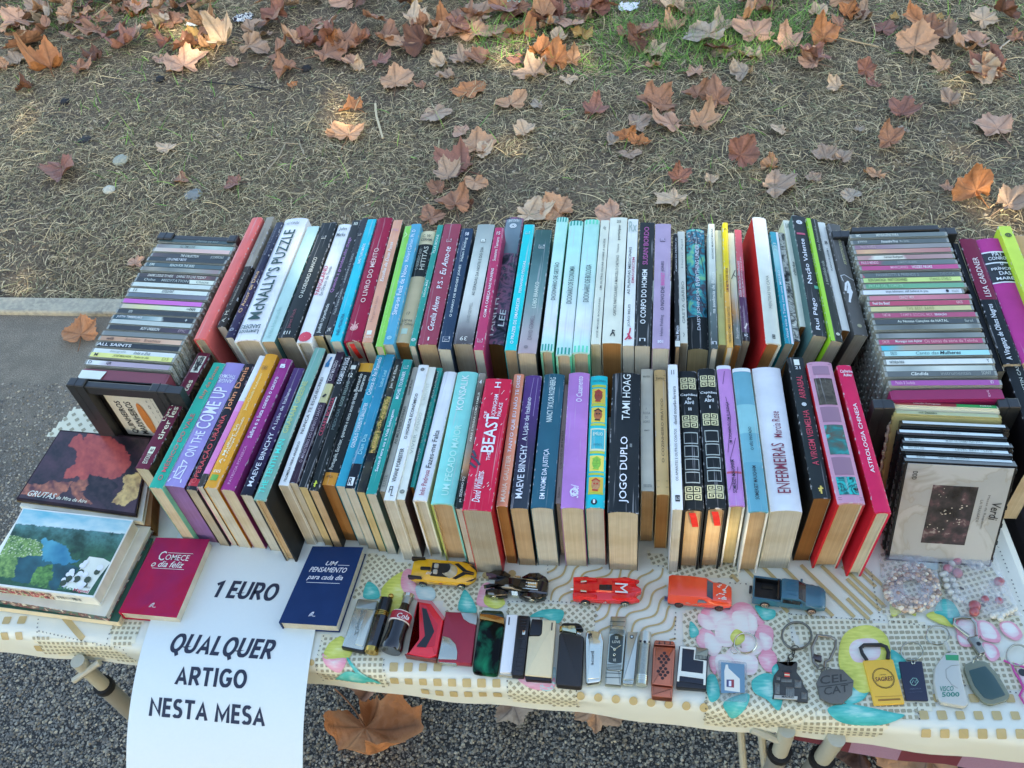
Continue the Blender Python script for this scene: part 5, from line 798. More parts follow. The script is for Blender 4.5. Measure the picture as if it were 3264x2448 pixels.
LEFT = [  # nearest first
 ('s:cfdade@0,cfdade@.2,a598b0@.35,9a90a6@1', 'white CD case fading to lilac, in front of the yellow one, left rack', ['.02|.06|2a4a6a|b|D', '.24|.3|2b2e33|b|QR']),
 ('cdd084', 'yellow CD case spine near the front of the left rack', ['.28|.72|6a6c34|bi|JOSÉ MALHOA - Todos os dias', '.05|.09|2f3a4a|b|M', '.88|.96|9aa05c||D5']),
 ('ccd8da', 'white CD case with handwritten-looking grey title, behind the yellow one in the left rack', ['.5|.7|5f6b70|i|Inês e Eva', '.2|.4|9aa6a8||discografia']),
 ('2f353b', 'dark CD case with big white heavy capitals at its left end, in the left rack', ['.0|.42|dfe4e4|b|ALL SAINTS']),
 ('s:9f8474@0,b58f78@.3,c3a08c@.7,c9aa98@1', 'pinkish orange CD case directly behind the one with the big white capitals', ['.08|.17|4a3c36|b|westlife', '.3|.5|8a6a58|i|Acústico', '.55|.75|7a5a4a||Breathless']),
 ('70777b', 'plain grey CD case behind the pinkish orange one in the left rack', []),
 ('s:3a3f43@0,3f3f45@.6,57455a@1', 'dark CD case with spaced white capitals in its middle, left rack', ['.4|.64|d5dada|bi|ROY ORBISON', '.87|.96|a090a0||EPIC']),
 ('a9b4b8', 'blank light grey CD case behind the one with spaced white capitals, left rack', []),
 ('s:2f4650@0,3a5866@.2,8fa5ae@.55,aebcc0@.64,343a42@.68,343a42@1', 'black CD case with a steel blue and white gradient label, left rack', ['.04|.36|d9e2e4|b|JUSTIN TIMBERLAKE', '.9|.93|a5adb2|b|◆']),
 ('3f464b', 'dark grey CD case with a tiny white word near its left end, left rack', ['.14|.19|b5bcc0|b|sorte']),
 ('s:b3a9ac@0,c9c49a@.3,c5cdb9@.6,cfd8d6@1', 'cream yellow CD case nearer than the magenta one in the left rack', ['.83|.94|33383c|b|•••PAIN']),
 ('s:a37fae@0,b95fbb@.1,c06cc4@1', 'bright magenta CD case in the middle of the left rack', []),
 ('s:5d6f80@0,5b6070@.4,6e6f80@1', 'slate blue CD case directly behind the magenta one, left rack', []),
 ('c5d0d3', 'white CD case with a short black word in its middle, left rack', ['.42|.57|2f3438|b|XUTOS & PONT', '.05|.09|707a7c|b|▪ ▪']),
 ('bac7cb', 'blank pale CD case just nearer than the one with the white label, left rack', []),
 ('c:3a4146@0,3a4146@.70,c9d3cf@.73', 'dark CD case with a white label at its right end, left rack', ['.1|.25|b5bfc2||Osho', '.33|.68|9aa5aa|b|MEDITATION', '.78|.94|7a8485||Chacra']),
 ('s:4a484a@0,57494e@.6,7a555a@.9,5d4a4e@1', 'dark brownish CD case with two white words and a red stain, left rack', ['.12|.45|c9cdcd|b|DARMS LODGE TO HIDE', '.5|.88|bfc5c5|b|LIVING TO LIVE TODAY']),
 ('s:5a6064@0,8f8c86@.2,6a7274@.4,8f9492@.7,8a7a80@1', 'mottled grey CD case behind the brownish one, left rack', []),
 ('4c6068', 'blue-grey CD case with a white oval at its left end, left rack', ['.32|.64|c3d0d4|b|REACH FOR THE SKIES', '.05|.11|c3d0d4|b|▭'.replace('▭', 'EMI')]),
 ('3d454a', 'near-black CD case with white blocky words in its middle, left rack', ['.24|.5|dfe5e5|b|LOS LONELY BOYS']),
 ('s:6a5a60@0,4d4e52@.3,414a4e@1', 'dark CD case with a plum left end, fourth from the back of the left rack', ['.38|.62|cfd5d5|b|THE COLLECTION', '.78|.95|a9b0b0|b|SCORPIONS']),
 ('s:b5b8b4@0,c5a9a6@.4,c9aeb0@1', 'pale pink CD case near the back of the left rack', []),
 ('s:7a6a70@0,8fa0a0@.4,a9bfbd@.8,93b3b0@1', 'grey-green CD case second from the back of the left rack', ['.3|.5|5a6062||ALL TIME LOVE']),
 ('44585c', 'dark teal CD case at the very back of the left rack', ['.5|.8|7f8f92||chante ce soir']),
]
for i, (sp, lb, tx) in enumerate(LEFT):
    cd(LB, LY, random.uniform(-.0015, .0015), (i-1)*.01063, .0075+random.uniform(-.0008, .0010), sp, lb, tx, group='CD cases in the left rack')
r = cd(LB, LY, .001, -.0315, .0072, '7a3f4d', 'thick burgundy CD box with a black and white blot at its left corner', [], t=.0185, h=.138, case=M('7a3f4d', .35, mott=.2, sc_=40), group='CD cases in the left rack', stripy=(.001, .0175), name='cd_box')
mb = MB(); mb.add([(-.0002, -.0006, .137), (.032, -.0006, .137), (.034, -.0006, .130), (.024, -.0006, .127), (.018, -.0006, .124), (-.0002, -.0006, .126)], [(0, 1, 2, 3, 4, 5)]); mb.add([(.0, .0, .1385), (.033, .0, .1385), (.036, .014, .1385), (.0, .014, .1385)], [(0, 1, 2, 3)]); mb.build('white_corner', M('cdd6d6', .4), r)
mb = MB(); mb.add([(.008, -.0012, .1372), (.022, -.0012, .1372), (.026, -.0012, .131), (.018, -.0012, .126), (.012, -.0012, .129)], [(0, 1, 2, 3, 4)]); mb.build('black_blot', M('25282c', .4), r)
# the card seen through the end frame
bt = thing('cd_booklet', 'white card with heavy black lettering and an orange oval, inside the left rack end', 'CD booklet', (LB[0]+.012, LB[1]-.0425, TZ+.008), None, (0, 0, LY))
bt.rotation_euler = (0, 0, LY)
MB().box(.012, .112, .004, .005, .026, .126).build('card', M('c3c6c6', .5, mott=.08), bt); MB().box(-.004, .122, .0056, .0066, .0, .139).build('added_dark_sheet', M('16171a', .6), bt)  # dark sheet added behind the card stands for the rack's dark inside
def bq(u0, u1, z0, z1): return lambda a, b2: Vector((u0+(u1-u0)*(1-b2), .0036, z0+(z1-z0)*a))
text('QUINHEIROS', bq(.022, .032, .03, .10), M('26282c', .5), bt, 'lettering', .02); text('MARINHEIROS', bq(.036, .046, .03, .10), M('26282c', .5), bt, 'lettering', .02)
mb = MB(); mb.add([(.056+.0065*math.cos(t*.524), .0034, .065+.034*math.sin(t*.524)) for t in range(12)], [tuple(range(12))]); mb.build('orange_oval', M('b5743c', .5), bt)
for q, uu in enumerate((.070, .078, .086, .095, .104)): text(['- - · - - - o - -', '— — - — o — —', '- — - — — o', '— - - — — - —', 'o — — - -'][q], bq(uu, uu+.0035, .03, .115), M('6a6c6c', .5), bt, 'lettering')
RB = (.3093, .7429); RY = .008
rack((RB[0], RB[1], TZ+.001), RY, -.0205, .1415, -.030, .285, 'black plastic rack full of colourful CD cases on the right', .142, .098)
RIGHT = [
 ('9a4f9c', 'violet CD case just behind the thick wine red box of the right rack', ['.04|.22|c9a5cc||Paixão & Saudade', '.92|.95|d9c5dc|b|MTV']),
 ('5d6468', 'dark grey CD case with a white italic name behind the violet one', ['.22|.38|d5dbdb|bi|Cândida', '.5|.78|8a9094||instrumentais', '.88|.97|a5abab||SONY']),
 ('s:b5bfc2@0,8f9a9e@.3,c9d2d2@.6,a9b2b2@1', 'pale CD case striped grey, just nearer than the white ones in the right rack', []),
 ('cad5d9', 'white CD case with a short grey name at its left end, right rack', ['.03|.17|5d6467|b|NATHÁLIA FARIA', '.95|.97|3a3f42|b|Y']),
 ('s:9fc5cf@0,a5d5df@.5,96cdda@1', 'pale sky blue CD case with a black flowing title in its middle, right rack', ['.06|.12|4a6a74||DISCO', '.3|.52|5a7a84|i|Canto das', '.53|.73|22303a|bi|Mulheres']),
 ('s:3fa9c4@0,4fb0c9@.12,9f9a92@.3,a5928a@.6,8a8684@1', 'CD case with a turquoise left end fading to brown-grey, right rack', []),
 ('a84f70', 'rose red CD case with two lines of small white words, right rack', ['.03|.1|d9a5b5||SOMLIVRE', '.16|.42|efd9df|b|Morangos com Açúcar', '.44|.95|d0a0b0||Os temas da série da Telinha']),
 ('s:5b6165@0,8a9094@.3,6b7175@.7,7f8589@1', 'blank grey CD case behind the rose red one, right rack', []),
 ('s:70787b@0,5b6265@.4,8d9598@.9,6d7477@1', 'clear-sided grey CD case nearer than the one with the dark Christmas title, right rack', []),
 ('4d5459', 'dark CD case with white Christmas title lettering, right rack', ['.22|.72|c9d2d2|b|As Nossas Canções de NATAL', '.88|.96|a5adad||farol']),
 ('a34f72', 'plum pink CD case with a small white label in its middle, right rack', ['.08|.16|d0a0b5||TAMTAM', '.26|.58|c58fa8||TAMPA SOCIAL MIX', '.6|.72|efe6ea|b|SENSAÇÃO']),
 ('bcb98c', 'khaki yellow CD case with spaced letters, right rack', ['.36|.63|8a875c|b|T H E   B E S T   B A N D']),
 ('ad4a68', 'crimson CD case with a white bold title at its left end, right rack', ['.03|.2|f0dde3|b|Feel the Beat!', '.87|.93|d9b0bc|b|KAOS']),
 ('s:bb7487@0,c27b90@.6,a8687a@1', 'salmon pink CD case with a jagged dark lower edge, right rack', ['.3|.45|dfb8c2|b|CRAZY MIX']),
 ('d3dfe2', 'bright white CD case sticking out to the left in the right rack', ['.23|.66|3f4548|m|anya lehmann: still believe in you', '.84|.87|22262a|b|●', '.9|.97|8a9090||music']),
 ('s:5d9178@0,64a184@.5,6a9f8a@1', 'green CD case with pale embossed-looking capitals, right rack', ['.03|.38|8fc2a8|b|FRITAR DEL TOMATE']),
 ('s:a9c98a@0,b9d083@.4,bfd389@1', 'yellow-green CD case with grey capitals, right rack', ['.05|.45|5f6e44|b|RON DANTAGA · PARTYCROWNED', '.68|.9|6f7e54||STANGO OTHELO']),
 ('c:5a6468@0,a8556a@.02,5a6468@.08', 'slate CD case with a small red square near its left end, right rack', ['.14|.58|8a9498|b|PAVAROTTI & FRIENDS 2', '.8|.95|7a8488||DECCA']),
 ('s:ab4d80@0,b4508a@1', 'hot pink CD case with white small capitals, right rack', ['.3|.48|d9a8c5|m|MARCIANO', '.52|.73|f0dbe7|b|VOZES NUAS']),
 ('s:a34a74@0,9c4a70@.25,5d666c@.33,66727a@1', 'CD case half plum and half slate grey, right rack', ['.02|.2|e0b5cb|b|PAULO MENDO', '.4|.6|98a2a8||QUEM ÉS TU DE NOVO']),
 ('s:b58f92@0,a9898c@.2,cfcfcb@.26,cfcfcb@.52,a07f84@.56,a98d92@1', 'dusty pink CD case with a white label in its middle, right rack', ['.28|.48|5f5a58|bi|Carmen Rodriguez']),
 ('s:b57f78@0,d0a988@.2,b98f84@.4,a8747a@1', 'peach and orange CD case near the back of the right rack', []),
 ('s:8b6a80@0,8f7a8c@.35,8f8c92@.6,85858a@1', 'mauve-grey CD case third from the back of the right rack', ['.06|.22|b8a0b0|b|PAULO RICARDO']),
 ('596266', 'slate CD case with two white words, second from the back of the right rack', ['.05|.15|b5bdbf||gravamos', '.3|.48|d5dcdc|b|Alexandre Pires', '.5|.6|98a0a2||Meu Samba']),
 ('6a7478', 'slate grey CD case at the very back of the right rack', ['.04|.09|c9d0d2|b|BMG', '.26|.5|c0c8ca|b|MENSAGENS PARA']),
]
for i, (sp, lb, tx) in enumerate(RIGHT):
    cd(RB, RY, (-.006 if i == 14 else 0)+random.uniform(-.0015, .0015), i*.01083, .0075+random.uniform(-.0008, .0010), sp, lb, tx, group='CD cases in the right rack', w=.1262)
MB().box(.135, .158, -.052, -.040, .006, .1515).build('post', blkp, [o for o in COL.objects if o.name == 'cd_rack'][0])
cd(RB, RY, .001, -.0195, .0072, '8a2458', 'thick wine red CD box at the front of the right rack', ['.88|.9|d9a0bc|b|25'], t=.0155, h=.138, case=M('8a2458', .3, mott=.15, sc_=40), group='CD cases in the right rack', stripy=(.001, .0165), name='cd_box')
tl, tr = at(2885, 1471, .134), at(3243, 1489, .134); ya = math.atan2(tr.y-tl.y, tr.x-tl.x); tilt = R(20)
d_ = Vector((math.cos(ya), math.sin(ya), 0)); nb = Vector((-math.sin(ya), math.cos(ya), 0))
base = tl - nb*.142*math.sin(tilt); WV = (tr-tl).length
marb, N, L, b = newmat('marbled_print'); tc = N.new('ShaderNodeTexCoord'); no = N.new('ShaderNodeTexNoise'); no.inputs['Scale'].default_value = 18; no.inputs['Detail'].default_value = 4; no.inputs['Distortion'].default_value = .8; L.new(tc.outputs['Object'], no.inputs[0])
rp = N.new('ShaderNodeValToRGB'); el = rp.color_ramp.elements; el.new(.5); el.new(.53);
for e, (p, h) in zip(el, ((.3, '9aa1ac'), (.485, '949ba6'), (.5, '8f9296'), (.55, 'a1a8b3'))): e.position = p; e.color = alb(h)
L.new(no.outputs[0], rp.inputs[0]); L.new(rp.outputs[0], b.inputs['Base Color']); b.inputs['Roughness'].default_value = .3; b.inputs['Coat Weight'].default_value = .6; b.inputs['Coat Roughness'].default_value = .06
def stackcd(k, dy, label, **kw):
    p = base + nb*dy; return cd((p.x, p.y), ya, kw.pop('dx', 0), 0, .0025, kw.pop('strip'), label, kw.pop('texts', ()), w=kw.pop('w', WV), t=kw.pop('t', .0104), h=kw.pop('h', .142), tilt=tilt, case=kw.pop('case', jdark), group='CD cases leaning in front of the right rack', stripy=kw.pop('sy', (.0050, .0100)), **kw)
pt = .0104/math.cos(tilt)+.0008
v = stackcd(0, 0, 'CD case with a pale marbled cover around a dark painting, front of the leaning stack', strip='c3d3dd', texts=['.1|.18|5a6468||DDD', '.3|.6|5a6468||VERDI · LA TRAVIATA'], t=.0125, sy=(.0078, .0120))
MB().box(.003, WV-.003, -.0008, -.0002, .003, .139).build('front_card', marb, v)
pic, N, L, b = newmat('dark_painting'); tc = N.new('ShaderNodeTexCoord'); no = N.new('ShaderNodeTexNoise'); no.inputs['Scale'].default_value = 60; no.inputs['Detail'].default_value = 5; L.new(tc.outputs['Object'], no.inputs[0]); rp = N.new('ShaderNodeValToRGB'); el = rp.color_ramp.elements; el.new(.6); el.new(.7)
for e, (p, h) in zip(el, ((.35, '25262c'), (.52, '3d3c44'), (.62, '5a4652'), (.72, 'a5a3a8'))): e.position = p; e.color = alb(h)
L.new(no.outputs[0], rp.inputs[0]); L.new(rp.outputs[0], b.inputs['Base Color']); b.inputs['Roughness'].default_value = .25
MB().box(.034, .082, -.0012, -.0009, .030, .112).build('cover_picture', pic, v)
def vf(x0, x1, z0, z1): return lambda a, b2: Vector((x0+(x1-x0)*b2, -.0013, z1+(z0-z1)*a))
rr = random.Random(2); mb = MB()
for k in range(34):
    gx, gz_ = rr.choice([(.045, .050), (.066, .062), (.052, .075), (.072, .085), (.045, .100)]); x, z = gx+rr.gauss(0, .004), gz_+rr.gauss(0, .0035); w_, h_ = rr.uniform(.0006, .002), rr.uniform(.0006, .0022); mb.add([(x, -.00125, z), (x+w_, -.00125, z+h_*.3), (x+w_*.8, -.00125, z+h_), (x-w_*.2, -.00125, z+h_*.8)], [(0, 1, 2, 3)])
mb.build('painted_figures', M('a3a0a0', .3, mott=.3, sc_=900), v)['kind'] = 'stuff'
text('Verdi', vf(.100, .110, .068, .092), M('3a3d42', .4), v, 'lettering', .01, .2); text('Messa da Requiem', vf(.093, .0965, .056, .102), M('5a5d62', .4), v, 'lettering'); text('LA TRAVIATA', vf(.087, .0902, .064, .095), M('5a5d62', .4), v, 'lettering'); text('DDD', vf(.010, .015, .118, .129), M('3a3d42', .4), v, 'lettering', .02)
names = ['black-edged CD case directly behind the marbled one in the leaning stack', 'middle black-edged CD case of the leaning stack', 'black-edged CD case fourth from the front of the leaning stack', 'black-edged CD case in front of the cream card sleeve in the leaning stack']
for k in range(4): stackcd(k+1, .0021+pt*(k+1)+.0015*(k == 3), names[k], strip='c3d3dd', texts=[['.5|.85|7a868c||LEVEL BEST · LIVE', '.05|.2|8a969c||RUFUS'], ['.4|.75|7a868c||MUSIC OF CINEMA FEAT VOL 5', '.04|.15|8a969c||MUSIC'], ['.3|.6|9aa6ac||A COLECTÂNEA'], []][k], dx=[-.002, .001, -.003, .002][k], t=.0104+.0015*(k == 3))
stackcd(6, pt*5+.0065, 'cream card CD sleeve with a handwritten-style title in the leaning stack', strip='a9b59c', texts=['.28|.4|3a4238|bi|Dezembro', '.22|.27|3a4238|i|mil'], t=.008, case=M('a09a6a', .6, mott=.2, sc_=60), sy=(.0006, .0072), dx=-.004, h=.144)
stackcd(7, pt*5+.0155, 'red and green card CD sleeve at the back of the leaning stack', strip='c:9a4a50@0,8f3f4a@.3,2f9a5a@.66', texts=['.18|.45|e0c0c3|b|Selecção Portuguesa', '.84|.95|cfe6d5|b|FORÇA'], t=.007, case=M('c9ccc4', .6), sy=(.0004, .0064), dx=-.005, h=.148)
nt_ = thing('neighbouring_table', 'table under a black and purple cloth at the right edge, carrying more books', 'table', (.9, .80, 0))
x0n = lambda y: xr(y)+.0325
mb = MB(); ys_ = [.50, .6, .7, .8, .9, 1.0, 1.1]; vs = []
for y in ys_:
    for p in ((x0n(y)+.002, y, TZ-.46), (x0n(y)+.001, y, TZ-.2), (x0n(y), y, TZ-.02), (x0n(y)+.004, y, TZ-.006), (x0n(y)+.012, y, TZ-.002), (1.25, y, TZ-.002)): vs.append(p)
mb.add(vs, [(6*j+q, 6*j+q+1, 6*j+7+q, 6*j+6+q) for j in range(len(ys_)-1) for q in range(5)]); e0 = [(x0n(.5)+.002, .5, TZ-.46), (x0n(.5), .5, TZ-.02), (x0n(.5)+.012, .5, TZ-.002), (1.25, .5, TZ-.002), (1.25, .5, TZ-.46)]; mb.add(e0, [(0, 1, 2, 3, 4)])
mb.build('black_cloth', M('2a2530', .85, mott=.4, sc_=30, bump=.4), nt_, True)
for x, y in ((.56, .56), (1.2, .56), (.56, 1.04), (1.2, 1.04)): MB().tube([(x, y, 0), (x, y, TZ-.01)], .012, 10).build('leg', M('b9bab5', .4), nt_, True, True)
gr = 'books on the neighbouring table'
book(10, (1190, 1238, 1195, 1160), (872, 906, 285, 240), 0, 'p', '26282e', None, None, 'c', 'thin black book at the left end of the row on the neighbouring table', [(patch, .75, .85, 0, 1, 'a8a08c', 'page_line')], D=.135, group=gr)
book(10, (1242, 1345, 1150, 1100), (906, 1035, 235, 226), 0, 'p', 'c:2b3138@0,7a2848@.52', '22262c', None, 'c', 'maroon and slate book with white lettering, on the neighbouring table', ['a|.03|.48|.25|.66|e3e8e8|b|A Vingança de Olhos Negros', 'a|.54|.85|.35|.7|dcc5ce|m|LISA GARDNER'], D=.14, group=gr)
book(10, (1372, 1590, 1130, 1090), (1037, 1237, 238, 216), 0, 'b', 'a83a88', 'a83a88', None, 'c', 'thick magenta book with a black title panel ruled in white', [(patch, 0, 1, .645, .895, 'e3e6e6'), (patch, 0, 1, .655, .80, '2b3036'), (patch, 0, 1, .81, .885, '2b3036'), 'x|.85|.88|.3|.65|e3e6e6|b|PAT', 'x|.82|.845|.12|.85|e3e6e6|b|CONROY', 'x|.775|.795|.45|.55|e3e6e6|b|O', 'x|.74|.765|.1|.9|e3e6e6|b|PRÍNCIPE', 'x|.70|.728|.3|.7|e3e6e6|b|DAS', 'x|.662|.69|.15|.85|e3e6e6|b|MARÉS'], D=.14, group=gr)
book(10, (1556, 1655, 1080), (1188, 1283, 146, 135), 0, 'p', 'b9d35a', 'a5c23f', None, 'c', 'lime yellow book right of the thick magenta one', [(ringmark, .5, .93, '3f4a2a', .22, (1, .5), .08)], D=.15, group=gr)
book(10, (1680, 1790, 1060), (1300, 1420, 207), 0, 'p', 'b99a72', None, None, 'c', 'tan book at the right edge of the picture beyond the lime yellow one', [], D=.14, group=gr)
book(10, (1452, 1600, 1760), (1238, 1345, 1125, 1088), 0, 'p', '2f353c', '26242a', None, 'c', 'dark slate book with spaced grey capitals standing nearest on the neighbouring table', ['a|.62|.98|.5|.7|b0b8bb|m|KRISTIN CAST'], D=.135, group=gr)
def jag(P):
    out = []
    for i, a in enumerate(P):
        b_ = P[(i+1) % len(P)]; d = b_-a; n = Vector((-d.y, d.x, 0)); k = max(1, int(d.length/.0025))
        for j in range(k): q = a+d*j/k; out.append(q+n.normalized()*.0022*noise.noise(q*260)+n.normalized()*.0016*noise.noise(q*700))
    return out
def H(h): return Vector(alb(h)[:3])
def nz(x, y, s, k=0): return noise.fractal(Vector((x*s, y*s, k)), 1.0, 2.0, 5)
def picture(r, q, Q, fn, m0=.012, nx=150, ny=110):
    """a printed photograph: colours worked out point by point over the cover"""
    V = []; C = []
    for j in range(ny+1):
        for i in range(nx+1):
            u, v = m0+(1-2*m0)*i/nx, m0*1.6+(1-3.2*m0)*j/ny; V.append(q(u, v, .00012)); a = Vector(Q[3]).lerp(Vector(Q[2]), u); b_ = Vector(Q[0]).lerp(Vector(Q[1]), u); p = a.lerp(b_, v); C.append(tuple(fn(u, v, p.x, p.y))+(1,))
    me = bpy.data.meshes.new('cover_picture'); me.from_pydata(V, [], [(j*(nx+1)+i, j*(nx+1)+i+1, (j+1)*(nx+1)+i+1, (j+1)*(nx+1)+i) for j in range(ny) for i in range(nx)]); a_ = me.color_attributes.new('tint', 'FLOAT_COLOR', 'POINT'); a_.data.foreach_set('color', np.array(C, np.float32).ravel())
    m, N, L, b = newmat('printed_photograph'); t = N.new('ShaderNodeAttribute'); t.attribute_name = 'tint'; L.new(t.outputs['Color'], b.inputs['Base Color']); b.inputs['Roughness'].default_value = .28; me.materials.append(m); o = bpy.data.objects.new('cover_picture', me); COL.objects.link(o); o.parent = r
RED = [(530, 215), (640, 190), (780, 205), (860, 250), (905, 300), (925, 380), (880, 470), (760, 520), (620, 510), (450, 505), (480, 440), (530, 400), (545, 320), (480, 265)]; YEL = [(1035, 400), (1010, 480), (960, 660), (860, 690), (790, 665), (860, 600), (880, 500), (960, 460)]
RK1 = [(165, 570), (330, 520), (520, 540), (420, 620), (300, 625), (140, 620)]; RK2 = [(500, 560), (600, 480), (740, 470), (700, 540), (580, 600), (660, 690), (540, 660)]; DKR = [(640, 480), (760, 500), (830, 560), (760, 700), (690, 660), (600, 570)]
def cave(u, v, x, y):
    n1, n2, n3 = nz(x, y, .006), nz(x, y, .02, 4), nz(x, y, .05, 8); X, Y = x+26*nz(x, y, .014, 2), y+24*nz(x, y, .014, 6)
    c = H('2b2630').lerp(H('5a3f50'), max(0, min(1, .35+.6*n1+.2*n3)))
    if inpoly(X, Y, RK1) or inpoly(X, Y, RK2): c = H('5a3440').lerp(H('b07058'), max(0, min(1, .5+.7*n2+.2*n3)))
    if inpoly(X, Y, RED): c = H('86343c').lerp(H('b85850'), max(0, min(1, .5+.5*n1+.35*n2+.15*n3)))
    if inpoly(X, Y, DKR): c = H('241e28').lerp(H('4a3a44'), max(0, min(1, .3+.8*n2)))
    if inpoly(X, Y, YEL): c = H('8a6a48').lerp(H('d0b67c'), max(0, min(1, .6+.7*n2+.3*n3)))
    return c
FLD = [(60, 900), (200, 925), (305, 960), (300, 1045), (180, 1060), (120, 1060), (125, 1200), (-60, 1190), (-20, 990)]; LAK = [(290, 930), (400, 950), (480, 990), (490, 1060), (560, 1090), (440, 1120), (300, 1080), (300, 1000)]; DKW = [(135, 1060), (300, 1045), (450, 1100), (560, 1130), (480, 1280), (360, 1280), (330, 1170), (200, 1240), (90, 1225)]; SLP = [(255, 1135), (370, 1105), (375, 1200), (330, 1272), (205, 1245)]
def lake(u, v, x, y):
    n1, n2, n3 = nz(x, y, .008), nz(x, y, .03, 4), nz(x, y, .09, 8); rid = 822+(x-120)*.095+9*nz(x, 0, .02, 3); X, Y = x+16*nz(x, y, .03, 2), y+13*nz(x, y, .03, 6)
    if y < rid: return H('5fa9c6').lerp(H('c3dde2'), max(0, min(1, (y-700)/(rid-700)*.7+.35*nz(x*.4, y, .02, 9))))
    d = max(0, min(1, (y-rid)/330)); c = H('4d7f86').lerp(H('35664a'), min(1, d*2.2)).lerp(H('1f4434'), max(0, min(1, .4+.8*n1+.4*n2)))*(1+.25*n3)
    if inpoly(X, Y, FLD): c = H('3c6a3a').lerp(H('86a860'), max(0, min(1, .5+.6*n2+.4*n3))); c = H('c3cdb8') if n3 > .38 and Y < 1060 else c
    if inpoly(X, Y, DKW): c = H('1d3f4c').lerp(H('2f6a7c'), max(0, min(1, .45+.5*n1)))
    if inpoly(X, Y, LAK): c = H('2a6f96').lerp(H('56a3c0'), max(0, min(1, .4+.5*n1+(1000-y)/300)))
    if inpoly(X, Y, SLP): c = H('2f5f34').lerp(H('6a9c50'), max(0, min(1, .45+.7*n2+.3*n3)))
    return c
def flat(zone, Q, ztop, th, topm, pg, label, texts=(), spine='near', spm=None, shapes=(), zoff=0, group=None, name='book', board=.0009, pic=None):
    """Q = far left, far right, near right, near left corners of the upper cover on the photograph"""
    P = [zat(zone, q[0], q[1], ztop) for q in Q]; c = sum(P, Vector())/4; zb = ztop-th
    r = thing(name, label, 'book' if name == 'book' else name, (c.x, c.y, TZ+zb), group)
    poly = [(p.x, p.y) for p in P]; poly = [poly[3], poly[2], poly[1], poly[0]]
    tm = cover(topm, 9, 9, 9, .3, len(label)) if isinstance(topm, str) else topm
    MB().prism(poly, TZ+ztop-board, TZ+ztop, .0002).build('front_cover', tm, r, True)
    MB().prism(poly, TZ+zb, TZ+zb+board).build('back_cover', spm or tm, r, True)
    ins = inset(poly, .0014); pgm = pages(pg); MB().prism(ins, TZ+zb+board, TZ+ztop-board).build('pages', pgm, r, True)
    if spine:
        a, b_ = {'near': (0, 1), 'left': (3, 0), 'right': (1, 2), 'far': (2, 3)}[spine]; A, B_ = Vector(poly[a]), Vector(poly[b_]); nn = Vector((B_.y-A.y, -(B_.x-A.x))).normalized();
        MB().prism([tuple(A+nn*.0004), tuple(B_+nn*.0004), tuple(B_-nn*.0012), tuple(A-nn*.0012)], TZ+zb+.0002, TZ+ztop-.0002).build('spine', spm or tm, r, True)
    def q(u, v, dz=.0004):
        p = P[3].lerp(P[2], u).lerp(P[0].lerp(P[1], u), v); return Vector((p.x-c.x, p.y-c.y, ztop-zb+dz))
    if pic: picture(r, q, Q, pic)
    for tx in texts:
        p = tx.split('|'); u0, u1, v0, v1, h, fl = *map(float, p[:4]), p[4], p[5]
        text('|'.join(p[6:]), lambda a, b2, u0=u0, u1=u1, v0=v0, v1=v1: q(u0+(u1-u0)*a, v0+(v1-v0)*b2), M(h, .35), r, 'lettering', .014 if 'b' in fl else .006, .3 if 'i' in fl else 0)
    for i, (nm, pts, m) in enumerate(shapes):
        pts = jag([zat(zone, x, y, ztop) for x, y in pts]) if nm.startswith('picture_') and nm not in ('picture_sky', 'picture_white_flowers') else [zat(zone, x, y, ztop) for x, y in pts]; cc = sum(pts, Vector())/len(pts); mb = MB(); n = len(pts)
        vs = [Vector((p.x-c.x, p.y-c.y, ztop-zb+.00015+i*.00003)) for p in pts]; cc = Vector((cc.x-c.x, cc.y-c.y, ztop-zb+.00015+i*.00003))
        mb.add(vs+[cc], [(k, (k+1) % n, n) for k in range(n)]); mb.build(nm, cover(m, 9, 9, 9, .3, i+2) if isinstance(m, str) else m, r)
    r['_q'] = 0; del r['_q']
    return r, q
G1 = 'books lying in the two piles at the left'
# pile with the cave picture
flat(12, [(470, 230), (1100, 290), (1060, 830), (160, 720)], .027, .026, 'c:8a6a4c@0,8a6a4c@1', 'b', 'thick brown-edged book at the bottom of the pile under the cave picture', spine=None, group=G1)
flat(12, [(440, 190), (1090, 250), (1000, 800), (138, 690)], .036, .0085, 'd0d5d8', 'w', 'white book in the middle of the pile under the cave picture', spine='near', group=G1)
for i, lb in enumerate(('lower thin brochure with a gilt-looking edge under the cave picture', )):
    flat(12, [(428, 164), (1062, 222), (962, 764), (116, 654)], .0395, .0032, 'n:b5a276,4a4038,30', 'y', lb, spine='near', group=G1)
flat(12, [(425, 155), (1062, 212), (955, 755), (115, 640)], .045, .005, 'n:2e2730,3a2d38,44333d,24', 'y', 'thin booklet showing a red and yellow cave picture with a white italic title', ['.07|.31|.055|.13|e3ddd8|bi|GRUTAS', '.32|.58|.06|.105|dcd5d0|bi|de Mira de Aire'], group=G1, pic=cave)
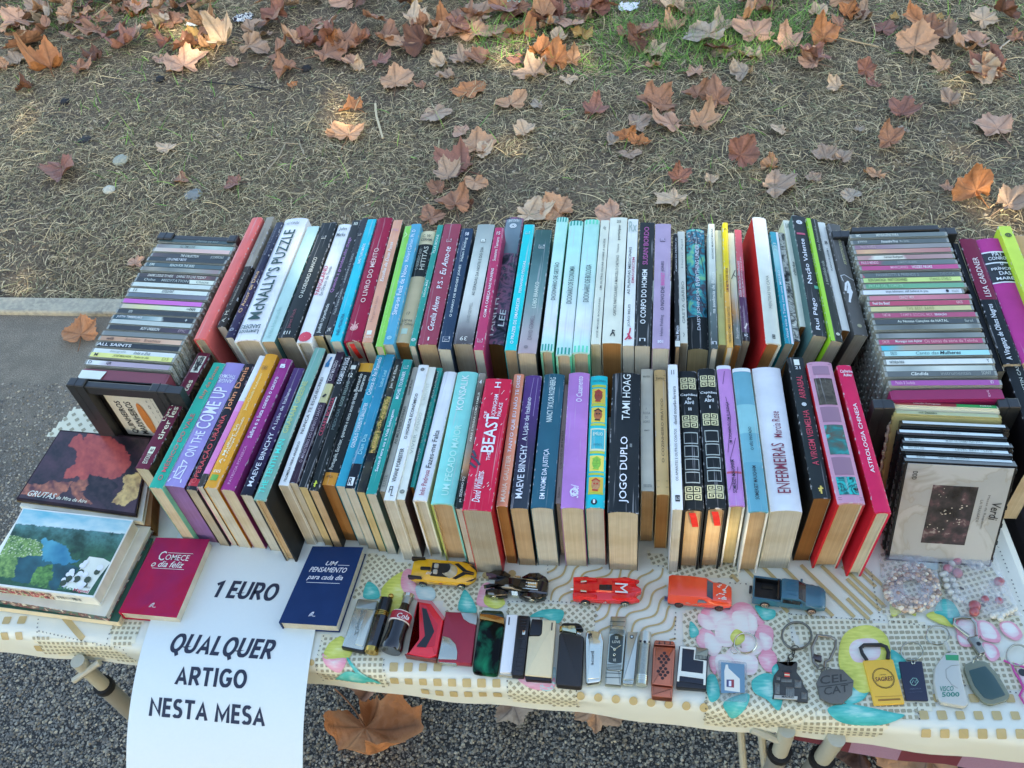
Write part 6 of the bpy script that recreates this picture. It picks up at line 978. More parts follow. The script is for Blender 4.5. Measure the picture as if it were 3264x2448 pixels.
# pile with the lake picture
flat(12, [(260, 760), (1080, 920), (830, 1510), (-190, 1380)], .0125, .0112, '3a6058', 'c', 'dark green book at the bottom of the pile under the lake picture', group=G1, spm=M('c9c2b0', .5))
flat(12, [(200, 740), (1062, 838), (742, 1472), (-120, 1335)], .024, .0108, 'c5c5c2', 'w', 'light hardback with a brightly patterned lower edge beneath the lake picture book', group=G1, spm=cover('n:cfd3d0,7a3f44,3a6f74,6a6a50,90', 9, 9, 9, .3, 3))
lk, q = flat(12, [(163, 702), (942, 790), (662, 1336), (-118, 1238)], .045, .0205, 'd3dde0', 'w', 'white-bordered book with a picture of a lake between green hills', ['.80|.93|.03|.075|b0405a|b|Miguel', '.66|.79|.045|.09|3f7a4a|b|São', '.84|.93|.09|.115|555b5c|m|AÇORES'], group=G1, spm=M('d3dcde', .35), pic=lake, shapes=[('picture_white_flowers', [(630, 1048), (730, 1062), (780, 1090), (700, 1190), (620, 1310), (445, 1270), (530, 1180)], 'd3dad8')])
rr = random.Random(11); fl = MB(); dk = MB()
for k in range(34):
    u, v_ = .66+.27*rr.random(), .10+.30*rr.random()
    if u-.62 < (v_-.1)*.5: continue
    rad = .0028+.002*rr.random(); p = q(u, v_, .0007+.00002*k); (fl if k % 3 else dk).add([p+Vector((rad*math.cos(t*.785), rad*math.sin(t*.785), 0)) for t in range(8)], [tuple(range(8))])
fl.build('flower_print', M('dfe6e8', .4), lk)['kind'] = 'stuff'; dk.build('leaf_print', M('3f4f3c', .4), lk)['kind'] = 'stuff'
P0, P1 = zat(12, -118, 1238, .045), zat(12, 662, 1336, .045); e_ = (P1-P0); dn = Vector((e_.y, -e_.x, 0)).normalized()
def sp_(a, z): return P0+e_*a+dn*.0009+Vector((0, 0, -z))
MBs = MB(); MBs.add([sp_(.0, .0185), sp_(.60, .0185), sp_(.60, .004), sp_(.0, .004)], [(0, 1, 2, 3)]); MBs.build('spine_picture', cover('n:5f7f4a,c9cfc0,a83a50,2f3a30,d0d5c5,110', 9, 9, 9, .3, 9), lk, True)
MBs = MB(); x = .64
while x < .86:
    w_ = rr.choice([.002, .004, .006]); MBs.add([sp_(x, .014), sp_(x+w_, .014), sp_(x+w_, .007), sp_(x, .007)], [(0, 1, 2, 3)]); x += w_+rr.choice([.003, .005, .008])
MBs.build('barcode_print', M('33383c', .4), lk, True)['kind'] = 'stuff'
def bird(q_, r, u, v, s=.05, h='e3c5d3'):
    mb = MB()
    for pl in ([(-1, -1), (-.8, 0), (-.2, .9), (.3, 1), (.2, .2), (-.1, -.6)], [(.0, -.7), (.9, -.9), (1.2, -.7)], [(-.6, -.9), (-.3, .2), (.1, .8)], [(-.9, -.4), (.1, -.2)]):
        for a, c_ in zip(pl, pl[1:]):
            pa, pc = q_(u+a[0]*s, v+a[1]*s*.55, .0006), q_(u+c_[0]*s, v+c_[1]*s*.55, .0006); d = pc-pa; n = Vector((-d.y, d.x, 0)).normalized()*.00035; mb.add([pa-n, pc-n, pc+n, pa+n], [(0, 1, 2, 3)])
    mb.build('emblem', M(h, .4), r)
def rule(q_, r, u0, u1, v, h, tk=.0006):
    a, c_ = q_(u0, v, .0006), q_(u1, v, .0006); d = c_-a; n = Vector((-d.y, d.x, 0)).normalized()*tk/2; MB().add([a-n, c_-n, c_+n, a+n], [(0, 1, 2, 3)]).build('title_rule', M(h, .4), r)
cb, q2 = flat(12, [(1102, 913), (1478, 926), (1243, 1478), (836, 1442)], .0185, .0165, 'n:a51c3c,9c2150,8f2458,14', 'w', 'small crimson paperback lying flat on the price sheet', ['.35|.78|.70|.775|ecd9df|m|OMECE', '.22|.335|.69|.815|ecd9df|m|C', '.16|.74|.605|.685|ecd9df|bi|o dia feliz'], spine='left')  # red to purple mottling puts the cover's glare into its colour
rule(q2, cb, .36, .82, .795, 'ecd9df'); rule(q2, cb, .2, .78, .585, 'ecd9df'); bird(q2, cb, .52, .12)
ub, q3 = flat(0, [(997, 1741), (1158, 1744), (1072, 1995), (889, 1984)], .0195, .0175, '233c72', 'w', 'small navy blue paperback lying flat beside the yellow toy car', ['.40|.62|.745|.80|dfe6ef|bi|UM', '.14|.84|.655|.72|dfe6ef|bi|PENSAMENTO', '.16|.82|.54|.62|dfe6ef|bi|para cada dia'], spine='left')
rule(q3, ub, .64, .86, .75, 'dfe6ef'); rule(q3, ub, .18, .80, .515, 'dfe6ef'); bird(q3, ub, .52, .12, h='dfe6ef')
pa_ = R(1.6); PX = Vector((math.cos(pa_), math.sin(pa_), 0)); PYv = Vector((math.sin(pa_), -math.cos(pa_), 0)); PO = Vector((-.5795, .618, 0))
def paper_pt(u, t, dz=0.0):
    t1 = .146; z = 0.0; d = t
    if t > t1:
        s = t-t1; n = 12; d = t1; z = 0.0; thp = 0
        for i in range(n):
            thp = 4.6*s*(i+.5)/n; d += math.cos(thp)*s/n; z -= math.sin(thp)*s/n
        z += .0035*(u-.105)*s*10
    p = PO+PX*u+PYv*d; return Vector((p.x, p.y, TZ+.0030+z+dz+.0012*math.sin(u*30)*max(0, t-t1)/.15))
def proj(p):
    d = p-CPOS; k = d.dot(CF); return PW/2+FPX*d.dot(CR)/k, PH/2-FPX*d.dot(CU)/k
def paper_inv(px, py):
    u, t = .1, .2
    for _ in range(25):
        a = proj(paper_pt(u, t)); e = (px-a[0], py-a[1]); bu = proj(paper_pt(u+.001, t)); bt_ = proj(paper_pt(u, t+.001))
        j11, j21, j12, j22 = (bu[0]-a[0])/.001, (bu[1]-a[1])/.001, (bt_[0]-a[0])/.001, (bt_[1]-a[1])/.001; D_ = j11*j22-j12*j21
        u += (e[0]*j22-e[1]*j12)/D_; t += (e[1]*j11-e[0]*j21)/D_
    return u, t
sheet = thing('price_sheet', 'white sheet of paper with bold navy lettering hanging over the table edge', 'sign', (PO.x+.1, PO.y-.15, TZ+.002))
mb = MB(); nu, nt2 = 12, 46; mb.add([paper_pt(.21*i/nu, .297*j/nt2) for j in range(nt2+1) for i in range(nu+1)], [(j*(nu+1)+i+1, j*(nu+1)+i, (j+1)*(nu+1)+i, (j+1)*(nu+1)+i+1) for j in range(nt2) for i in range(nu)])
mb.build('paper', M('c8dae4', .6, mott=.02), sheet, True, True)
ink = M('26304c', .5)
def arc(cx, cy, rx, ry, a0, a1, n=14): return [(cx+rx*math.cos(R(a0+(a1-a0)*k/n)), cy+ry*math.sin(R(a0+(a1-a0)*k/n))) for k in range(n+1)]
GL_ = {'1': (.42, [[(.04, .72), (.30, .95), (.30, 0)]]), 'E': (.50, [[(.50, .08), (.08, .08), (.08, .92), (.50, .92)], [(.08, .51), (.46, .51)]]), 'U': (.66, [[(.08, 1), (.08, .34)]+arc(.33, .34, .25, .26, 180, 360)+[(.58, 1)]]),
 'R': (.60, [[(.08, 0), (.08, .92), (.30, .92)]+arc(.30, .68, .22, .24, 90, -90)+[(.08, .44)], [(.30, .44), (.56, 0)]]), 'O': (.76, [arc(.38, .5, .30, .42, 0, 360, 26)]), 'Q': (.76, [arc(.38, .5, .30, .42, 0, 360, 26), [(.42, .14), (.62, -.16)]]),
 'A': (.70, [[(.06, 0), (.35, .97), (.64, 0)], [(.16, .30), (.54, .30)]]), 'L': (.50, [[(.08, 1), (.08, .08), (.50, .08)]]), 'T': (.62, [[(0, .92), (.62, .92)], [(.31, .92), (.31, 0)]]), 'I': (.20, [[(.10, 0), (.10, 1)]]),
 'G': (.72, [arc(.38, .5, .30, .42, 42, 318, 22)+[(.64, .44), (.40, .44)]]), 'N': (.68, [[(.08, 0), (.08, .96), (.60, .04), (.60, 1)]]), 'S': (.56, [arc(.29, .71, .20, .21, 35, 235, 12)+arc(.28, .28, .22, .22, 75, -150, 14)]), 'M': (.86, [[(.08, 0), (.10, .95), (.43, .10), (.76, .95), (.78, 0)]])}
def signline(s, xa, ya1, xb, yb1, hpx, it):
    """heavy sans capitals drawn stroke by stroke along the sheet"""
    a = paper_inv(xa, ya1); b_ = paper_inv(xb, yb1); c_ = paper_inv((xa+xb)/2, (ya1+yb1)/2-hpx); hh = (a[1]+b_[1])/2-c_[1]; tot = sum(.34 if ch == ' ' else GL_[ch][0]+.13 for ch in s)-.13; wd = math.hypot(b_[0]-a[0], b_[1]-a[1]); sx = wd/tot; x = 0; mb = MB()
    def P(px_, py_, k): px_ += (.22*py_*hh/sx if it else 0); q = px_/tot; return paper_pt(a[0]+(b_[0]-a[0])*q, a[1]+(b_[1]-a[1])*q-hh*py_, .0004+k*1e-5)
    for ch in s:
        if ch == ' ': x += .34; continue
        for k, pl in enumerate(GL_[ch][1]):
            ra = .100; n = len(pl); cl = (Vector(pl[0])-Vector(pl[-1])).length < .01; off = []
            for i in range(n):
                p = Vector(pl[i]); d1 = (p-Vector(pl[i-1 if i or not cl else n-2])) if (i or cl) else None; d2 = (Vector(pl[i+1 if i < n-1 else 1])-p) if (i < n-1 or cl) else None
                d1 = d1 or d2; d2 = d2 or d1; d1 = d1.normalized(); d2 = d2.normalized(); n1 = Vector((-d1.y, d1.x)); n2 = Vector((-d2.y, d2.x)); m = (n1+n2)
                m = m.normalized() if m.length > .05 else n1; off.append(m*ra/max(.34, m.dot(n1)))
            vs = []
            for i in range(n): p = Vector(pl[i]); l_, r_ = p+off[i], p-off[i]; l_.y, r_.y = min(1.0, max(0 if ch != 'Q' else -.2, l_.y)), min(1.0, max(0 if ch != 'Q' else -.2, r_.y)); vs += [P(x+l_.x, l_.y, k), P(x+r_.x, r_.y, k)]
            mb.add(vs, [(2*i, 2*i+1, 2*i+3, 2*i+2) for i in range(n-1)])
        x += GL_[ch][0]+.13
    mb.build('lettering', ink, sheet, True)
for q in (('1 EURO', 672, 1903, 873, 1917, 56, 1), ('QUALQUER', 534, 2078, 860, 2103, 62, 1), ('ARTIGO', 557, 2182, 782, 2196, 60, 0), ('NESTA MESA', 475, 2282, 843, 2316, 62, 0)): signline(*q)
def place(rear, nose, label, cat='toy car'):
    a, b_ = zat(*rear, .008), zat(*nose, .008); d = b_-a; L = math.hypot(d.x, d.y); c = (a+b_)/2
    r = thing('toy_car', label, cat, (c.x, c.y, TZ+.0022), 'toy cars in a row in front of the books', (0, 0, math.atan2(d.y, d.x))); return r, L
tyre_m, rim_m = M('1b1c1e', .6), M('b5b9bb', .2, .9)
def wheels(r, xs, ys, rad=.0052, wd=.0042, rim=rim_m):
    for x in xs:
        for s in (1, -1):
            y = s*ys; mb = MB(); mb.loft([[(x+rad*k*math.cos(t*.393), y+s*o, rad+rad*k*math.sin(t*.393)) for t in range(16)] for k, o in ((.9, -wd/2), (1, -wd/3), (1, wd/3), (.9, wd/2))])
            w_ = mb.build('wheel', tyre_m, r, smooth=True); mb = MB()
            for t in range(5):
                an = t*1.2566; ca, sa = math.cos(an), math.sin(an); q = rad*.66; mb.add([(x+ca*q*1-sa*.0007, y+s*(wd/2+.0004), rad+sa*q+ca*.0007), (x+ca*q+sa*.0007, y+s*(wd/2+.0004), rad+sa*q-ca*.0007), (x+sa*.0007, y+s*(wd/2+.0004), rad-ca*.0007), (x-sa*.0007, y+s*(wd/2+.0004), rad+ca*.0007)], [(0, 1, 2, 3)])
            mb.tube([(x+rad*.7*math.cos(t*.393), y+s*(wd/2+.0002), rad+rad*.7*math.sin(t*.393)) for t in range(16)], .0005, 5, closed=True); mb.build('rim', rim, w_)
def body(r, secs, mat, name='body'):
    """secs: (x, half width low, half width top, z low, z waist, z top)"""
    mb = MB(); S = []
    for x, wl, wt, zl, zw, zt in secs:
        S.append([(x, -wl*.94, zl), (x, -wl, zl+(zw-zl)*.3), (x, -wl, zw-.0012), (x, -wl*.96, zw), (x, -wt, zt-.0006), (x, -wt*.9, zt), (x, wt*.9, zt), (x, wt, zt-.0006), (x, wl*.96, zw), (x, wl, zw-.0012), (x, wl, zl+(zw-zl)*.3), (x, wl*.94, zl)])
    mb.loft(S); return mb.build(name, mat, r, smooth=True)
def strip(r, pts, h, name, tk=None, rough=.3, me=0):
    mb = MB(); mb.add(pts, [tuple(range(len(pts)))]); return mb.build(name, h if not isinstance(h, str) else M(h, rough, me), r)
# yellow open sports car
r, L = place((13, 1000, 262), (13, 1640, 300), 'yellow open toy sports car with black nose stripes and tail fins'); h = L/2; yel = M('dba21f', .22, coat=.6)
body(r, [(-h, .012, .010, .004, .011, .0125), (-h*.85, .0145, .012, .003, .0135, .0145), (-h*.5, .0152, .0125, .003, .0142, .0155), (-h*.2, .0150, .0115, .003, .0132, .0142), (h*.2, .0150, .0115, .003, .0125, .0135), (h*.5, .0150, .0115, .003, .012, .0135), (h*.8, .0132, .010, .0035, .0095, .0105), (h*.96, .009, .0065, .004, .0075, .0082), (h, .006, .0045, .0045, .0065, .007)], yel)
mb = MB(); mb.box(-h*.38, h*.20, -.0088, .0088, .0125, .0158); mb.build('cockpit', M('1c1e22', .5), r)
mb = MB(); [mb.prism(rnd([(-h*.30+k, y-.0028), (-h*.16+k, y-.0028), (-h*.16+k, y+.0028), (-h*.30+k, y+.0028)], .0015), .0158, .0185, .0008) for k in (0,) for y in (-.004, .004)]; mb.build('seats', M('9a9c9c', .35), r)['kind'] = 'stuff'
mb = MB(); arc = [(h*.18+.010*math.cos(a), .0100*math.sin(a)) for a in np.linspace(-1.5, 1.5, 11)]; mb.add([(x, y, .0135) for x, y in arc]+[(x-.0075, y*.82, .0215) for x, y in arc], [(i, i+1, 12+i, 11+i) for i in range(10)])
mb.build('windscreen', M('b9c4c5', .08, tr=.6), r, smooth=True)
for s in (1, -1):
    strip(r, [(h*.30, s*.0098, .0138), (h*.42, s*.0112, .0139), (h*.70, s*.0030, .0130), (h*.93, s*.0018, .0101), (h*.93, s*.0002, .0103), (h*.60, s*.0002, .0137)], '22252a', 'nose_stripe')
    strip(r, [(h*.72, s*.0120, .0112), (h*.90, s*.0100, .0098), (h*.99, s*.0062, .0080), (h*1.003, s*.003, .0078), (h*.96, s*.0055, .0088)], '22252a', 'front_wing_stripe')
    mb = MB(); mb.prism([(-h*1.04, s*.0112), (-h*.62, s*.0125), (-h*.62, s*.0140), (-h*1.04, s*.0140)], .012, .0195, .0005); mb.build('tail_fin', M('17181b', .3), r)
mb = MB(); mb.prism(rnd([(-h*.72, -.0018), (-h*.40, -.0022), (-h*.40, .0022), (-h*.72, .0018)], .001), .0145, .0178, .0006); mb.build('air_scoop', M('1b1d20', .3), r)
for k in range(4): strip(r, [(-h*.52+k*.0017, -.0075, .0159), (-h*.52+k*.0017+.0008, -.0075, .0159), (-h*.52+k*.0017+.0020, -.0040, .0161), (-h*.52+k*.0017+.0012, -.0040, .0161)], 'e3e6e6', 'exhaust_pipe', me=.5)
mb = MB(); mb.add([(-h*.05+.0024*math.cos(t*.6283), -.01515, .0085+.0024*math.sin(t*.6283)) for t in range(10)], [tuple(range(10))]); mb.build('door_badge', M('9a5a22', .4), r)
wheels(r, (-h*.62, h*.58), .0145, .0050)
# black finned custom car
r, L = place((13, 1735, 385), (14, 468, 440), 'black finned toy car with chrome engine parts'); h = L/2; bl = M('15171b', .16, coat=.8); chrome = M('c5cacc', .12, .95)
body(r, [(-h*.7, .006, .004, .004, .010, .012), (-h*.4, .0085, .005, .003, .013, .017), (-h*.1, .0085, .005, .003, .014, .019), (h*.15, .0085, .006, .003, .013, .0155), (h*.5, .0095, .007, .003, .013, .0145), (h*.8, .0105, .0075, .003, .0125, .0135), (h*.98, .0085, .006, .0035, .010, .011), (h, .007, .005, .004, .008, .009)], bl)
for s in (1, -1):
    body2 = [(-h*.95, s*.0115, .0035, .008, .010), (-h*.75, s*.0125, .0045, .0125, .0145), (-h*.45, s*.0125, .0048, .0115, .0135), (-h*.25, s*.0115, .003, .007, .009)]
    for nm, sec in (('rear_fender', body2), ('front_fender', [(h*.12, s*.0115, .002, .006, .008), (h*.35, s*.0130, .0042, .0115, .0132), (h*.65, s*.0130, .0046, .0125, .0140), (h*.88, s*.0115, .003, .0095, .0112), (h*.97, s*.0100, .001, .007, .008)])):
        mb = MB(); mb.loft([[(x, y-w_, .003), (x, y-w_, zw), (x, y-w_*.6, zt), (x, y+w_*.6, zt), (x, y+w_, zw), (x, y+w_, .003)] for x, y, w_, zw, zt in sec]); mb.build(nm, bl, r, smooth=True)
    mb = MB(); mb.loft([[(x, s*(y)-.0006, z0), (x, s*(y)-.0004, z1), (x, s*(y)+.0004, z1), (x, s*(y)+.0006, z0)] for x, y, z0, z1 in ((-h*1.0, .0085, .011, .0185), (-h*.8, .0075, .012, .021), (-h*.6, .006, .013, .020), (-h*.35, .005, .015, .018))]); mb.build('tail_fin', bl, r)
    mb = MB();
    for k in range(4): mb.tube([(h*(-.12+k*.05), s*.0085, .010), (h*(-.12+k*.05)+.001, s*.0125, .0085), (h*(-.12+k*.05)+.001, s*.013, .004)], .0011, 6)
    mb.build('exhaust_pipes', chrome, r, smooth=True)['kind'] = 'stuff'
mb = MB();
for k in range(6):
    for s in (1, -1): mb.ball((h*(.32+k*.055), s*.0022, .0152), .0012, 6)
mb.box(h*.28, h*.66, -.0034, .0034, .0138, .0149); mb.build('engine_block', chrome, r, smooth=True)['kind'] = 'stuff'
for s in (1, -1): strip(r, [(h*.22, s*.0052, .0152), (h*.70, s*.0056, .0146), (h*.70, s*.0066, .0144), (h*.22, s*.0062, .0150)], chrome, 'chrome_trim')
wheels(r, (-h*.66, h*.55), .0150, .0058)
# red racer
r, L = place((14, 712, 448), (14, 1405, 462), 'red toy racer with scalloped front wings and a white letter on its bonnet'); h = L/2; rd = M('c92022', .2, coat=.7)
pl = [(-h*.98, -.0125), (-h*.86, -.0142), (-h*.2, -.0150), (h*.2, -.0150), (h*.45, -.0155), (h*.72, -.0148), (h*.94, -.0128), (h*.82, -.0092), (h*.84, -.0068), (h*.88, -.0046), (h*.98, -.0022), (h*1.0, 0)]
pl = pl+[(x, -y) for x, y in pl[::-1][1:]]
MB().prism(pl, .0032, .0112, .0014).build('body', rd, r, smooth=True)
for s in (1, -1):
    mb = MB(); mb.loft([[(x, s*y-w_, .0105), (x, s*y-w_*.6, z), (x, s*y+w_*.6, z), (x, s*y+w_, .0105)] for x, y, w_, z in ((h*.15, .0105, .0025, .0115), (h*.38, .0112, .0036, .0150), (h*.62, .0112, .0034, .0152), (h*.86, .0108, .0018, .0115))]); mb.build('front_wing', rd, r, smooth=True)
    mb = MB(); mb.loft([[(x, s*y-w_, .0105), (x, s*y-w_*.6, z), (x, s*y+w_*.6, z), (x, s*y+w_, .0105)] for x, y, w_, z in ((-h*.98, .0108, .0030, .0150), (-h*.7, .0108, .0034, .0158), (-h*.32, .0110, .0030, .0140), (-h*.28, .0110, .0030, .0115))]); mb.build('rear_wing', rd, r, smooth=True)
    mb = MB(); mb.prism(rnd([(-h*.76, s*.0060-.0012), (-h*.58, s*.0068-.0010), (-h*.58, s*.0068+.0010), (-h*.76, s*.0060+.0012)], .0006), .011, .0172, .0005); mb.build('chrome_trim', chrome, r)
mb = MB(); mb.loft([[(x, -w_, .0108), (x, -w_*.7, z), (x, w_*.7, z), (x, w_, .0108)] for x, w_, z in ((-h*.95, .006, .0135), (-h*.5, .0065, .0145), (-h*.2, .005, .0150), (h*.0, .0045, .0145), (h*.15, .0055, .0130), (h*.6, .006, .0122), (h*.98, .0012, .0112))]); mb.build('bonnet', rd, r, smooth=True)
MB().prism(rnd([(-h*.22, -.0036), (h*.15, -.0036), (h*.15, .0036), (-h*.22, .0036)], .001), .0130, .0153, .0004).build('cockpit', M('2a1214', .25, coat=.5), r)
text('M', lambda a, b2: Vector((h*(.24+.36*b2), .0062-.0124*a, .0148-.0016*b2)), M('f0e6e6', .3), r, 'lettering', .0)
text('4', lambda a, b2: Vector((-h*.10+.0036*a, -.01545, .0050+.0042*b2)), M('f0e6e6', .3), r, 'lettering', .02)
mb = MB(); mb.tube([(-h*1.06, 0, .008), (-h*.97, 0, .008)], .0026, 8); mb.build('exhaust', chrome, r, smooth=True)
wheels(r, (-h*.62, h*.52), .0148, .0052)
# orange panel van
r, L = place((14, 1672, 465), (15, 388, 488), 'orange toy panel van with grey skull-like scribbles on its side'); h = L/2; org_ = M('d0452a', .3, coat=.4, mott=.06, sc_=200)
body(r, [(-h, .0138, .0125, .004, .012, .0215), (-h*.9, .0148, .0130, .003, .013, .0245), (-h*.3, .0150, .0132, .003, .013, .0252), (h*.18, .0150, .0128, .003, .013, .0240), (h*.42, .0150, .0118, .003, .0128, .0162), (h*.75, .0145, .0115, .003, .0120, .0142), (h*.95, .0130, .0100, .0035, .010, .0120), (h, .0115, .009, .004, .009, .010)], org_)
strip(r, [(h*.21, -.0108, .0237), (h*.405, -.0108, .0168), (h*.405, .0108, .0168), (h*.21, .0108, .0237)], M('43536b', .12, coat=.6), 'windscreen')
strip(r, [(-h*.08, -.01505, .0145), (h*.24, -.0148, .0150), (h*.12, -.0140, .0195), (-h*.05, -.0139, .0198)], M('5a6478', .15, coat=.5), 'side_window')
rr = random.Random(4); mb = MB()
for k in range(26):
    x = rr.uniform(-h*.68, h*.75); z = rr.uniform(.0055, .0115)+(.005 if -h*.6 < x < -h*.3 else 0); a = rr.uniform(-.5, 1.2); l = rr.uniform(.0015, .0045); t = .00055
    mb.add([(x, -.01535, z), (x+l*math.cos(a), -.01535, z+l*math.sin(a)*.6), (x+l*math.cos(a)+t, -.01535, z+l*math.sin(a)*.6+t), (x+t, -.01535, z+t*1.6)], [(0, 1, 2, 3)])
mb.build('side_graphics', M('8f97a5', .3), r)['kind'] = 'stuff'
mb = MB()
for k in range(16):
    x = rr.uniform(h*.5, h*.85); y = rr.uniform(-.009, .009); a = rr.uniform(0, 3.1); l = rr.uniform(.002, .005); t = .0006; z = .0152-(x-h*.5)/(h*.35)*.0016
    mb.add([(x-t*math.sin(a), y+t*math.cos(a), z+.0008), (x+l*math.cos(a)-t*math.sin(a), y+l*math.sin(a)+t*math.cos(a), z+.0006), (x+l*math.cos(a)+t*math.sin(a), y+l*math.sin(a)-t*math.cos(a), z+.0006), (x+t*math.sin(a), y-t*math.cos(a), z+.0008)], [(0, 1, 2, 3)])
mb.build('bonnet_graphics', M('c3c9d3', .3), r)['kind'] = 'stuff'
mb = MB();
for y in (-.0105, -.0075): mb.tube([(-h*.98, y, .0055), (-h*1.10, y, .0062)], .0016, 8)
mb.build('exhaust_pipes', M('4a5a86', .3), r, smooth=True)['kind'] = 'stuff'
MB().prism([(-h*.98, -.0140), (h*.97, -.0135), (h*.97, .0135), (-h*.98, .0140)], .0022, .0045).build('chassis', M('3a4a6a', .4), r)
wheels(r, (-h*.64, h*.62), .0140, .0052, rim=M('6a3a34', .4))
# blue pickup truck
r, L = place((15, 580, 425), (15, 1272, 520), 'blue toy pickup truck with an open black bed'); h = L/2; blu = M('2f5f7d', .3, coat=.3)
body(r, [(h*-.22, .0148, .0122, .0035, .0140, .0226), (-h*.15, .0150, .0126, .003, .0142, .0236), (h*.22, .0150, .0126, .003, .0142, .0236), (h*.46, .0150, .0116, .003, .0138, .0156), (h*.8, .0145, .0115, .003, .0130, .0148), (h*.96, .0130, .0100, .0035, .0110, .0128), (h, .0115, .009, .004, .009, .011)], blu)
mb = MB(); mb.box(-h*.98, -h*.22, -.0150, -.0128, .0035, .0162); mb.box(-h*.98, -h*.22, .0128, .0150, .0035, .0162); mb.box(-h*.98, -h*.94, -.0128, .0128, .0035, .0162); mb.box(-h*.94, -h*.22, -.0128, .0128, .0035, .0070, 1); mb.box(-h*.92, -h*.24, -.0127, -.0118, .0070, .0158, 1); mb.box(-h*.92, -h*.24, .0118, .0127, .0070, .0158, 1); mb.box(-h*.94, -h*.92, -.0127, .0127, .007, .0158, 1)
mb.build('cargo_bed', [blu, M('14161a', .45)], r)
mb = MB(); mb.box(-h*.74, -h*.42, .004, .009, .0071, .0085); mb.tube([(-h*.3, -.0118, .0165), (-h*.3, -.0108, .021), (-h*.3, .0108, .021), (-h*.3, .0118, .0165)], .0012, 6); mb.build('roll_bar', M('1b1d21', .3), r)
for y in (-.0075, -.0025, .0025, .0075): MB().box(-h*.12, h*.18, y-.0007, y+.0007, .0234, .0240).build('roof_ridge', blu, r)
dk = M('22262e', .15, coat=.5)
strip(r, [(h*.235, -.0112, .0234), (h*.45, -.0112, .0161), (h*.45, .0112, .0161), (h*.235, .0112, .0234)], dk, 'windscreen')
for a, b_ in ((-.17, .04), (.07, .30)): strip(r, [(h*a, -.01495, .0150), (h*(b_+.06), -.0149, .0150), (h*b_, -.01365, .0205), (h*a, -.0137, .0212)], dk, 'side_window')
for s in (1, -1): MB().prism([(h*.30, s*.0145), (h*.36, s*.0145), (h*.36, s*.0182), (h*.30, s*.0182)], .0150, .0178, .0006).build('mirror', blu, r); MB().box(h*.955, h*.985, s*.0095-.0022, s*.0095+.0022, .0085, .0108).build('headlight', M('d5dada', .1), r)
mb = MB(); mb.tube([(-h*1.0, 0, .0085), (-h*1.07, 0, .0085)], .0048, 14); mb.build('spare_wheel', tyre_m, r, smooth=True)
wheels(r, (-h*.62, h*.64), .0143, .0054, rim=M('b09a98', .3, .6))
GL = 'cigarette lighters laid out along the table edge'
ZB = .0026
def lroot(zone, pts, label, zt, cat='lighter', name='lighter', group=GL):
    P = [zat(zone, x, y, zt) for x, y in pts]; c = sum(P, Vector())/len(P); return thing(name, label, cat, (c.x, c.y, TZ+ZB), group)
def slab(r, name, zone, pts, zt, zb, mat, bev=.0012, rd=.002, top=None, n=3):
    P = [zat(zone, x, y, zt) for x, y in pts]; poly = rnd([(p.x, p.y) for p in P], rd, n) if rd else [(p.x, p.y) for p in P]
    mb = MB(); mb.prism(poly, TZ+zb, TZ+zt, bev, mi=0, mtop=1 if top else None); return mb.build(name, [mat]+([top] if top else []), r, True, smooth=True)
def fourmap(zone, q, zt, r):
    """text map over a quadrilateral: baseline start, baseline end, top end, top start"""
    P = [zat(zone, x, y, zt)-r.location for x, y in q]; return lambda a, b2: P[0].lerp(P[1], a).lerp(P[3].lerp(P[2], a), b2)
def disc(r, zone, x, y, rad, zt, mat, name='dot', asp=1.0):
    c = zat(zone, x, y, zt); MB().add([(c.x+rad*math.cos(t*.524), c.y+rad*asp*math.sin(t*.524), c.z) for t in range(12)], [tuple(range(12))]).build(name, mat, r, True)
silver = M('aab2b5', .25, .85, mott=.06, sc_=200); brush = M('b5bdc0', .32, .8, mott=.1, sc_=500); black = M('1d1f23', .3); gold = M('b59a55', .18, .95); chrome = M('c5cacc', .12, .95); copper = M('a8695a', .32, .85, mott=.06)
q = [(440, 525), (655, 545), (500, 1060), (275, 1015)]; r = lroot(13, q, 'flat silver lighter with embossed oval lettering and a black foot, leftmost of the row', .010)
slab(r, 'body', 13, q, .010, ZB, silver, .0025, .003); slab(r, 'foot', 13, [(285, 1000), (515, 1040), (500, 1068), (275, 1020)], .0095, ZB, black, .001, .001)
slab(r, 'side_button', 13, [(530, 640), (610, 650), (500, 1010), (415, 990)], .0112, .0095, brush, .0006, .0006); slab(r, 'cap', 13, [(450, 535), (640, 555), (615, 640), (420, 622)], .0114, .0095, M('8b9294', .3, .8), .0008, .001)
text('Zippino', fourmap(13, [(395, 900), (470, 640), (515, 645), (440, 905)], .0104, r), M('7d8588', .35, .8), r, 'lettering', .01)
def cyl(r, name, zone, a, b_, ra, mat, zc, n=12, rb=None, steps=None):
    A, B_ = zat(zone, *a, zc), zat(zone, *b_, zc); mb = MB()
    if steps: mb.tube([A.lerp(B_, t) for t, _ in steps], [k for _, k in steps], n)
    else: mb.tube([A, B_], [ra, rb or ra], n)
    return mb.build(name, mat, r, True, smooth=True)
q = [(700, 520), (790, 540), (640, 1100), (520, 1080)]; r = lroot(13, q, 'slim black eight-sided lighter with gold rings and a gold foot', .008)
cyl(r, 'body', 13, (692, 700), (590, 1035), .0073, M('26282d', .16, coat=.5), .0098, 8); cyl(r, 'cap', 13, (735, 540), (698, 672), .0078, M('1b1d20', .25), .0100, 10)
for k in range(3): cyl(r, 'gold_ring', 13, (694-k*6, 672+k*16), (692-k*6, 680+k*16), .0082, gold, .0100, 14)
cyl(r, 'gold_foot', 13, (592, 1030), (580, 1075), .0080, gold, .0098, 14)
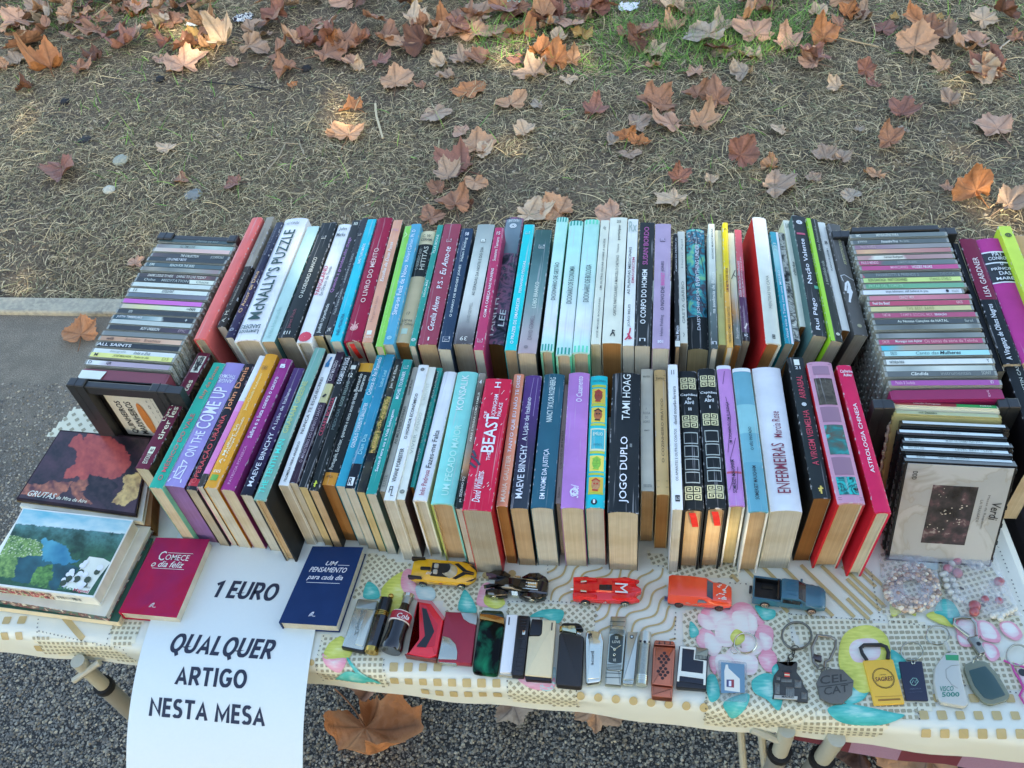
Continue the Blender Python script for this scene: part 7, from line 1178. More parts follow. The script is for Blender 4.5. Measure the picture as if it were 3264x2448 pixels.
for x, y, s in ((778, 508, .0036), (678, 522, .0020)): p = zat(13, x, y, .012); MB().ball(p, s, 12).build('gold_ball', gold, r, True, smooth=True)
q = [(890, 560), (1000, 570), (940, 1120), (660, 1080)]; r = lroot(13, q, 'black bottle-shaped lighter with a silver cap and a red label', .012)
cyl(r, 'bottle', 13, (925, 590), (775, 1060), 0, M('17171a', .12, coat=.6), .0135, 18, steps=[(0, .0052), (.10, .0060), (.22, .0090), (.34, .0118), (.45, .0122), (.6, .0116), (.8, .0128), (.95, .0134), (1, .0122)])
cyl(r, 'silver_neck', 13, (950, 520), (925, 592), .0058, M('8d9496', .3, .8), .0125, 14); cyl(r, 'crown_cap', 13, (958, 495), (950, 525), .0076, chrome, .0125, 16)
cyl(r, 'red_label', 13, (888, 695), (862, 775), .0128, M('8f2030', .3), .0137, 20); cyl(r, 'label_edge', 13, (892, 684), (889, 693), .0118, M('d5c9cc', .3), .0137, 20); cyl(r, 'label_edge', 13, (862, 775), (858, 786), .0130, M('d5c9cc', .3), .0137, 20)
text('Cola', fourmap(13, [(835, 715), (955, 750), (968, 700), (850, 665)], .0268, r), M('ecdfe0', .3), r, 'lettering', .004, .3)
q = [(1040, 540), (1190, 560), (1310, 720), (1240, 1100), (1160, 1130), (925, 1085), (1040, 930), (1000, 700)]; r = lroot(13, q, 'red faceted lighter with a black chevron inlay', .012); redm = M('c21f30', .25, coat=.4)
slab(r, 'body', 13, q, .0125, ZB, redm, .003, .0015); slab(r, 'edge_trim', 13, [(1040, 535), (1190, 553), (1318, 716), (1300, 745), (1180, 585), (1045, 563)], .0128, .0100, M('a8656e', .3), 0, 0)
slab(r, 'facet', 13, [(1062, 585), (1130, 600), (1250, 790), (1215, 1010), (1050, 1030), (1120, 920), (1100, 760)], .0130, .0120, M('b32236', .25), 0, 0); slab(r, 'chevron_inlay', 13, [(1090, 622), (1135, 635), (1215, 860), (1130, 1022), (1035, 1012), (1120, 905)], .0133, .0125, M('272b36', .5), 0, 0)
slab(r, 'foot', 13, [(912, 1085), (1240, 1125), (1228, 1152), (925, 1108)], .0105, ZB, M('7a4c4e', .35, .5), .0008, .0006)
q = [(1328, 660), (1648, 675), (1588, 1185), (1252, 1160)]; r = lroot(13, q, 'square burgundy lighter with silver curved corners', .010); bur = M('8a2038', .35, mott=.08)
slab(r, 'body', 13, q, .011, ZB, bur, .0012, .0015); slab(r, 'silver_corner', 13, [(1480, 668), (1650, 675), (1640, 795), (1570, 775), (1510, 735)], .0118, .010, M('9aa0a3', .3, .8), .0006, .0006); slab(r, 'silver_corner', 13, [(1300, 905), (1370, 925), (1430, 990), (1447, 1070), (1440, 1145), (1252, 1140)], .0118, ZB, silver, .0006, .0008)
slab(r, 'valve_plate', 13, [(1255, 1140), (1440, 1150), (1435, 1190), (1262, 1172)], .009, ZB, silver, .0005, .0004); disc(r, 13, 1330, 1160, .0018, .0092, black, 'valve')
q = [(1680, 650), (1915, 660), (1845, 1295), (1590, 1265)]; r = lroot(13, q, 'dark green translucent lighter with a gold head', .010)
slab(r, 'body', 13, [(1672, 730), (1915, 780), (1848, 1295), (1590, 1265)], .0115, ZB, cover('n:14181a,101416,175a48,1c7a5c,26', 9, 9, 9, .1, 3), .003, .005); slab(r, 'head', 13, [(1690, 640), (1905, 650), (1920, 720), (1670, 700)], .0105, ZB, M('1f3a2c', .15, coat=.5), .002, .003); slab(r, 'gold_hood', 13, [(1672, 680), (1800, 690), (1915, 720), (1915, 785), (1820, 760), (1668, 735)], .0122, ZB, M('b0824a', .2, .9), .001, .001)
q = [(60, 690), (285, 700), (215, 1310), (-35, 1300)]; r = lroot(14, q, 'lighter half white and half ribbed black', .010)
slab(r, 'white_half', 14, [(48, 690), (160, 692), (95, 1275), (-25, 1275)], .011, ZB, M('dbe2e8', .3), .001, .0015); slab(r, 'black_half', 14, [(160, 692), (285, 702), (215, 1310), (92, 1300)], .0118, ZB, M('26282e', .4), .002, .002)
slab(r, 'slot', 14, [(68, 718), (80, 718), (74, 795), (62, 795)], .0113, .011, black, 0, 0); slab(r, 'valve_plate', 14, [(-25, 1272), (140, 1290), (135, 1312), (-30, 1298)], .008, ZB, M('b5b8b8', .3, .6), .0006, .0006); slab(r, 'striker', 14, [(208, 850), (238, 850), (232, 895), (202, 893)], .0128, .0115, chrome, .0004, .0004)
for k in range(8): slab(r, 'rib', 14, [(160-k*4, 925+k*46), (238-k*5, 930+k*46), (237-k*5, 942+k*46), (159-k*4, 937+k*46)], .0124, .0115, M('2b2d33', .4), .0003, 0)
for k in range(3): slab(r, 'rib', 14, [(190, 735+k*32), (262, 738+k*32), (261, 746+k*32), (189, 743+k*32)], .0124, .0115, M('2b2d33', .4), .0003, 0)
q = [(295, 735), (545, 745), (500, 1358), (228, 1335)]; r = lroot(14, q, 'cream lighter with a black head corner', .010)
slab(r, 'body', 14, [(270, 905), (380, 905), (400, 880), (410, 742), (545, 748), (500, 1325), (228, 1300)], .0112, ZB, M('c9c0a8', .4, mott=.04), .0015, .0018); slab(r, 'black_head', 14, [(300, 733), (408, 740), (400, 880), (378, 902), (272, 900)], .0106, ZB, black, .001, .0015); slab(r, 'foot', 14, [(230, 1300), (500, 1325), (496, 1362), (236, 1345)], .009, ZB, M('221b20', .4), .0008, .0015); slab(r, 'slot', 14, [(500, 772), (512, 772), (507, 850), (495, 850)], .0115, .011, black, 0, 0)
q = [(590, 770), (828, 780), (805, 1430), (540, 1400)]; r = lroot(14, q, 'plain black lighter with a chrome hood, right of the cream one', .010)
slab(r, 'body', 14, [(578, 860), (828, 900), (805, 1425), (540, 1398)], .0118, ZB, M('2b2c2f', .45, mott=.1), .003, .004); slab(r, 'head', 14, [(600, 765), (790, 770), (828, 840), (575, 840)], .0108, ZB, M('202225', .3), .003, .004)
slab(r, 'chrome_hood', 14, [(606, 800), (735, 800), (750, 850), (748, 880), (680, 862), (605, 850)], .0124, .008, M('b9c4b8', .15, .9), .001, .001); slab(r, 'brass_edge', 14, [(580, 805), (606, 800), (605, 850), (578, 862)], .0120, .008, gold, .0008, .0006); slab(r, 'igniter_button', 14, [(756, 860), (800, 870), (798, 895), (754, 885)], .0125, .010, chrome, .0008, .0006)
q = [(855, 842), (1005, 860), (1025, 960), (998, 1370), (845, 1390), (840, 900)]; r = lroot(14, q, 'polished chrome lighter with a short lowercase word on it', .010)
slab(r, 'body', 14, q, .0110, ZB, chrome, .0025, .003); slab(r, 'face_plate', 14, [(880, 890), (1000, 960), (985, 1330), (860, 1340)], .0118, .010, M('c9d3d8', .15, .8), .0008, .001)
for k in range(3): slab(r, 'hood_slot', 14, [(865, 885+k*16), (905, 880+k*16), (905, 886+k*16), (865, 891+k*16)], .0121, .0108, black, 0, 0)
text('acoril', fourmap(14, [(922, 1200), (930, 1062), (895, 1062), (890, 1200)], .0121, r), M('3a3f45', .4), r, 'lettering', .02)
q = [(1095, 705), (1255, 710), (1200, 1405), (1035, 1390)]; r = lroot(14, q, 'watch-shaped silver lighter with a dark green dial', .010, name='watch_lighter')
slab(r, 'body', 14, q, .0095, ZB, M('9aa2a3', .28, .85), .0015, .001); slab(r, 'watch_case', 14, [(1080, 850), (1110, 800), (1230, 800), (1250, 850), (1215, 1240), (1190, 1260), (1065, 1250), (1050, 1230)], .0115, ZB, M('a5adae', .25, .85), .0015, .0015)
slab(r, 'dial', 14, [(1090, 905), (1150, 880), (1225, 905), (1205, 1175), (1140, 1185), (1070, 1168)], .0121, .011, M('2c3a34', .15, coat=.6), .0004, .0012);
for k in range(4): slab(r, 'case_groove', 14, [(1090-k*2, 838+k*13), (1235, 845+k*13), (1235, 850+k*13), (1089-k*2, 843+k*13)], .0119, .0112, M('5d6466', .3, .8), 0, 0); slab(r, 'case_groove', 14, [(1062-k*2, 1190+k*15), (1205-k*2, 1198+k*15), (1204-k*2, 1204+k*15), (1061-k*2, 1196+k*15)], .0119, .0112, M('5d6466', .3, .8), 0, 0)
for y in (755, 800, 1275, 1320): slab(r, 'bracelet_joint', 14, [(1095-(y-705)*.085, y), (1245-(y-705)*.08, y+5), (1244-(y-705)*.08, y+12), (1094-(y-705)*.085, y+7)], .0099, .0092, M('5d6466', .35, .8), 0, 0)
text('XII', fourmap(14, [(1138, 940), (1168, 940), (1168, 910), (1138, 910)], .0124, r), M('c9cfc9', .3), r, 'lettering'); text('LOVE', fourmap(14, [(1112, 978), (1190, 980), (1190, 955), (1112, 953)], .0124, r), M('c9cfc9', .3), r, 'lettering'); text('VI', fourmap(14, [(1118, 1165), (1145, 1165), (1145, 1135), (1118, 1135)], .0124, r), M('c9cfc9', .3), r, 'lettering')
for a, b_ in (((1135, 1040), (1095, 1010)), ((1135, 1040), (1200, 1000))): p, p2 = zat(14, *a, .0126), zat(14, *b_, .0126); MB().tube([p, p2], .0004, 5).build('hand', M('c9cfc9', .2, .8), r, True)
for x, y in ((1135, 1040), (1133, 1095)): c = zat(14, x, y, .0126); MB().tube([(c.x+.0012*math.cos(t*.785), c.y+.0012*math.sin(t*.785), c.z) for t in range(8)], .0004, 5, closed=True).build('dial_ring', M('c9cfc9', .2, .8), r, True)
q = [(1255, 862), (1505, 875), (1470, 1420), (1215, 1380)]; r = lroot(14, q, 'silver petrol lighter of a flat plate and a knurled tube side by side', .010)
slab(r, 'tank', 14, [(1258, 862), (1375, 866), (1330, 1350), (1218, 1345)], .0110, ZB, M('a9b4bb', .3, .7, mott=.06, sc_=400), .0012, .0008); slab(r, 'tank_foot', 14, [(1218, 1345), (1330, 1350), (1322, 1395), (1216, 1385)], .0098, ZB, silver, .0006, .0004); disc(r, 14, 1308, 915, .0024, .01125, M('55595c', .3, .8), 'screw'); disc(r, 14, 1308, 915, .0012, .0114, chrome, 'screw_head')
cyl(r, 'tube', 14, (1438, 1000), (1412, 1310), .0062, M('8f979a', .35, .8, mott=.3, sc_=700), .0088, 14); cyl(r, 'wind_guard', 14, (1448, 880), (1440, 1000), .0066, brush, .0090, 14); cyl(r, 'end_cap', 14, (1412, 1310), (1405, 1405), .0066, silver, .0090, 14)
for k in range(3): cyl(r, 'ring', 14, (1411-k*1, 1318+k*20), (1410.5-k*1, 1325+k*20), .0071, chrome, .0090, 14)
for k in range(3): disc(r, 14, 1400+k*38, 962+k*3, .0016, .0160-.0006*abs(k-1)*3, black, 'air_hole')
q = [(1530, 945), (1750, 960), (1718, 1540), (1500, 1515)]; r = lroot(14, q, 'copper pink lighter with a diamond of small holes', .011)
slab(r, 'body', 14, [(1522, 1000), (1752, 1018), (1725, 1420), (1502, 1395)], .0130, ZB, copper, .003, .003); slab(r, 'head', 14, [(1540, 942), (1735, 955), (1752, 1012), (1524, 995)], .0120, ZB, copper, .002, .002); slab(r, 'base_cap', 14, [(1502, 1400), (1725, 1424), (1716, 1535), (1508, 1515)], .0126, ZB, copper, .0025, .002)
for x, y in ((1636, 1080), (1608, 1108), (1656, 1112), (1582, 1136), (1632, 1140), (1678, 1144), (1604, 1170), (1652, 1176), (1626, 1205), (1598, 1232), (1648, 1238), (1574, 1262), (1622, 1268), (1670, 1274), (1598, 1298), (1644, 1304), (1617, 1332)): disc(r, 14, x, y, .0019, .0132, M('3f2320', .5), 'hole')
for x in (1580, 1635, 1690): slab(r, 'head_slot', 14, [(x, 960), (x+12, 961), (x+10, 990), (x-2, 989)], .0123, .0118, M('4a2a26', .4), 0, 0)
q = [(1785, 1000), (2082, 1030), (2060, 1445), (1755, 1420)]; r = lroot(14, q, 'navy and white square lighter with a grey head, rightmost of the row', .010)
slab(r, 'body', 14, q, .0100, ZB, M('22242a', .3), .0012, .0018); slab(r, 'white_frame', 14, [(1795, 1008), (1955, 1022), (1945, 1140), (2062, 1155), (2050, 1400), (2028, 1398), (2030, 1340), (1790, 1308), (1785, 1365), (1762, 1360)], .0106, .0098, M('d9dcd9', .35), .0003, 0)
slab(r, 'navy_panel', 14, [(1818, 1030), (1938, 1045), (1930, 1145), (2030, 1160), (2022, 1285), (1805, 1258)], .0110, .0104, M('232a3a', .35), .0003, .0004); slab(r, 'navy_panel', 14, [(1795, 1310), (2026, 1342), (2022, 1395), (1788, 1362)], .0109, .0104, M('232a3a', .35), .0003, .0004); slab(r, 'grey_head', 14, [(1955, 1022), (2082, 1032), (2070, 1110), (1948, 1098)], .0112, ZB, M('7d8480', .3, .6), .0012, .001)
for k in range(8): slab(r, 'head_rib', 14, [(1955+k*14, 1104), (1962+k*14, 1105), (1960+k*14, 1140), (1953+k*14, 1139)], .0112, .0100, M('9aa09c', .3, .5), 0, 0)
GK = 'key rings laid out on the oilcloth'
steel = M('9aa0a2', .22, .9); dsteel = M('66696b', .38, .85, mott=.12, sc_=200); pewter = M('4d4f52', .42, .75, mott=.35, sc_=260)
def ring(r, zone, x, y, rx, ry, mat=steel, wr=.0010, z=.0042, tilt=0.0, name='split_ring', double=True):
    c = zat(zone, x, y, z); a = zat(zone, x+rx, y, z); b_ = zat(zone, x, y+ry, z); u, v_ = a-c, b_-c
    mb = MB(); n = 28
    for k in ((0, .0011) if double else (0,)): mb.tube([c+u*math.cos(2*math.pi*i/n)+v_*math.sin(2*math.pi*i/n)+Vector((0, 0, k+tilt*math.cos(2*math.pi*i/n))) for i in range(n)], wr*.75 if double else wr, 7, closed=True)
    return mb.build(name, mat, r, True, smooth=True)
def chain(r, zone, pts, mat, s=.0024, name='chain_link', z=.0050):
    for k, (x, y, a) in enumerate(pts):
        c = zat(zone, x, y, z); an = a; ux = Vector((math.cos(an), math.sin(an), 0)); vx = Vector((-math.sin(an), math.cos(an), .0)) if k % 2 == 0 else Vector((0, 0, .7))+Vector((-math.sin(an), math.cos(an), 0))*.4
        MB().tube([c+ux*s*1.35*math.cos(t*.628)+vx*s*.8*math.sin(t*.628) for t in range(10)], .0006, 6, closed=True).build(name, mat, r, True, smooth=True)
def kroot(zone, x, y, label, name='key_ring', cat='key ring'): p = zat(zone, x, y, 0); return thing(name, label, cat, (p.x, p.y, TZ+ZB), GK)
# clear fob with an oil bottle picture
r = kroot(15, 400, 1280, 'clear acrylic key ring with a small picture of a white oil bottle'); acr, N, L, b = newmat('clear_acrylic'); b.inputs['Base Color'].default_value = (.8, .87, .9, 1); b.inputs['Roughness'].default_value = .08; b.inputs['Transmission Weight'].default_value = .85; b.inputs['Alpha'].default_value = .45
slab(r, 'acrylic_block', 15, [(262, 1072), (535, 1095), (545, 1465), (285, 1455)], .0062, ZB, acr, .0008, .003)
slab(r, 'picture_card', 15, [(292, 1098), (512, 1118), (516, 1385), (292, 1388)], .0064, .0058, M('5f84a5', .3), 0, 0); slab(r, 'bottle_picture', 15, [(330, 1150), (335, 1120), (355, 1120), (362, 1155), (468, 1255), (470, 1382), (325, 1362), (322, 1180)], .00655, .0063, M('d0d3d6', .3), 0, 0)
slab(r, 'bottle_label', 15, [(343, 1262), (378, 1262), (378, 1334), (343, 1330)], .0067, .0065, M('4a4f7a', .3), 0, 0); slab(r, 'bottle_label', 15, [(378, 1262), (414, 1262), (414, 1338), (378, 1334)], .0067, .0065, M('8a3a44', .3), 0, 0); text('1', fourmap(15, [(366, 1325), (386, 1325), (386, 1275), (366, 1275)], .00685, r), M('f0f0f0', .3), r, 'lettering', .02)
ring(r, 15, 520, 920, 105, 95, M('b5babb', .15, .9)); ring(r, 15, 420, 985, 34, 32, M('b5babb', .15, .9), .0005, .0050, double=False, name='jump_ring')
# pewter guitar-and-palace fob
r = kroot(15, 950, 1200, 'pewter souvenir key ring in the shape of a palace front with a red stripe')
sh = [(815, 1090), (860, 1092), (900, 1125), (955, 1130), (1000, 1085), (1015, 1110), (1005, 1190), (1045, 1240), (1080, 1330), (1112, 1370), (1112, 1480), (1010, 1470), (975, 1450), (775, 1440), (785, 1380), (780, 1280), (790, 1220), (840, 1160), (835, 1130)]
slab(r, 'fob', 15, sh, .0048, ZB, pewter, .0006, .0008); rr = random.Random(8)
for x0_, y0_, x1_, y1_ in ((800, 1290, 845, 1400), (905, 1330, 980, 1425), (1050, 1380, 1100, 1450), (860, 1250, 960, 1290), (985, 1260, 1050, 1340), (815, 1230, 850, 1270)): slab(r, 'relief', 15, [(x0_, y0_), (x1_, y0_+8), (x1_, y1_), (x0_, y1_-4)], .0056, .0046, M('6b6e70', .35, .8, mott=.4, sc_=500), .0003, .0003)
for k in range(5): slab(r, 'column', 15, [(905+k*18, 1350), (911+k*18, 1351), (910+k*18, 1420), (904+k*18, 1419)], .0060, .0052, M('85888a', .3, .85), 0, 0)
slab(r, 'plaque', 15, [(860, 1170), (960, 1178), (958, 1192), (862, 1186)], .0054, .0046, M('34363a', .4), 0, 0); slab(r, 'red_stripe', 15, [(890, 1196), (940, 1200), (940, 1212), (890, 1208)], .0053, .0047, M('c23a30', .3), 0, 0); slab(r, 'red_stripe', 15, [(890, 1222), (940, 1226), (940, 1238), (890, 1234)], .0053, .0047, M('c23a30', .3), 0, 0); slab(r, 'yellow_stripe', 15, [(890, 1209), (940, 1213), (940, 1225), (890, 1221)], .0053, .0047, M('c9c5b0', .3), 0, 0)
slab(r, 'banner', 15, [(795, 1405), (1015, 1418), (1012, 1452), (792, 1440)], .0062, .0046, M('a9acad', .4, .4), .0004, .0006); text('MADRID', fourmap(15, [(865, 1432), (980, 1438), (980, 1418), (865, 1412)], .0065, r), black, r, 'lettering', .02)
ring(r, 15, 1005, 848, 140, 128, dsteel, .0016); chain(r, 15, [(985, 965, .3), (975, 1010, 1.2), (950, 1050, .9), (930, 1090, 1.4)], M('4a4c50', .3, .9), .0034)
# octagonal fob
r = kroot(15, 1370, 1320, 'dull grey octagonal key ring stamped with two words and a snap hook')
slab(r, 'fob', 15, [(1240, 1185), (1320, 1155), (1440, 1165), (1545, 1270), (1530, 1400), (1435, 1490), (1330, 1490), (1225, 1440), (1192, 1290)], .0055, ZB, M('626466', .5, .6, mott=.1, sc_=300), .0008, .0006)
for s_, q in (('CEL', [(1225, 1310), (1480, 1275), (1475, 1205), (1225, 1228)]), ('CAT', [(1262, 1412), (1495, 1375), (1490, 1305), (1262, 1335)])): text(s_, fourmap(15, q, .0057, r), M('4a4c4e', .5, .6), r, 'lettering', .01)
slab(r, 'dividing_line', 15, [(1205, 1330), (1535, 1285), (1535, 1291), (1205, 1337)], .00575, .0054, M('4a4c4e', .5, .6), 0, 0)
loop = [(1215, 1150), (1165, 1100), (1148, 960), (1200, 845), (1330, 860), (1375, 890), (1370, 960), (1315, 1080), (1275, 1095), (1270, 1150)]
MB().tube([zat(15, x, y, .0052) for x, y in loop], .0017, 8).build('snap_hook', M('77777a', .3, .85), r, True, smooth=True); slab(r, 'hook_block', 15, [(1165, 1015), (1245, 1035), (1240, 1090), (1150, 1060)], .0070, ZB, M('55525a', .35, .8), .0008, .0008); chain(r, 15, [(1225, 1145, .3), (1262, 1172, .5), (1300, 1168, .1)], dsteel, .0030)
# yellow opener
r = kroot(16, 320, 1290, 'yellow beer brand bottle opener key ring with a black cord loop'); yl = M('dda83a', .4, mott=.03)
slab(r, 'plate', 16, [(142, 1118), (405, 1108), (510, 1498), (240, 1512)], .0058, ZB, yl, .0008, .0014); MB().tube([zat(16, x, y, .0056) for x, y in [(175, 1118), (135, 1060), (118, 1010), (150, 985), (300, 982), (345, 1000), (365, 1050), (358, 1108)]], .0021, 8).build('cord_loop', M('24262a', .5), r, True, smooth=True)
c = zat(16, 320, 1275, .0061); MB().tube([(c.x+.0112*math.cos(t*.209)*(1+.03*(t % 2)), c.y+.0112*math.sin(t*.209)*(1+.03*(t % 2)), c.z) for t in range(30)], .00028, 4, closed=True).build('bottle_cap_outline', M('4a3a2a', .4), r, True)
c = zat(16, 320, 1275, .0060); MB().tube([(c.x+.0104*math.cos(t*.209), c.y+.0104*math.sin(t*.209), c.z) for t in range(30)], .0002, 4, closed=True).build('bottle_cap_outline', M('4a3a2a', .4), r, True)
text('SAGRES', fourmap(16, [(252, 1305), (402, 1295), (396, 1258), (248, 1268)], .0060, r), M('6a2f26', .4), r, 'lettering', .03); text('CERVEJA', fourmap(16, [(285, 1254), (345, 1250), (344, 1240), (284, 1244)], .0060, r), M('4a3a2a', .4), r, 'lettering', .01)
slab(r, 'opener_slot', 16, [(272, 1462), (468, 1452), (472, 1468), (276, 1478)], .0061, .0056, M('8a6420', .5), 0, .0004); slab(r, 'groove', 16, [(245, 1438), (488, 1428), (489, 1433), (246, 1443)], .0060, .0057, M('a87c28', .5), 0, 0)
# navy tag
r = kroot(16, 590, 1300, 'small navy blue tag key ring with a pale looped emblem'); slab(r, 'tag', 16, [(455, 1128), (660, 1125), (718, 1475), (520, 1470)], .0046, ZB, M('262c4a', .35), .0006, .0012)
ring(r, 16, 570, 1040, 98, 82, steel, .0009); chain(r, 16, [(582, 1128, 1.4)], steel, .0022)
for pl in ([(555, 1305), (580, 1275), (610, 1278), (628, 1305), (600, 1340), (570, 1335), (555, 1305)], [(572, 1320), (585, 1292), (600, 1318), (612, 1290)]): MB().tube([zat(16, x, y, .0047) for x, y in pl], .00045, 4).build('emblem', M('6f9a9f', .4), r, True)
text('MERCOLA', fourmap(16, [(555, 1378), (650, 1372), (650, 1360), (555, 1366)], .0048, r), M('5a6a80', .4), r, 'lettering'); text('Consulting Technologies', fourmap(16, [(540, 1408), (665, 1400), (665, 1388), (540, 1396)], .0048, r), M('4a5670', .4), r, 'lettering')
# grey oil bottle fob
r = kroot(16, 920, 1290, 'light grey bottle-shaped key ring with green lettering')
slab(r, 'bottle', 16, [(870, 1050), (960, 1042), (985, 1080), (1020, 1280), (1072, 1500), (1040, 1528), (830, 1490), (795, 1440), (765, 1300), (775, 1180), (820, 1110)], .0085, ZB, M('a9b0b5', .4), .002, .002); slab(r, 'green_label', 16, [(866, 1070), (982, 1072), (984, 1120), (872, 1115)], .0088, .0083, M('2f8a62', .4), 0, 0)
MB().tube([zat(16, x, y, .0087) for x, y in [(985, 1160), (920, 1165), (870, 1200), (875, 1270), (920, 1330), (975, 1365)]], .0003, 4).build('handle_line', M('80868b', .4), r, True); slab(r, 'base', 16, [(795, 1450), (1065, 1488), (1068, 1512), (1035, 1530), (825, 1492)], .0070, ZB, M('7f868b', .4), .001, .001)
text('VISCO', fourmap(16, [(822, 1392), (940, 1388), (936, 1345), (818, 1348)], .0088, r), M('2a7a72', .4), r, 'lettering', .02, .2); text('5000', fourmap(16, [(838, 1440), (990, 1438), (988, 1398), (836, 1400)], .0088, r), M('2a7a72', .4), r, 'lettering', .03)
ring(r, 16, 798, 898, 102, 85, steel, .0009); MB().tube([zat(16, x, y, .0055) for x, y in [(865, 960), (885, 1000), (900, 1045)]], .0024, 7).build('plastic_strap', M('a5abad', .3), r, True, smooth=True)
# green oval fob
r = kroot(16, 1240, 1310, 'dark green rounded fob with a clear rim and a steel snap hook'); slab(r, 'clear_rim', 16, [(1040, 1150), (1130, 1115), (1230, 1125), (1340, 1250), (1440, 1420), (1420, 1470), (1270, 1515), (1200, 1490), (1100, 1370), (1030, 1200)], .0062, ZB, M('8a958a', .12, tr=.5), .0015, .003)
slab(r, 'green_panel', 16, [(1072, 1205), (1220, 1165), (1295, 1250), (1400, 1425), (1270, 1470), (1210, 1450), (1120, 1340)], .0068, .006, M('2f4f52', .3, coat=.3), .0008, .002)
loop = [(1075, 905), (1010, 860), (940, 800), (945, 755), (1010, 742), (1095, 748), (1130, 790), (1140, 900)]; MB().tube([zat(16, x, y, .0055) for x, y in loop], .0018, 8).build('snap_hook', steel, r, True, smooth=True)
slab(r, 'hook_block', 16, [(1065, 912), (1150, 895), (1225, 1040), (1165, 1065)], .0085, ZB, M('85898b', .25, .9), .0015, .0015); disc(r, 16, 1160, 972, .0024, .0087, black, 'rivet_hole'); chain(r, 16, [(1190, 1060, .9), (1165, 1085, .6), (1135, 1105, .8), (1115, 1130, 1.1)], steel, .0024)
# partly out of frame, pink edged
r = kroot(16, 1540, 1250, 'pink-rimmed key ring cut by the right edge of the picture'); ring(r, 16, 1500, 1075, 95, 95, M('9aa0a2', .3, .6), .0013); MB().tube([zat(16, x, y, .0048) for x, y in [(1380, 1120), (1450, 1150), (1475, 1220), (1520, 1290), (1555, 1360), (1520, 1430), (1560, 1500), (1640, 1480), (1680, 1380), (1640, 1240), (1560, 1180), (1475, 1150)]], .0013, 7).build('pink_rim', M('a33a8a', .3), r, True, smooth=True)
slab(r, 'fob', 16, [(1490, 1190), (1560, 1190), (1640, 1260), (1670, 1390), (1630, 1470), (1560, 1480), (1540, 1430), (1565, 1350), (1530, 1280)], .0040, ZB, M('c9b5c5', .3), .0006, .001); disc(r, 16, 1545, 1225, .0042, .0044, M('33363a', .3), 'eye_ring')
bead_me = {}
def bead(r, p, rad, mat):
    k = (mat.name,)
    if k not in bead_me:
        mb = MB(); mb.ball((0, 0, 0), 1, 10); o = mb.build('bead', mat, r, smooth=True); bead_me[k] = o.data
        for pp in o.data.polygons: pp.use_smooth = True
    else: o = bpy.data.objects.new('bead', bead_me[k]); COL.objects.link(o); o.parent = r
    o.location = p-r.location; o.scale = (rad, rad*random.uniform(.85, 1.1), rad*.9); return o
pearl = [M('c0bcb6', .15, coat=.5), M('a08d84', .2, coat=.5), M('90766c', .2, coat=.5), M('b0a29c', .15, coat=.5), M('857b78', .2, coat=.4)]
n1 = thing('bead_necklace', 'coiled necklace of small pinkish and pearl beads in the left plastic bag', 'necklace', zat(16, 570, 470, 0)+Vector((0, 0, .002)), None)
cx, cy = 575, 480; k = 0; a = 0.0; rr = random.Random(6)
for turn, rad_ in enumerate((1.0, .86, .72, .6, .46)):
    m = int(46*rad_)
    for i in range(m):
        a = 2*math.pi*i/m+turn*.3; x = cx+225*rad_*math.cos(a)*(1+.05*math.sin(a*3))+rr.uniform(-6, 6); y = cy+200*rad_*math.sin(a)+rr.uniform(-6, 6)
        p = zat(16, x, y, .0062+.0022*(turn % 2)+rr.uniform(0, .003)); bead(n1, p, rr.choice([.0024, .0028, .0032, .0042 if turn == 0 else .003]), rr.choice(pearl if not (turn == 0 and i % 3 == 0) else pearl[:1]))
n2 = thing('bead_necklace', 'loose string of white pearls with pink and red round beads in the right plastic bag', 'necklace', zat(16, 1150, 450, 0)+Vector((0, 0, .002)), None)
pk = [M('9a6a7e', .3, coat=.3), M('94505a', .3, coat=.3)]; wp = M('b9bfc2', .15, coat=.5)
path = [(1020, 225), (1075, 240), (1135, 250), (1185, 275), (1240, 320), (1240, 380)]
for i, (x, y) in enumerate([(1020, 225), (1048, 232), (1075, 240), (1105, 245), (1135, 250), (1162, 262), (1188, 278), (1215, 298), (1240, 320), (865, 355), (870, 410), (880, 465), (915, 520), (955, 460), (970, 515), (955, 565), (1000, 590), (925, 265), (930, 410), (1285, 725), (1320, 715), (1365, 715), (1400, 695), (1440, 680), (1350, 745), (1470, 660), (840, 365)]): bead(n2, zat(16, x, y, .006), .0024 if i < 9 else .0042, wp)
for x, y, s_, m in ((968, 240, .0058, 0), (890, 310, .0058, 0), (975, 350, .0060, 0), (1340, 425, .0062, 1), (1125, 640, .0068, 1), (1120, 690, .0058, 1), (1215, 580, .0048, 1), (1340, 592, .0048, 1)): bead(n2, zat(16, x, y, .0075), s_, pk[m])
for x, y in ((1010, 485), (1200, 635)): MB().tube([zat(16, x-14, y-10, .006), zat(16, x, y, .007), zat(16, x+16, y+6, .006)], .0011, 6).build('clasp', M('55585c', .3, .8), n2, True, smooth=True)
bagm, N, L, b = newmat('thin_clear_plastic'); b.inputs['Base Color'].default_value = (.72, .76, .77, 1); b.inputs['Roughness'].default_value = .16; b.inputs['Alpha'].default_value = .20; b.inputs['Coat Weight'].default_value = .8; b.inputs['Coat Roughness'].default_value = .08
no = N.new('ShaderNodeTexNoise'); no.inputs['Scale'].default_value = 60; tc = N.new('ShaderNodeTexCoord'); L.new(tc.outputs['Object'], no.inputs[0]); bp = N.new('ShaderNodeBump'); bp.inputs['Strength'].default_value = .9; bp.inputs['Distance'].default_value = .003; L.new(no.outputs[0], bp.inputs['Height']); L.new(bp.outputs[0], b.inputs['Normal'])
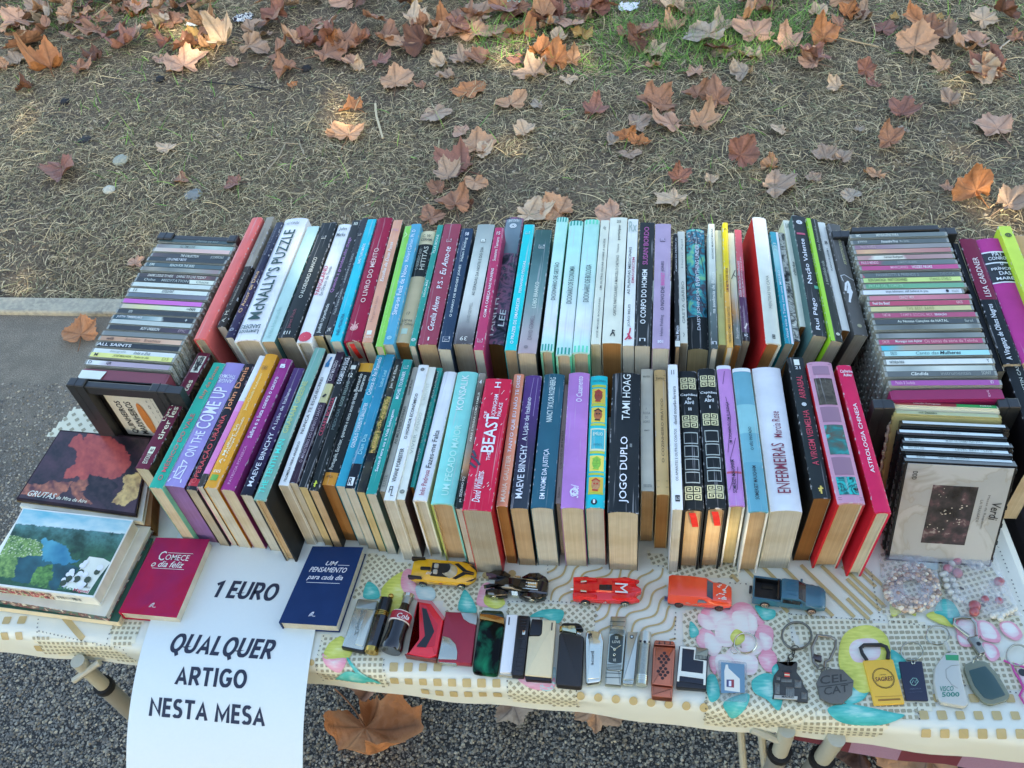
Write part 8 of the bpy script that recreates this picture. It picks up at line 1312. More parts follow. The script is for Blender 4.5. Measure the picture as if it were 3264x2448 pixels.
mr = N.new('ShaderNodeMapRange'); mr.inputs[1].default_value = .35; mr.inputs[2].default_value = .7; mr.inputs[3].default_value = .10; mr.inputs[4].default_value = .42; L.new(no.outputs[0], mr.inputs[0]); L.new(mr.outputs[0], b.inputs['Alpha'])
def bag(pts, label, hump):
    P = [zat(16, x, y, 0) for x, y in pts]; c = sum(P, Vector())/len(P); r = thing('plastic_bag', label, 'plastic bag', (c.x, c.y, TZ+.002), 'small clear plastic bags')
    n = 26; mb = MB(); vs = []
    for j in range(n+1):
        for i in range(n+1):
            u, v_ = i/n, j/n; p = P[0].lerp(P[1], u).lerp(P[3].lerp(P[2], u), v_); e = (1-(2*u-1)**6)*(1-(2*v_-1)**6); q = Vector((p.x*38, p.y*38, 3))
            z = .0035+e*(hump*(.75+.3*noise.noise(q))+.0040*abs(noise.noise(q*2.1))+.0018*noise.noise(q*5)); w_ = .004*noise.noise(Vector((u*4, v_*4, 7)))
            vs.append((p.x+w_, p.y+w_*.6, TZ+max(.0028, z)))
    mb.add(vs, [(j*(n+1)+i, j*(n+1)+i+1, (j+1)*(n+1)+i+1, (j+1)*(n+1)+i) for j in range(n) for i in range(n)]); mb.build('bag_film', bagm, r, True, smooth=False)
bag([(270, 190), (800, 110), (840, 700), (330, 740)], 'crumpled clear plastic bag holding the coil of small pinkish beads', .011)
bag([(810, 120), (1260, 120), (1540, 745), (880, 760)], 'crumpled clear plastic bag holding the white pearls with red beads', .010)
gl = at(268, 2128, -.045)-Vector((0, 0, 0)); cg = Vector((gl.x+.002, gl.y, gl.z-.055)); leg((gl.x, gl.y, TZ-.026), tuple(cg), (cg.x+.01, cg.y, .0), .0088)
p1 = at(2500, 2352, -.05); c1 = at(2485, 2398, -.085); leg((p1.x, p1.y, TZ-.026), tuple(c1), (c1.x-.03, c1.y, 0), .0092)
p2 = at(2655, 2378, -.05); c2 = at(2620, 2418, -.095); leg((p2.x, p2.y, TZ-.026), tuple(c2), (c2.x-.05, c2.y, 0), .0098)
gb = Vector((gl.x+.05, gl.y+.50, 0)); leg((gb.x, gb.y, TZ-.026), (gb.x, gb.y, TZ-.12), (gb.x, gb.y, 0)); leg((p2.x, p2.y+.5, TZ-.026), (p2.x, p2.y+.5, TZ-.12), (p2.x, p2.y+.5, 0))
for (x0_, y0_), (x1_, y1_) in (((2358, 2300), (2372, 2470)), ((2425, 2325), (2440, 2470))): a, b_ = at(x0_, y0_, -.04), at(x1_, y1_, -.16); d = (b_-a); MB().tube([a, a+d*4.2], .0042, 8).build('brace_rod', frame, root_tbl, True, smooth=True)
mb = MB(); a, b_ = at(2395, 2325, -.035), at(2500, 2368, -.05); mb.tube([a, b_], .0045, 8); a, b_ = at(235, 2170, -.05), at(318, 2110, -.035); mb.tube([a, b_], .0042, 8); mb.build('bracket', frame, root_tbl, True, smooth=True)['kind'] = 'stuff'
under = thing('under_cloth', 'burgundy and lilac checked cloth showing below the oilcloth at the right', 'cloth', (.3, yf(.3)-.02, TZ-.04)); mb = MB(); xs = [.165, .19, .215, .247, .300, .352, .365, .42, .470]; pts = []
for i, x in enumerate(xs):
    dr = .006 if i == 0 else (.022+.028*min(1, (x-.165)/.2)); y = yf(x)-.0185
    for k in range(5): s = k/4; pts.append((x, y+.004+.003*math.sin(x*40)-.004*s, TZ-.034-dr*s*1.0))
NX = len(xs); fs = []; ms = []
for i in range(NX-1):
    for k in range(4): fs.append((i*5+k, (i+1)*5+k, (i+1)*5+k+1, i*5+k+1)); ms.append(0 if i in (0, 1) or i in (4, 5) or i == 4 else 1)
mb.v = pts; mb.f = fs; mb.m = [0 if xs[i] < .235 or .295 < xs[i] < .36 else 1 for i in range(NX-1) for k in range(4)]
mb.build('checked_cloth', [M('6b2f40', .8, mott=.15, sc_=600), M('8a7090', .8, mott=.15, sc_=600)], under, True)
LM = {}
def leaf_mat(h):
    if h in LM: return LM[h]
    m, N, L, b = newmat('dry_leaf_'+h); c = alb(h); at2 = N.new('ShaderNodeAttribute'); at2.attribute_name = 'vein'; tc = N.new('ShaderNodeTexCoord'); no = N.new('ShaderNodeTexNoise'); no.inputs['Scale'].default_value = 5; no.inputs['Detail'].default_value = 6; L.new(tc.outputs['Object'], no.inputs[0])
    mx = N.new('ShaderNodeMix'); mx.data_type = 'RGBA'; L.new(no.outputs[0], mx.inputs[0]); mx.inputs[6].default_value = tuple(x*.68 for x in c[:3])+(1,); mx.inputs[7].default_value = tuple(min(.8, x*1.3) for x in c[:3])+(1,)
    m2 = N.new('ShaderNodeMix'); m2.data_type = 'RGBA'; L.new(at2.outputs['Fac'], m2.inputs[0]); L.new(mx.outputs[2], m2.inputs[6]); m2.inputs[7].default_value = tuple(x*.42 for x in c[:3])+(1,)
    L.new(m2.outputs[2], b.inputs['Base Color']); b.inputs['Roughness'].default_value = .62; b.inputs['Specular IOR Level'].default_value = .3
    bp = N.new('ShaderNodeBump'); bp.inputs['Strength'].default_value = .5; bp.inputs['Distance'].default_value = .02; L.new(no.outputs[0], bp.inputs['Height']); L.new(bp.outputs[0], b.inputs['Normal'])
    LM[h] = m; return m
LOBES = [(-118, .66), (-58, .92), (0, 1.0), (58, .92), (118, .66)]
def leaf_r(a, sc=(1, 1, 1, 1, 1), dp=.42):
    """outline radius of a plane leaf at angle a (0 = tip)"""
    r = .40 if abs((a+180) % 360-180) < 148 else .20
    for (la, ll), k in zip(LOBES, sc):
        d = abs((a-la+180) % 360-180)/34
        r = max(r, ll*k*(1-dp*d) if d < 1.3 else 0)
    return r
LV = {}
def leaf_mesh(v, h, curl):
    k = (v, h, curl)
    if k in LV: return LV[k]
    rr_ = random.Random(v*7+int(curl*10)); n = 80; rings = [.0, .22, .45, .68, .86, 1.0]; V = []; F = []; C = []
    curl = curl*1.5+.12; th = rr_.uniform(0, 3.14); k1 = curl*rr_.uniform(.5, 1.1); k2 = curl*rr_.uniform(-.3, .6); tooth = [rr_.uniform(.90, 1.0)+(.09 if i % 4 == 1 else 0) for i in range(n)]; ph = rr_.uniform(0, 9); lob = [rr_.uniform(.72, 1.12) for _ in range(5)]; dp = rr_.uniform(.24, .44); cr = rr_.uniform(.3, 1.2)
    for q in rings:
        for i in range(n):
            a = 360*i/n; r = leaf_r(a, lob, dp)*(1+(tooth[i]-1)*q)*(1+.10*math.sin(math.radians(a)*2+ph)); x, y = math.sin(math.radians(a))*r*q, math.cos(math.radians(a))*r*q
            u = x*math.cos(th)+y*math.sin(th); w_ = -x*math.sin(th)+y*math.cos(th)
            z = .62*k1*u*u+.5*k2*w_*w_+.10*curl*math.sin(4*u+ph)*abs(w_)+.07*q*curl*math.sin(math.radians(a)*5+ph)+.10*cr*curl*noise.noise((x*2.3, y*2.3, v*3.3))
            # the blade dips along its veins
            dv = min(abs((a-la+180) % 360-180) for la, _ in LOBES); z += .028*q*min(1, dv/25)
            sh = 1-.25*max(0, k1)*u*u; V.append((x*sh, y*sh, z)); C.append(.85 if dv < 2.6 and .1 < q < .95 else (.25 if dv < 6 else 0.0))
    for j in range(len(rings)-1):
        for i in range(n): F.append((j*n+i, j*n+(i+1) % n, (j+1)*n+(i+1) % n, (j+1)*n+i))
    mn = min(p[2] for p in V); V = [(p[0], p[1], p[2]-mn*.9) for p in V]
    o = len(V); cvs = rr_.uniform(-.2, .2)
    for t in range(6):
        y = -.02-.16*t; x = cvs*(t/5)**2; z = -mn*.9*(1-t/5)+.02; V += [(x-.014, y, z), (x+.014, y, z), (x, y, z+.022)]; C += [.6]*3
        if t: b0 = o+3*(t-1); F += [(b0, b0+1, b0+4, b0+3), (b0+1, b0+2, b0+5, b0+4), (b0+2, b0, b0+3, b0+5)]
    me = bpy.data.meshes.new('fallen_leaf'); me.from_pydata(V, [], F); at_ = me.attributes.new('vein', 'FLOAT', 'POINT'); at_.data.foreach_set('value', np.array(C, np.float32)); me.materials.append(leaf_mat(h)); me.polygons.foreach_set('use_smooth', [True]*len(F)); me.update(); LV[k] = me; return me
HUE = {'tan': 'a98770', 'pale': 'b5a190', 'red': '85615a', 'brown': '8e6c5c', 'orange': 'a0704f', 'mauve': '98857a', 'grey': '9a9089', 'dark': '6b4c40', 'pink': 'a98a7c', 'yellow': 'a88a58'}
GLF = 'fallen plane leaves on the ground'
def leaf(zone, x, y, size, rot, hue, curl, label, tilt=(0, 0), lift=.006, grp=None, world=None, v=None):
    if world is None:
        p = zat(zone, x, y, -TZ+.02); p2 = zat(zone, x+size*(.85 if zone == 20 else 1.12), y, -TZ+.02); sz = (p2-p).length; p.z = gz(p.x, p.y) if p.y > kerb_y(p.x) else (.015 if p.y > kerb_y(p.x) else .004)
    else: p = Vector(world); sz = size
    v = random.randrange(13) if v is None else v; o = bpy.data.objects.new('fallen_leaf', leaf_mesh(v, HUE[hue], curl)); COL.objects.link(o)
    s = sz/1.45; o.scale = (s*random.uniform(.85, 1.05), s*random.uniform(.8, 1.1), s*1.3); o.rotation_euler = (R(tilt[0]), R(tilt[1]), R(rot)); o.location = (p.x, p.y, p.z+lift+abs(math.sin(R(tilt[0])))*s*.25+abs(math.sin(R(tilt[1])))*s*.25)
    tag(o, label, 'leaf', grp or GLF); return o
lf = leaf
lf(20, 410, 1105, 290, 200, 'red', .5, 'reddish leaf lying alone in the short grass at the left, above the kerb')
lf(20, 1085, 975, 160, 60, 'pale', .2, 'small pale beige leaf on the grass left of centre, above the stones')
lf(20, 1180, 1160, 150, 150, 'brown', .4, 'small light brown leaf just above the flat grey stone')
lf(20, 1505, 1170, 160, 100, 'red', .3, 'small reddish brown leaf right of the flat grey stone')
lf(20, 345, 465, 330, 20, 'orange', .9, 'big orange-brown leaf curling up at the left, in front of the dark drift')
lf(20, 640, 420, 190, 80, 'dark', 1.0, 'dark rust leaf standing on edge beside the big orange-brown one at the left')
lf(20, 530, 490, 170, 300, 'brown', .8, 'rust leaf propped against the right side of the big orange-brown one')
lf(20, 165, 595, 150, 250, 'dark', .9, 'small dark folded leaf with a pale rim near the left edge')
lf(20, 1200, 480, 300, 10, 'pink', .5, 'large pale pinkish leaf at the front edge of the drift, left of centre')
lf(20, 1850, 465, 230, 100, 'brown', .8, 'brown curled leaf beside a small black clod near the top centre')
lf(20, 1880, 560, 90, 30, 'orange', .8, 'tiny orange leaf scrap below the curled leaf beside the black clod')
lf(20, 1300, 320, 260, 45, 'yellow', .3, 'sunlit yellow leaf in the bright spot at the top left')
lf(20, 1330, 170, 170, 300, 'tan', .6, 'tan leaf directly behind the bright spot at the top left')
lf(20, 900, 130, 170, 20, 'orange', .9, 'curled orange leaf in the dark drift near the top left')
lf(20, 150, 280, 170, 300, 'pale', .7, 'pale cream leaf in the drift near the left edge')
lf(20, 130, 420, 180, 40, 'grey', .6, 'greyish leaf at the left edge above the dry grass')
lf(20, 40, 450, 160, 100, 'tan', .6, 'tan leaf cut by the left edge of the picture')
lf(20, 2150, 300, 190, 30, 'orange', 1.0, 'ochre leaf standing upright in the drift just left of the top centre')
lf(20, 2000, 300, 190, 250, 'dark', .9, 'dark red leaf with a pale edge left of the upright ochre leaf')
lf(20, 1520, 440, 150, 90, 'pink', .6, 'pinkish leaf at the right front of the top left drift')
lf(20, 1040, 420, 150, 200, 'pink', .4, 'dull pink leaf left of the large pale pinkish one')
lf(20, 2165, 850, 200, 15, 'tan', .35, 'pale tan leaf with one sunlit side, left of centre behind the white-capped books', v=2)
lf(21, 480, 490, 210, 10, 'tan', .25, 'round tan leaf with dark veins, upper centre, with its stalk pointing right', v=1)
lf(21, 640, 510, 80, 80, 'brown', .7, 'small curled brown leaf touching the stalk of the round tan one')
lf(21, 910, 550, 190, 330, 'orange', .2, 'sunlit orange leaf near the upper centre')
lf(21, 710, 665, 200, 200, 'mauve', .2, 'flat mauve-brown leaf just in front of the sunlit orange one')
lf(21, 1155, 625, 165, 10, 'tan', .3, 'star-like tan leaf right of the flat mauve-brown one')
lf(21, 1320, 630, 95, 100, 'grey', .7, 'small grey curled leaf right of the star-like tan one')
lf(21, 205, 790, 200, 0, 'tan', .35, 'tan leaf with two broad lobes in the sunny straw, left of centre', v=4)
lf(21, 235, 645, 120, 80, 'orange', .7, 'small orange leaf lit by the sun above the tan leaf with two broad lobes')
lf(21, 235, 370, 120, 100, 'pink', .8, 'small folded pinkish leaf upper left of centre, above the round tan one')
lf(21, 265, 410, 80, 0, 'pale', .8, 'small pale curled leaf against the folded pinkish one')
lf(21, 300, 225, 140, 60, 'brown', .4, 'round brown leaf at the right end of the top left drift')
lf(21, 640, 270, 200, 80, 'dark', .9, 'dark rolled leaf with a pale underside near the top centre')
lf(21, 430, 235, 170, 330, 'brown', .6, 'brown leaf between the round brown one and the dark rolled one')
lf(21, 975, 120, 210, 40, 'mauve', .4, 'large mauve-grey leaf leaning up at the top centre', (18, 0))
lf(21, 870, 150, 190, 330, 'brown', .6, 'brown leaf under the left side of the large mauve-grey leaf')
lf(21, 760, 160, 150, 10, 'orange', .9, 'golden brown curled leaf left of the large mauve-grey leaf')
lf(21, 1410, 110, 180, 20, 'pink', .2, 'broad dusty pink leaf at the top, right of centre')
lf(21, 1200, 90, 190, 80, 'brown', .3, 'flat brown leaf between the large mauve-grey and the dusty pink ones')
lf(21, 1230, 230, 180, 20, 'orange', .8, 'orange curled leaf in the sun below the broad dusty pink one')
lf(21, 1100, 240, 130, 200, 'brown', .7, 'brown leaf touching the orange curled one at its left')
lf(21, 940, 210, 230, 280, 'tan', .3, 'wide tan leaf below the large mauve-grey leaf')
lf(21, 1440, 270, 150, 300, 'pale', .7, 'pale orange leaf at the right of the orange curled one')
lf(21, 1580, 250, 150, 0, 'yellow', .7, 'pale gold scalloped leaf in the sun, upper right of centre')
lf(21, 1620, 90, 180, 70, 'brown', .8, 'brown crumpled leaf at the top right of centre')
lf(21, 1570, 150, 170, 280, 'mauve', .8, 'mauve crumpled leaf below the brown crumpled one at the top')
lf(21, 1680, 40, 150, 10, 'brown', .8, 'brown upright leaf at the top edge right of centre')
lf(21, 760, 385, 120, 100, 'pale', .7, 'pale leaf at the left end of the line of leaves across the centre')
lf(21, 990, 370, 200, 90, 'brown', .6, 'brown leaf in the line of leaves across the upper centre')
lf(21, 880, 375, 140, 20, 'mauve', .6, 'mauve leaf second from the left in the line of leaves across the centre')
lf(21, 800, 470, 120, 80, 'mauve', .7, 'small mauve leaf left of the sunlit straw, above the sunlit orange leaf')
lf(21, 1300, 470, 200, 30, 'mauve', .6, 'large grey-mauve leaf in front of the orange upright pair, upper centre')
lf(21, 1420, 410, 170, 10, 'orange', .9, 'rust leaf standing up behind the large grey-mauve leaf', (20, 0))
lf(21, 1520, 400, 140, 340, 'tan', .8, 'tan leaf standing up at the right end of the line across the centre', (25, 0))
lf(21, 1490, 490, 100, 200, 'pale', .4, 'small pale leaf below the tan standing one')
lf(21, 1420, 340, 170, 60, 'pink', .4, 'pinkish leaf lying behind the rust standing one')
lf(21, 1230, 385, 130, 100, 'red', .5, 'dull red leaf behind the large grey-mauve leaf')
lf(21, 950, 860, 220, 0, 'tan', .25, 'big tan leaf of the pair in the middle, with clear veins', v=1)
lf(21, 985, 890, 150, 300, 'pale', .5, 'pale folded leaf on top of the big tan one in the middle')
lf(21, 870, 770, 120, 100, 'pink', .3, 'small pinkish leaf just behind the big tan one in the middle')
lf(21, 1240, 785, 140, 20, 'pale', .6, 'pale cream curled leaf right of the pair in the middle')
lf(21, 860, 975, 250, 60, 'red', .35, 'broad reddish leaf at the back of the three-leaf heap left of centre')
lf(21, 790, 1040, 180, 20, 'mauve', .3, 'mauve leaf in the middle of the three-leaf heap', (8, 0), .02)
lf(21, 945, 1060, 190, 180, 'tan', .35, 'tan leaf at the right of the three-leaf heap', (0, 0), .015)
lf(21, 730, 1095, 130, 90, 'brown', .5, 'small brown leaf at the left foot of the three-leaf heap')
lf(21, 830, 1200, 190, 20, 'brown', .8, 'brown folded leaf showing just behind the pale-blue and maroon books', (10, 0))
lf(21, 690, 1270, 160, 330, 'brown', .3, 'brown leaf partly hidden behind the beige banded book')
lf(21, 900, 1195, 80, 0, 'dark', .6, 'small dark red scrap of leaf beside the brown folded one')
lf(21, 1440, 1235, 230, 40, 'tan', .3, 'large tan leaf with radiating veins just behind the striped dictionaries', v=1)
lf(21, 1260, 1250, 200, 280, 'pale', .4, 'pale tan leaf to the left of the one with radiating veins behind the dictionaries')
lf(21, 1760, 1260, 180, 70, 'pink', .4, 'pinkish tan leaf behind the dark grey book with techno capitals')
lf(21, 1640, 685, 170, 340, 'red', .5, 'rust red curled leaf alone right of centre')
lf(21, 2010, 640, 220, 20, 'brown', .5, 'large upright reddish brown leaf of the heap right of centre', (25, 0))
lf(21, 1900, 750, 170, 320, 'mauve', .4, 'mauve leaf left of the large upright reddish brown one')
lf(21, 1760, 840, 110, 20, 'grey', .6, 'grey leaf at the left end of the heap right of centre')
lf(21, 1830, 825, 130, 10, 'orange', .8, 'orange leaf sticking up in the heap right of centre', (30, 0))
lf(21, 1900, 850, 130, 330, 'orange', .6, 'deep orange leaf next to the one sticking up')
lf(21, 1855, 905, 120, 200, 'mauve', .3, 'mauve leaf at the front of the heap right of centre')
lf(21, 2110, 750, 200, 80, 'pink', .8, 'pink-brown curled leaf at the right end of the heap')
lf(21, 1835, 250, 150, 330, 'brown', .7, 'brown leaf with a turned-up corner upper right, by the green grass')
lf(21, 1960, 260, 120, 0, 'pink', .3, 'pink-brown leaf beside the green tuft of grass')
lf(21, 1980, 345, 160, 340, 'pale', .5, 'pale grey-tan leaf in front of the green tuft of grass')
lf(21, 1985, 405, 110, 200, 'tan', .4, 'tan leaf just below the pale grey-tan one at the green tuft')
lf(22, 95, 90, 110, 20, 'orange', .6, 'orange leaf lit by the sun at the left side of the green grass')
lf(22, 190, 90, 130, 60, 'brown', .5, 'brown leaf beside the sunlit orange one in the green grass')
lf(22, 90, 200, 170, 20, 'tan', .5, 'tan leaf at the near left edge of the green grass')
lf(22, 390, 190, 170, 20, 'pale', .5, 'pale leaf partly behind the largest pink leaf')
lf(22, 575, 240, 260, 10, 'pink', .35, 'largest pink leaf, tilted up in the green grass at the upper right', (22, 0), v=4)
lf(22, 785, 300, 210, 20, 'pink', .4, 'large pinkish grey leaf right of the largest pink one', (15, 0))
lf(22, 390, 340, 160, 180, 'grey', .3, 'grey-mauve star-like leaf left of the largest pink one')
lf(22, 580, 350, 150, 100, 'pale', .5, 'pale leaf under the front of the largest pink one')
lf(22, 890, 335, 110, 330, 'yellow', .7, 'small golden leaf at the right of the large pinkish grey one')
lf(22, 990, 260, 200, 20, 'orange', .9, 'rust orange crumpled leaf at the right end of the green grass', (20, 0))
lf(22, 1090, 170, 150, 60, 'brown', .6, 'brown leaf leaning up behind the rust orange crumpled one', (30, 0))
lf(22, 950, 90, 130, 300, 'pale', .6, 'pale cream leaf at the top behind the rust orange crumpled one')
lf(22, 650, 65, 150, 100, 'brown', .9, 'dark brown crumpled leaf at the top edge of the green grass')
lf(22, 1200, 80, 160, 80, 'dark', .8, 'dark leaf at the top right with a pale one below')
lf(22, 1230, 110, 150, 340, 'mauve', .9, 'mauve crumpled leaf beneath the dark one at the top right')
lf(22, 1360, 170, 150, 330, 'red', .3, 'flat wine red leaf at the upper right')
lf(22, 1435, 100, 60, 0, 'yellow', .5, 'tiny gold leaf upper right of the wine red one')
lf(22, 1525, 180, 130, 330, 'tan', .2, 'flat tan leaf right of the wine red one')
lf(22, 1770, 210, 170, 60, 'mauve', .7, 'mauve-red leaf near the far right of the top')
lf(22, 1690, 95, 100, 20, 'yellow', .3, 'pale yellow-green leaf near the top right')
lf(22, 1950, 245, 200, 80, 'pink', .6, 'long curled pinkish leaf near the right edge of the top')
lf(22, 2180, 215, 110, 20, 'brown', .6, 'brown leaf cut by the right edge near the top')
lf(22, 1245, 450, 150, 350, 'red', .7, 'brick red leaf standing on edge alone at the upper right', (55, 10), v=3)
lf(22, 1310, 510, 100, 90, 'red', .4, 'brick red leaf lying at the foot of the standing one')
lf(22, 1080, 535, 140, 60, 'pale', .6, 'pale tan leaf to the left of the standing brick red one')
lf(22, 1725, 395, 170, 20, 'tan', .25, 'sunlit pale orange leaf lying flat in a bright patch at the right')
lf(22, 2040, 430, 260, 60, 'tan', .6, 'large tan leaf folded open near the right edge', (12, 0))
lf(22, 1760, 620, 170, 20, 'mauve', .7, 'mauve leaf with one lobe up, right side below the sunlit one', (15, 0))
lf(22, 1470, 690, 190, 330, 'red', .6, 'russet leaf with a raised lobe right of centre', (15, 0))
lf(22, 2050, 780, 290, 10, 'pink', .4, 'wide pinkish tan leaf near the right edge, spreading two lobes', v=5)
lf(22, 745, 790, 120, 70, 'pale', .5, 'small pale cupped leaf in the straw, right half')
lf(22, 1210, 785, 70, 0, 'grey', .5, 'tiny grey leaf between the straw stalks, right half')
lf(22, 1390, 870, 200, 20, 'brown', .5, 'bronze leaf standing among pale straws at the right', (25, 0))
lf(22, 1490, 785, 90, 100, 'grey', .6, 'small grey leaf behind the bronze one')
lf(22, 1010, 955, 160, 10, 'mauve', .5, 'mauve-grey leaf in the straw left of the bronze one')
lf(22, 1110, 970, 140, 340, 'mauve', .6, 'ragged mauve leaf next to the mauve-grey one')
lf(22, 940, 1085, 110, 10, 'mauve', .5, 'small mauve leaf with pointed lobes in the straw behind the back row')
lf(22, 1320, 1060, 130, 100, 'tan', .5, 'tan leaf lying on its side in the straw at the right')
lf(22, 1170, 1200, 150, 30, 'grey', .3, 'grey leaf close behind the right CD rack')
lf(22, 220, 470, 130, 90, 'pink', .7, 'pink rolled leaf below the green grass')
lf(22, 515, 472, 140, 90, 'grey', .9, 'thin silvery leaf seen edge-on below the largest pink one')
lf(22, 230, 610, 150, 20, 'brown', .8, 'brown leaf curled into a cup, left part of the right half', (15, 0))
lf(22, 350, 640, 180, 10, 'brown', .8, 'rust brown leaf with its tip raised beside the cupped one', (30, 0))
lf(22, 30, 670, 160, 20, 'brown', .4, 'reddish brown leaf with an upright tip left of the cupped one', (25, 0))
lf(22, 250, 770, 180, 330, 'tan', .6, 'light tan arched leaf in front of the rust brown one')
lf(22, 490, 975, 230, 330, 'red', .6, 'tall rust leaf standing on edge in the straw behind the yellow book', (50, 20), v=2)
lf(22, 700, 1130, 230, 300, 'mauve', .5, 'mauve to pink leaf lying in front of the tall rust one')
lf(22, 690, 1010, 120, 80, 'tan', .8, 'narrow rolled tan leaf behind the mauve to pink one')
lf(22, 315, 1095, 90, 0, 'pale', .5, 'small pale leaf behind the blue painted book')
lf(22, 120, 1090, 160, 10, 'red', .5, 'red-brown leaf standing up behind the off-white paperbacks', (35, 0))
lf(22, 95, 1200, 190, 60, 'pale', .4, 'pale pinkish leaf lying in front of the red-brown standing one')
lf(22, 1900, 1190, 290, 30, 'orange', .9, 'bright orange crumpled leaf in the sun near the right edge', (20, 0))
lf(22, 2110, 1260, 260, 300, 'mauve', .6, 'grey-mauve leaf beside the bright orange crumpled one', (15, 0))
lf(22, 1750, 1150, 100, 0, 'pink', .5, 'small pink leaf at the left of the bright orange crumpled one')
lf(0, 255, 1060, 100, 20, 'orange', .35, 'light orange leaf lying on the asphalt just in front of the kerb')
lf(0, 432, 840, 60, 0, 'pink', .4, 'reddish leaf half hidden behind the left CD rack')
GT = 'fallen leaves under the table'
def under_leaf(x, y, size, rot, hue, curl, label, v):
    p = at(x, y, -TZ); p2 = at(x+size, y, -TZ); leaf(0, 0, 0, (p2-p).length, rot, hue, curl, label, (0, 0), .004, GT, (p.x, p.y, .004), v)
under_leaf(1170, 2330, 300, 215, 'orange', .8, 'big orange-brown leaf on the asphalt right of the price sheet', 4)
under_leaf(1200, 2190, 230, 30, 'brown', .7, 'brown leaf tucked under the table edge touching the big orange-brown one', 3)
under_leaf(1640, 2255, 170, 200, 'mauve', .3, 'mauve leaf half under the table edge near its middle', 2)
under_leaf(1900, 2270, 150, 180, 'tan', .3, 'tan leaf tip showing under the table edge right of the mauve one', 4)
under_leaf(2730, 2400, 250, 60, 'dark', .8, 'dark curled leaf below the checked cloth beside the table leg', 5)
under_leaf(2950, 2420, 320, 100, 'tan', .4, 'large tan leaf below the checked cloth at the bottom right', 0)
under_leaf(3090, 2460, 170, 10, 'brown', .7, 'brown leaf at the bottom right next to the sunlit asphalt', 6)
# the drift along the far side
hs = list(HUE); n_d = 0
while n_d < 250:
    x, y = rng.uniform(-2.7, 1.3), rng.uniform(2.35, 4.0); px, py = proj(Vector((x, y, 0)))
    if not (-60 < px < 3320 and -160 < py < 700): continue
    dens = .95 if (px < 1200 and py < 150) else (.75 if (px < 1250 and py < 215) else (.5 if py < 130 else (.22 if py < 250 and px > 1200 else .0)))
    if rng.random() > dens: continue
    n_d += 1; h_ = hs[int(rng.choice(10, p=[.18, .09, .14, .24, .07, .1, .04, .08, .05, .01]))]
    o = leaf(0, 0, 0, rng.uniform(.075, .14), rng.uniform(0, 360), h_, float(rng.choice([.3, .6, .9])), 'dry brown plane leaf in the drift along the far side of the grass', (rng.uniform(-25, 35), rng.uniform(-25, 25)), .004+.02*rng.random(), 'dry leaves in the far drift', (x, y, gz(x, y)), int(rng.integers(0, 13)))
    o['category'] = 'leaf'
def stone(zone, x, y, s, h, label, flat_=.5, cat='stone', name='stone'):
    p = zat(zone, x, y, -TZ+.01); p2 = zat(zone, x+s, y, -TZ+.01); r_ = (p2-p).length/2; mb = MB(); mb.ball((0, 0, 0), 1, 12); mb.v = [tuple(Vector(q)*(1+.32*noise.noise(Vector(q)*1.7+Vector((x, y, 0))))*r_) for q in mb.v]; mb.v = [(a, b_, c_*flat_) for a, b_, c_ in mb.v]
    o = mb.build(name, M(h, .8, mott=.25, sc_=90, bump=.6), smooth=False); o.location = (p.x, p.y, gz(p.x, p.y)+r_*flat_*.35); o.rotation_euler = (0, 0, x); tag(o, label, cat)
stone(20, 790, 1065, 95, '858c8a', 'pale grey-green pebble in the grass at the left'); stone(20, 715, 1250, 75, 'a3a6a4', 'whitish speckled stone left of the flat grey one'); stone(20, 1245, 1265, 110, '6f757b', 'flat grey angular stone in the grass at the left', .25)
stone(20, 1048, 562, 55, '25262a', 'small black clod left of the thin black cable', .6, 'clod', 'clod'); stone(20, 440, 697, 55, '25262a', 'small black clod in the dry grass at the left', .6, 'clod', 'clod'); stone(20, 1970, 460, 60, '26272a', 'black clod next to the brown curled leaf', .6, 'clod', 'clod'); stone(21, 1185, 340, 45, '2a2b2a', 'small dark clod in the sunny straw at the centre', .6, 'clod', 'clod'); stone(20, 560, 930, 80, '33343a', 'dark flat clod above the pale pebble', .3, 'clod', 'clod')
def twig(pts, rad, h, label, cat='twig', name='twig'):
    P = [];
    for z_, x, y in pts: p = zat(z_, x, y, -TZ+.015); P.append(Vector((p.x, p.y, gz(p.x, p.y)+.010)))
    c = sum(P, Vector())/len(P); mb = MB(); mb.tube([p-c for p in P], rad, 6); o = mb.build(name, M(h, .8), smooth=True); o.location = c; tag(o, label, cat)
twig([(20, 450, 290), (20, 570, 180), (20, 690, 90), (20, 800, 0)], .0035, 'b5a688', 'long pale dry stalk leaning across the drift at the top left')
twig([(20, 525, 150), (20, 527, 70), (20, 530, -10)], .002, 'a59676', 'upright pale stalk at the top left'); twig([(20, 1320, 562), (20, 1450, 572), (20, 1600, 580), (20, 1740, 605)], .0022, '222428', 'thin black cable lying in the dry grass near the top left', 'cable', 'cable')
twig([(21, 362, 610), (21, 368, 680), (21, 385, 740), (21, 405, 810)], .0038, 'b3aa96', 'pale curved strip of bark left of the flat mauve-brown leaf', 'bark', 'bark_strip'); twig([(20, 1700, 1115), (20, 1790, 1000), (20, 1830, 915), (20, 1920, 920), (20, 1950, 990)], .0022, '8f8678', 'bent dry twig left of the bright straw at the centre')
twig([(22, 2035, 370), (22, 2045, 320), (22, 2080, 270), (22, 2130, 230)], .003, 'a59c92', 'grey leaf stalk arching near the right edge'); twig([(22, 1090, 240), (22, 1200, 262), (22, 1330, 288)], .0022, 'b5a184', 'pale leaf stalk pointing right at the upper right')
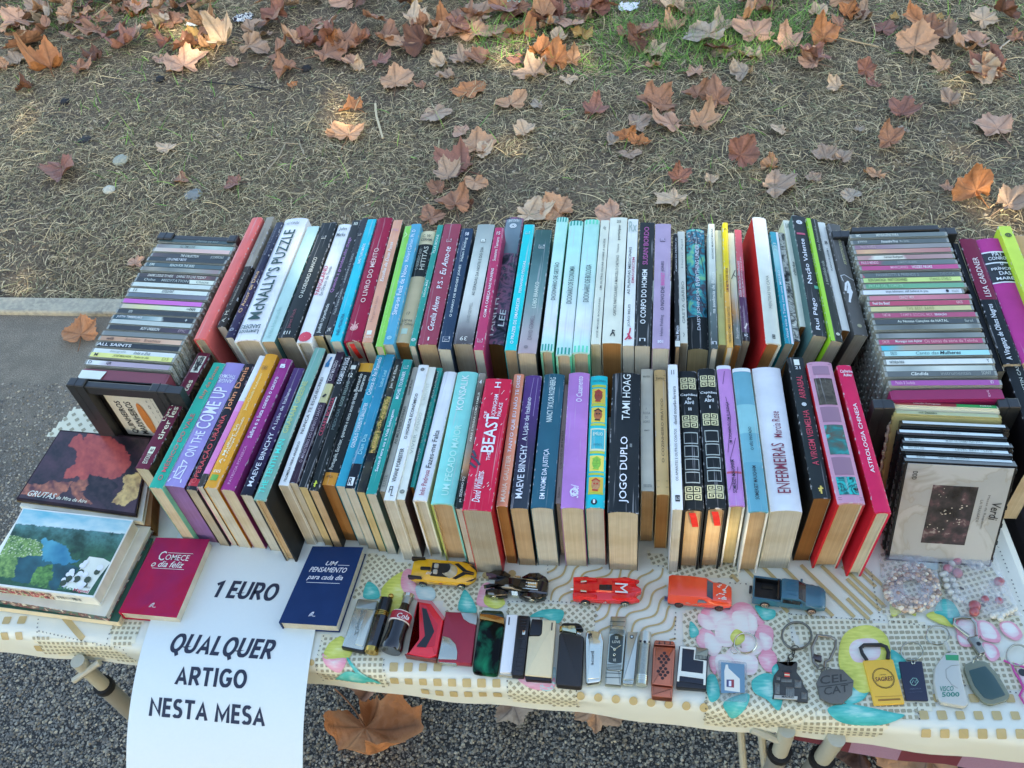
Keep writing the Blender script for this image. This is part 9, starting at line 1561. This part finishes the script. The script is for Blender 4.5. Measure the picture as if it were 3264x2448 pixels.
def tissue(zone, x, y, s, h, label, cat='litter', h2=None):
    p = zat(zone, x, y, -TZ+.02); p2 = zat(zone, x+s, y, -TZ+.02); r_ = (p2-p).length/2; mb = MB(); n = 9; vs = []
    for j in range(n+1):
        for i in range(n+1):
            u, v_ = 2*i/n-1, 2*j/n-1; q = Vector((u*1.7+x, v_*1.7+y, 0)); vs.append((r_*(u+.35*noise.noise(q)), r_*.8*(v_+.35*noise.noise(q+Vector((5, 0, 0)))), r_*.8*abs(noise.noise(q*1.3+Vector((0, 9, 0))))+.003))
    mb.add(vs, [(j*(n+1)+i, j*(n+1)+i+1, (j+1)*(n+1)+i+1, (j+1)*(n+1)+i) for j in range(n) for i in range(n)]);
    if h2: mb.m = [1 if (k*7) % 5 < 2 else 0 for k in range(len(mb.f))]
    o = mb.build('litter', [M(h, .5)]+([M(h2, .5)] if h2 else [])); o.location = (p.x, p.y, gz(p.x, p.y)+.006); tag(o, label, cat)
tissue(21, 1850, 65, 110, 'dfe6ee', 'crumpled bright white tissue in the grass at the top right of centre'); tissue(20, 1250, 200, 70, 'dcdedc', 'white scrap of paper behind the sunlit yellow leaf'); tissue(20, 1575, 155, 110, 'c3c9d3', 'crumpled silver and navy wrapper in the drift at the top', h2='33304a'); tissue(21, 1160, 45, 90, 'b9cfc8', 'pale green and white wrapper at the top centre', h2='6f8a80')
tissue(22, 1660, 200, 45, 'c5cdd3', 'small white wrapper scrap at the upper right')
tree = thing('plane_tree', 'plane tree standing behind the photographer, its crown shading the stall', 'tree', (2.6, -5.6, 0))
bark, N, L, b = newmat('plane_bark'); tc = N.new('ShaderNodeTexCoord'); no = N.new('ShaderNodeTexNoise'); no.inputs['Scale'].default_value = 4; no.inputs['Detail'].default_value = 5; L.new(tc.outputs['Object'], no.inputs[0]); rp = N.new('ShaderNodeValToRGB'); rp.color_ramp.elements[0].position = .4; rp.color_ramp.elements[0].color = (.13, .12, .09, 1); rp.color_ramp.elements[1].position = .58; rp.color_ramp.elements[1].color = (.36, .34, .26, 1); L.new(no.outputs[0], rp.inputs[0]); L.new(rp.outputs[0], b.inputs['Base Color']); b.inputs['Roughness'].default_value = .9
TB = Vector((2.6, -5.6, 0)); DC = 7.4; TGT = Vector((-.45, 1.75, .35)); CC = TGT+SUN_DIR*DC
mb = MB(); mb.tube([TB, TB+Vector((.03, .05, 1.2)), TB+Vector((-.08, .05, 2.4)), TB+Vector((-.2, .1, 3.3))], [.30, .25, .22, .17], 12)
rr = random.Random(21)
for k in range(11):
    e = CC+Vector((rr.uniform(-2.6, 2.6), rr.uniform(-1.2, 1.2), rr.uniform(-.6, 1.6))); s = TB+Vector((-.15, .08, rr.uniform(2.3, 3.2))); m_ = s.lerp(e, .5)+Vector((rr.uniform(-.3, .3), rr.uniform(-.3, .3), rr.uniform(.1, .5))); mb.tube([s, s.lerp(m_, .6), m_, m_.lerp(e, .6), e], [.10, .08, .06, .04, .018], 7)
mb.build('trunk', bark, tree, True, smooth=True)
# crown: leaves through a volume as wide as the stall's shade; rays left open where the sun came through
S1 = SUN_DIR.cross(Vector((0, 0, 1))).normalized(); S2 = S1.cross(SUN_DIR).normalized()
GAPS = []
def gap(px, py, z, rad): p = at(px, py, z); d = p-TGT; GAPS.append((d.dot(S1), d.dot(S2), rad))
G0 = -TZ
for px, py, rad in ((690, 145, .075), (640, 130, .05), (1120, 345, .06), (1010, 425, .055), (1480, 292, .05), (1530, 270, .04), (1640, 185, .06), (1860, 140, .05), (1500, 140, .04), (2160, 20, .05), (2400, 110, .05), (2470, 170, .045), (2990, 215, .055), (2760, 200, .04), (2840, 520, .06), (2410, 650, .06), (2900, 470, .04), (3100, 610, .07), (3200, 650, .05), (3010, 690, .05), (1280, 640, .05), (60, 390, .07), (30, 420, .05), (20, 1000, .05), (560, 2420, .05), (640, 2250, .05), (3120, 2430, .07), (2100, 2330, .04)): gap(px, py, G0, rad)
for px, py, z, rad in ((2385, 800, .14, .028), (2410, 880, .14, .022), (2330, 860, .14, .026), (2330, 760, .14, .018), (2075, 1760, .04, .030), (2150, 1700, .07, .026), (2230, 1690, .08, .022), (2300, 1690, .08, .022), (2370, 1690, .08, .018), (2120, 1780, .02, .018), (2470, 720, .14, .016)): gap(px, py, z, rad)
V = []; F = []; base_leaf = [(math.sin(math.radians(a))*leaf_r(a), math.cos(math.radians(a))*leaf_r(a)) for a in (0, 31, 62, 92, 122, 180, 238, 268, 298, 329)]
NLV = 17000; k = 0
while k < NLV:
    a_, b2_, c_ = rng.uniform(-4.8, 4.8), rng.uniform(-3.0, 2.3), rng.uniform(-.9, .9)
    if (a_/4.8)**4+((b2_+.35)/2.7)**4 > 1: continue
    sz = rng.uniform(.10, .17); rr_ = sz*.62
    if any((a_-g[0])**2+(b2_-g[1])**2 < (g[2]*1.05+rr_*.30)**2 for g in GAPS): continue
    c0 = CC+S1*a_+S2*b2_+SUN_DIR*c_; n_ = (SUN_DIR+Vector((rng.normal(0, .5), rng.normal(0, .5), rng.normal(0, .5)))).normalized(); u_ = n_.orthogonal().normalized(); u_ = Matrix.Rotation(rng.uniform(0, 6.28), 3, n_)@u_; v_ = n_.cross(u_); o = len(V)
    for x, y in base_leaf: q = c0+u_*(x*sz)+v_*(y*sz); V.append((q.x-TB.x, q.y-TB.y, q.z))
    F.append(tuple(range(o, o+10))); k += 1
me = bpy.data.meshes.new('crown'); me.from_pydata(V, [], F); me.materials.append(M('8a7a3f', .6, mott=.4, sc_=3)); o = bpy.data.objects.new('crown', me); COL.objects.link(o); o.parent = tree; o['kind'] = 'stuff'
flush_texts()
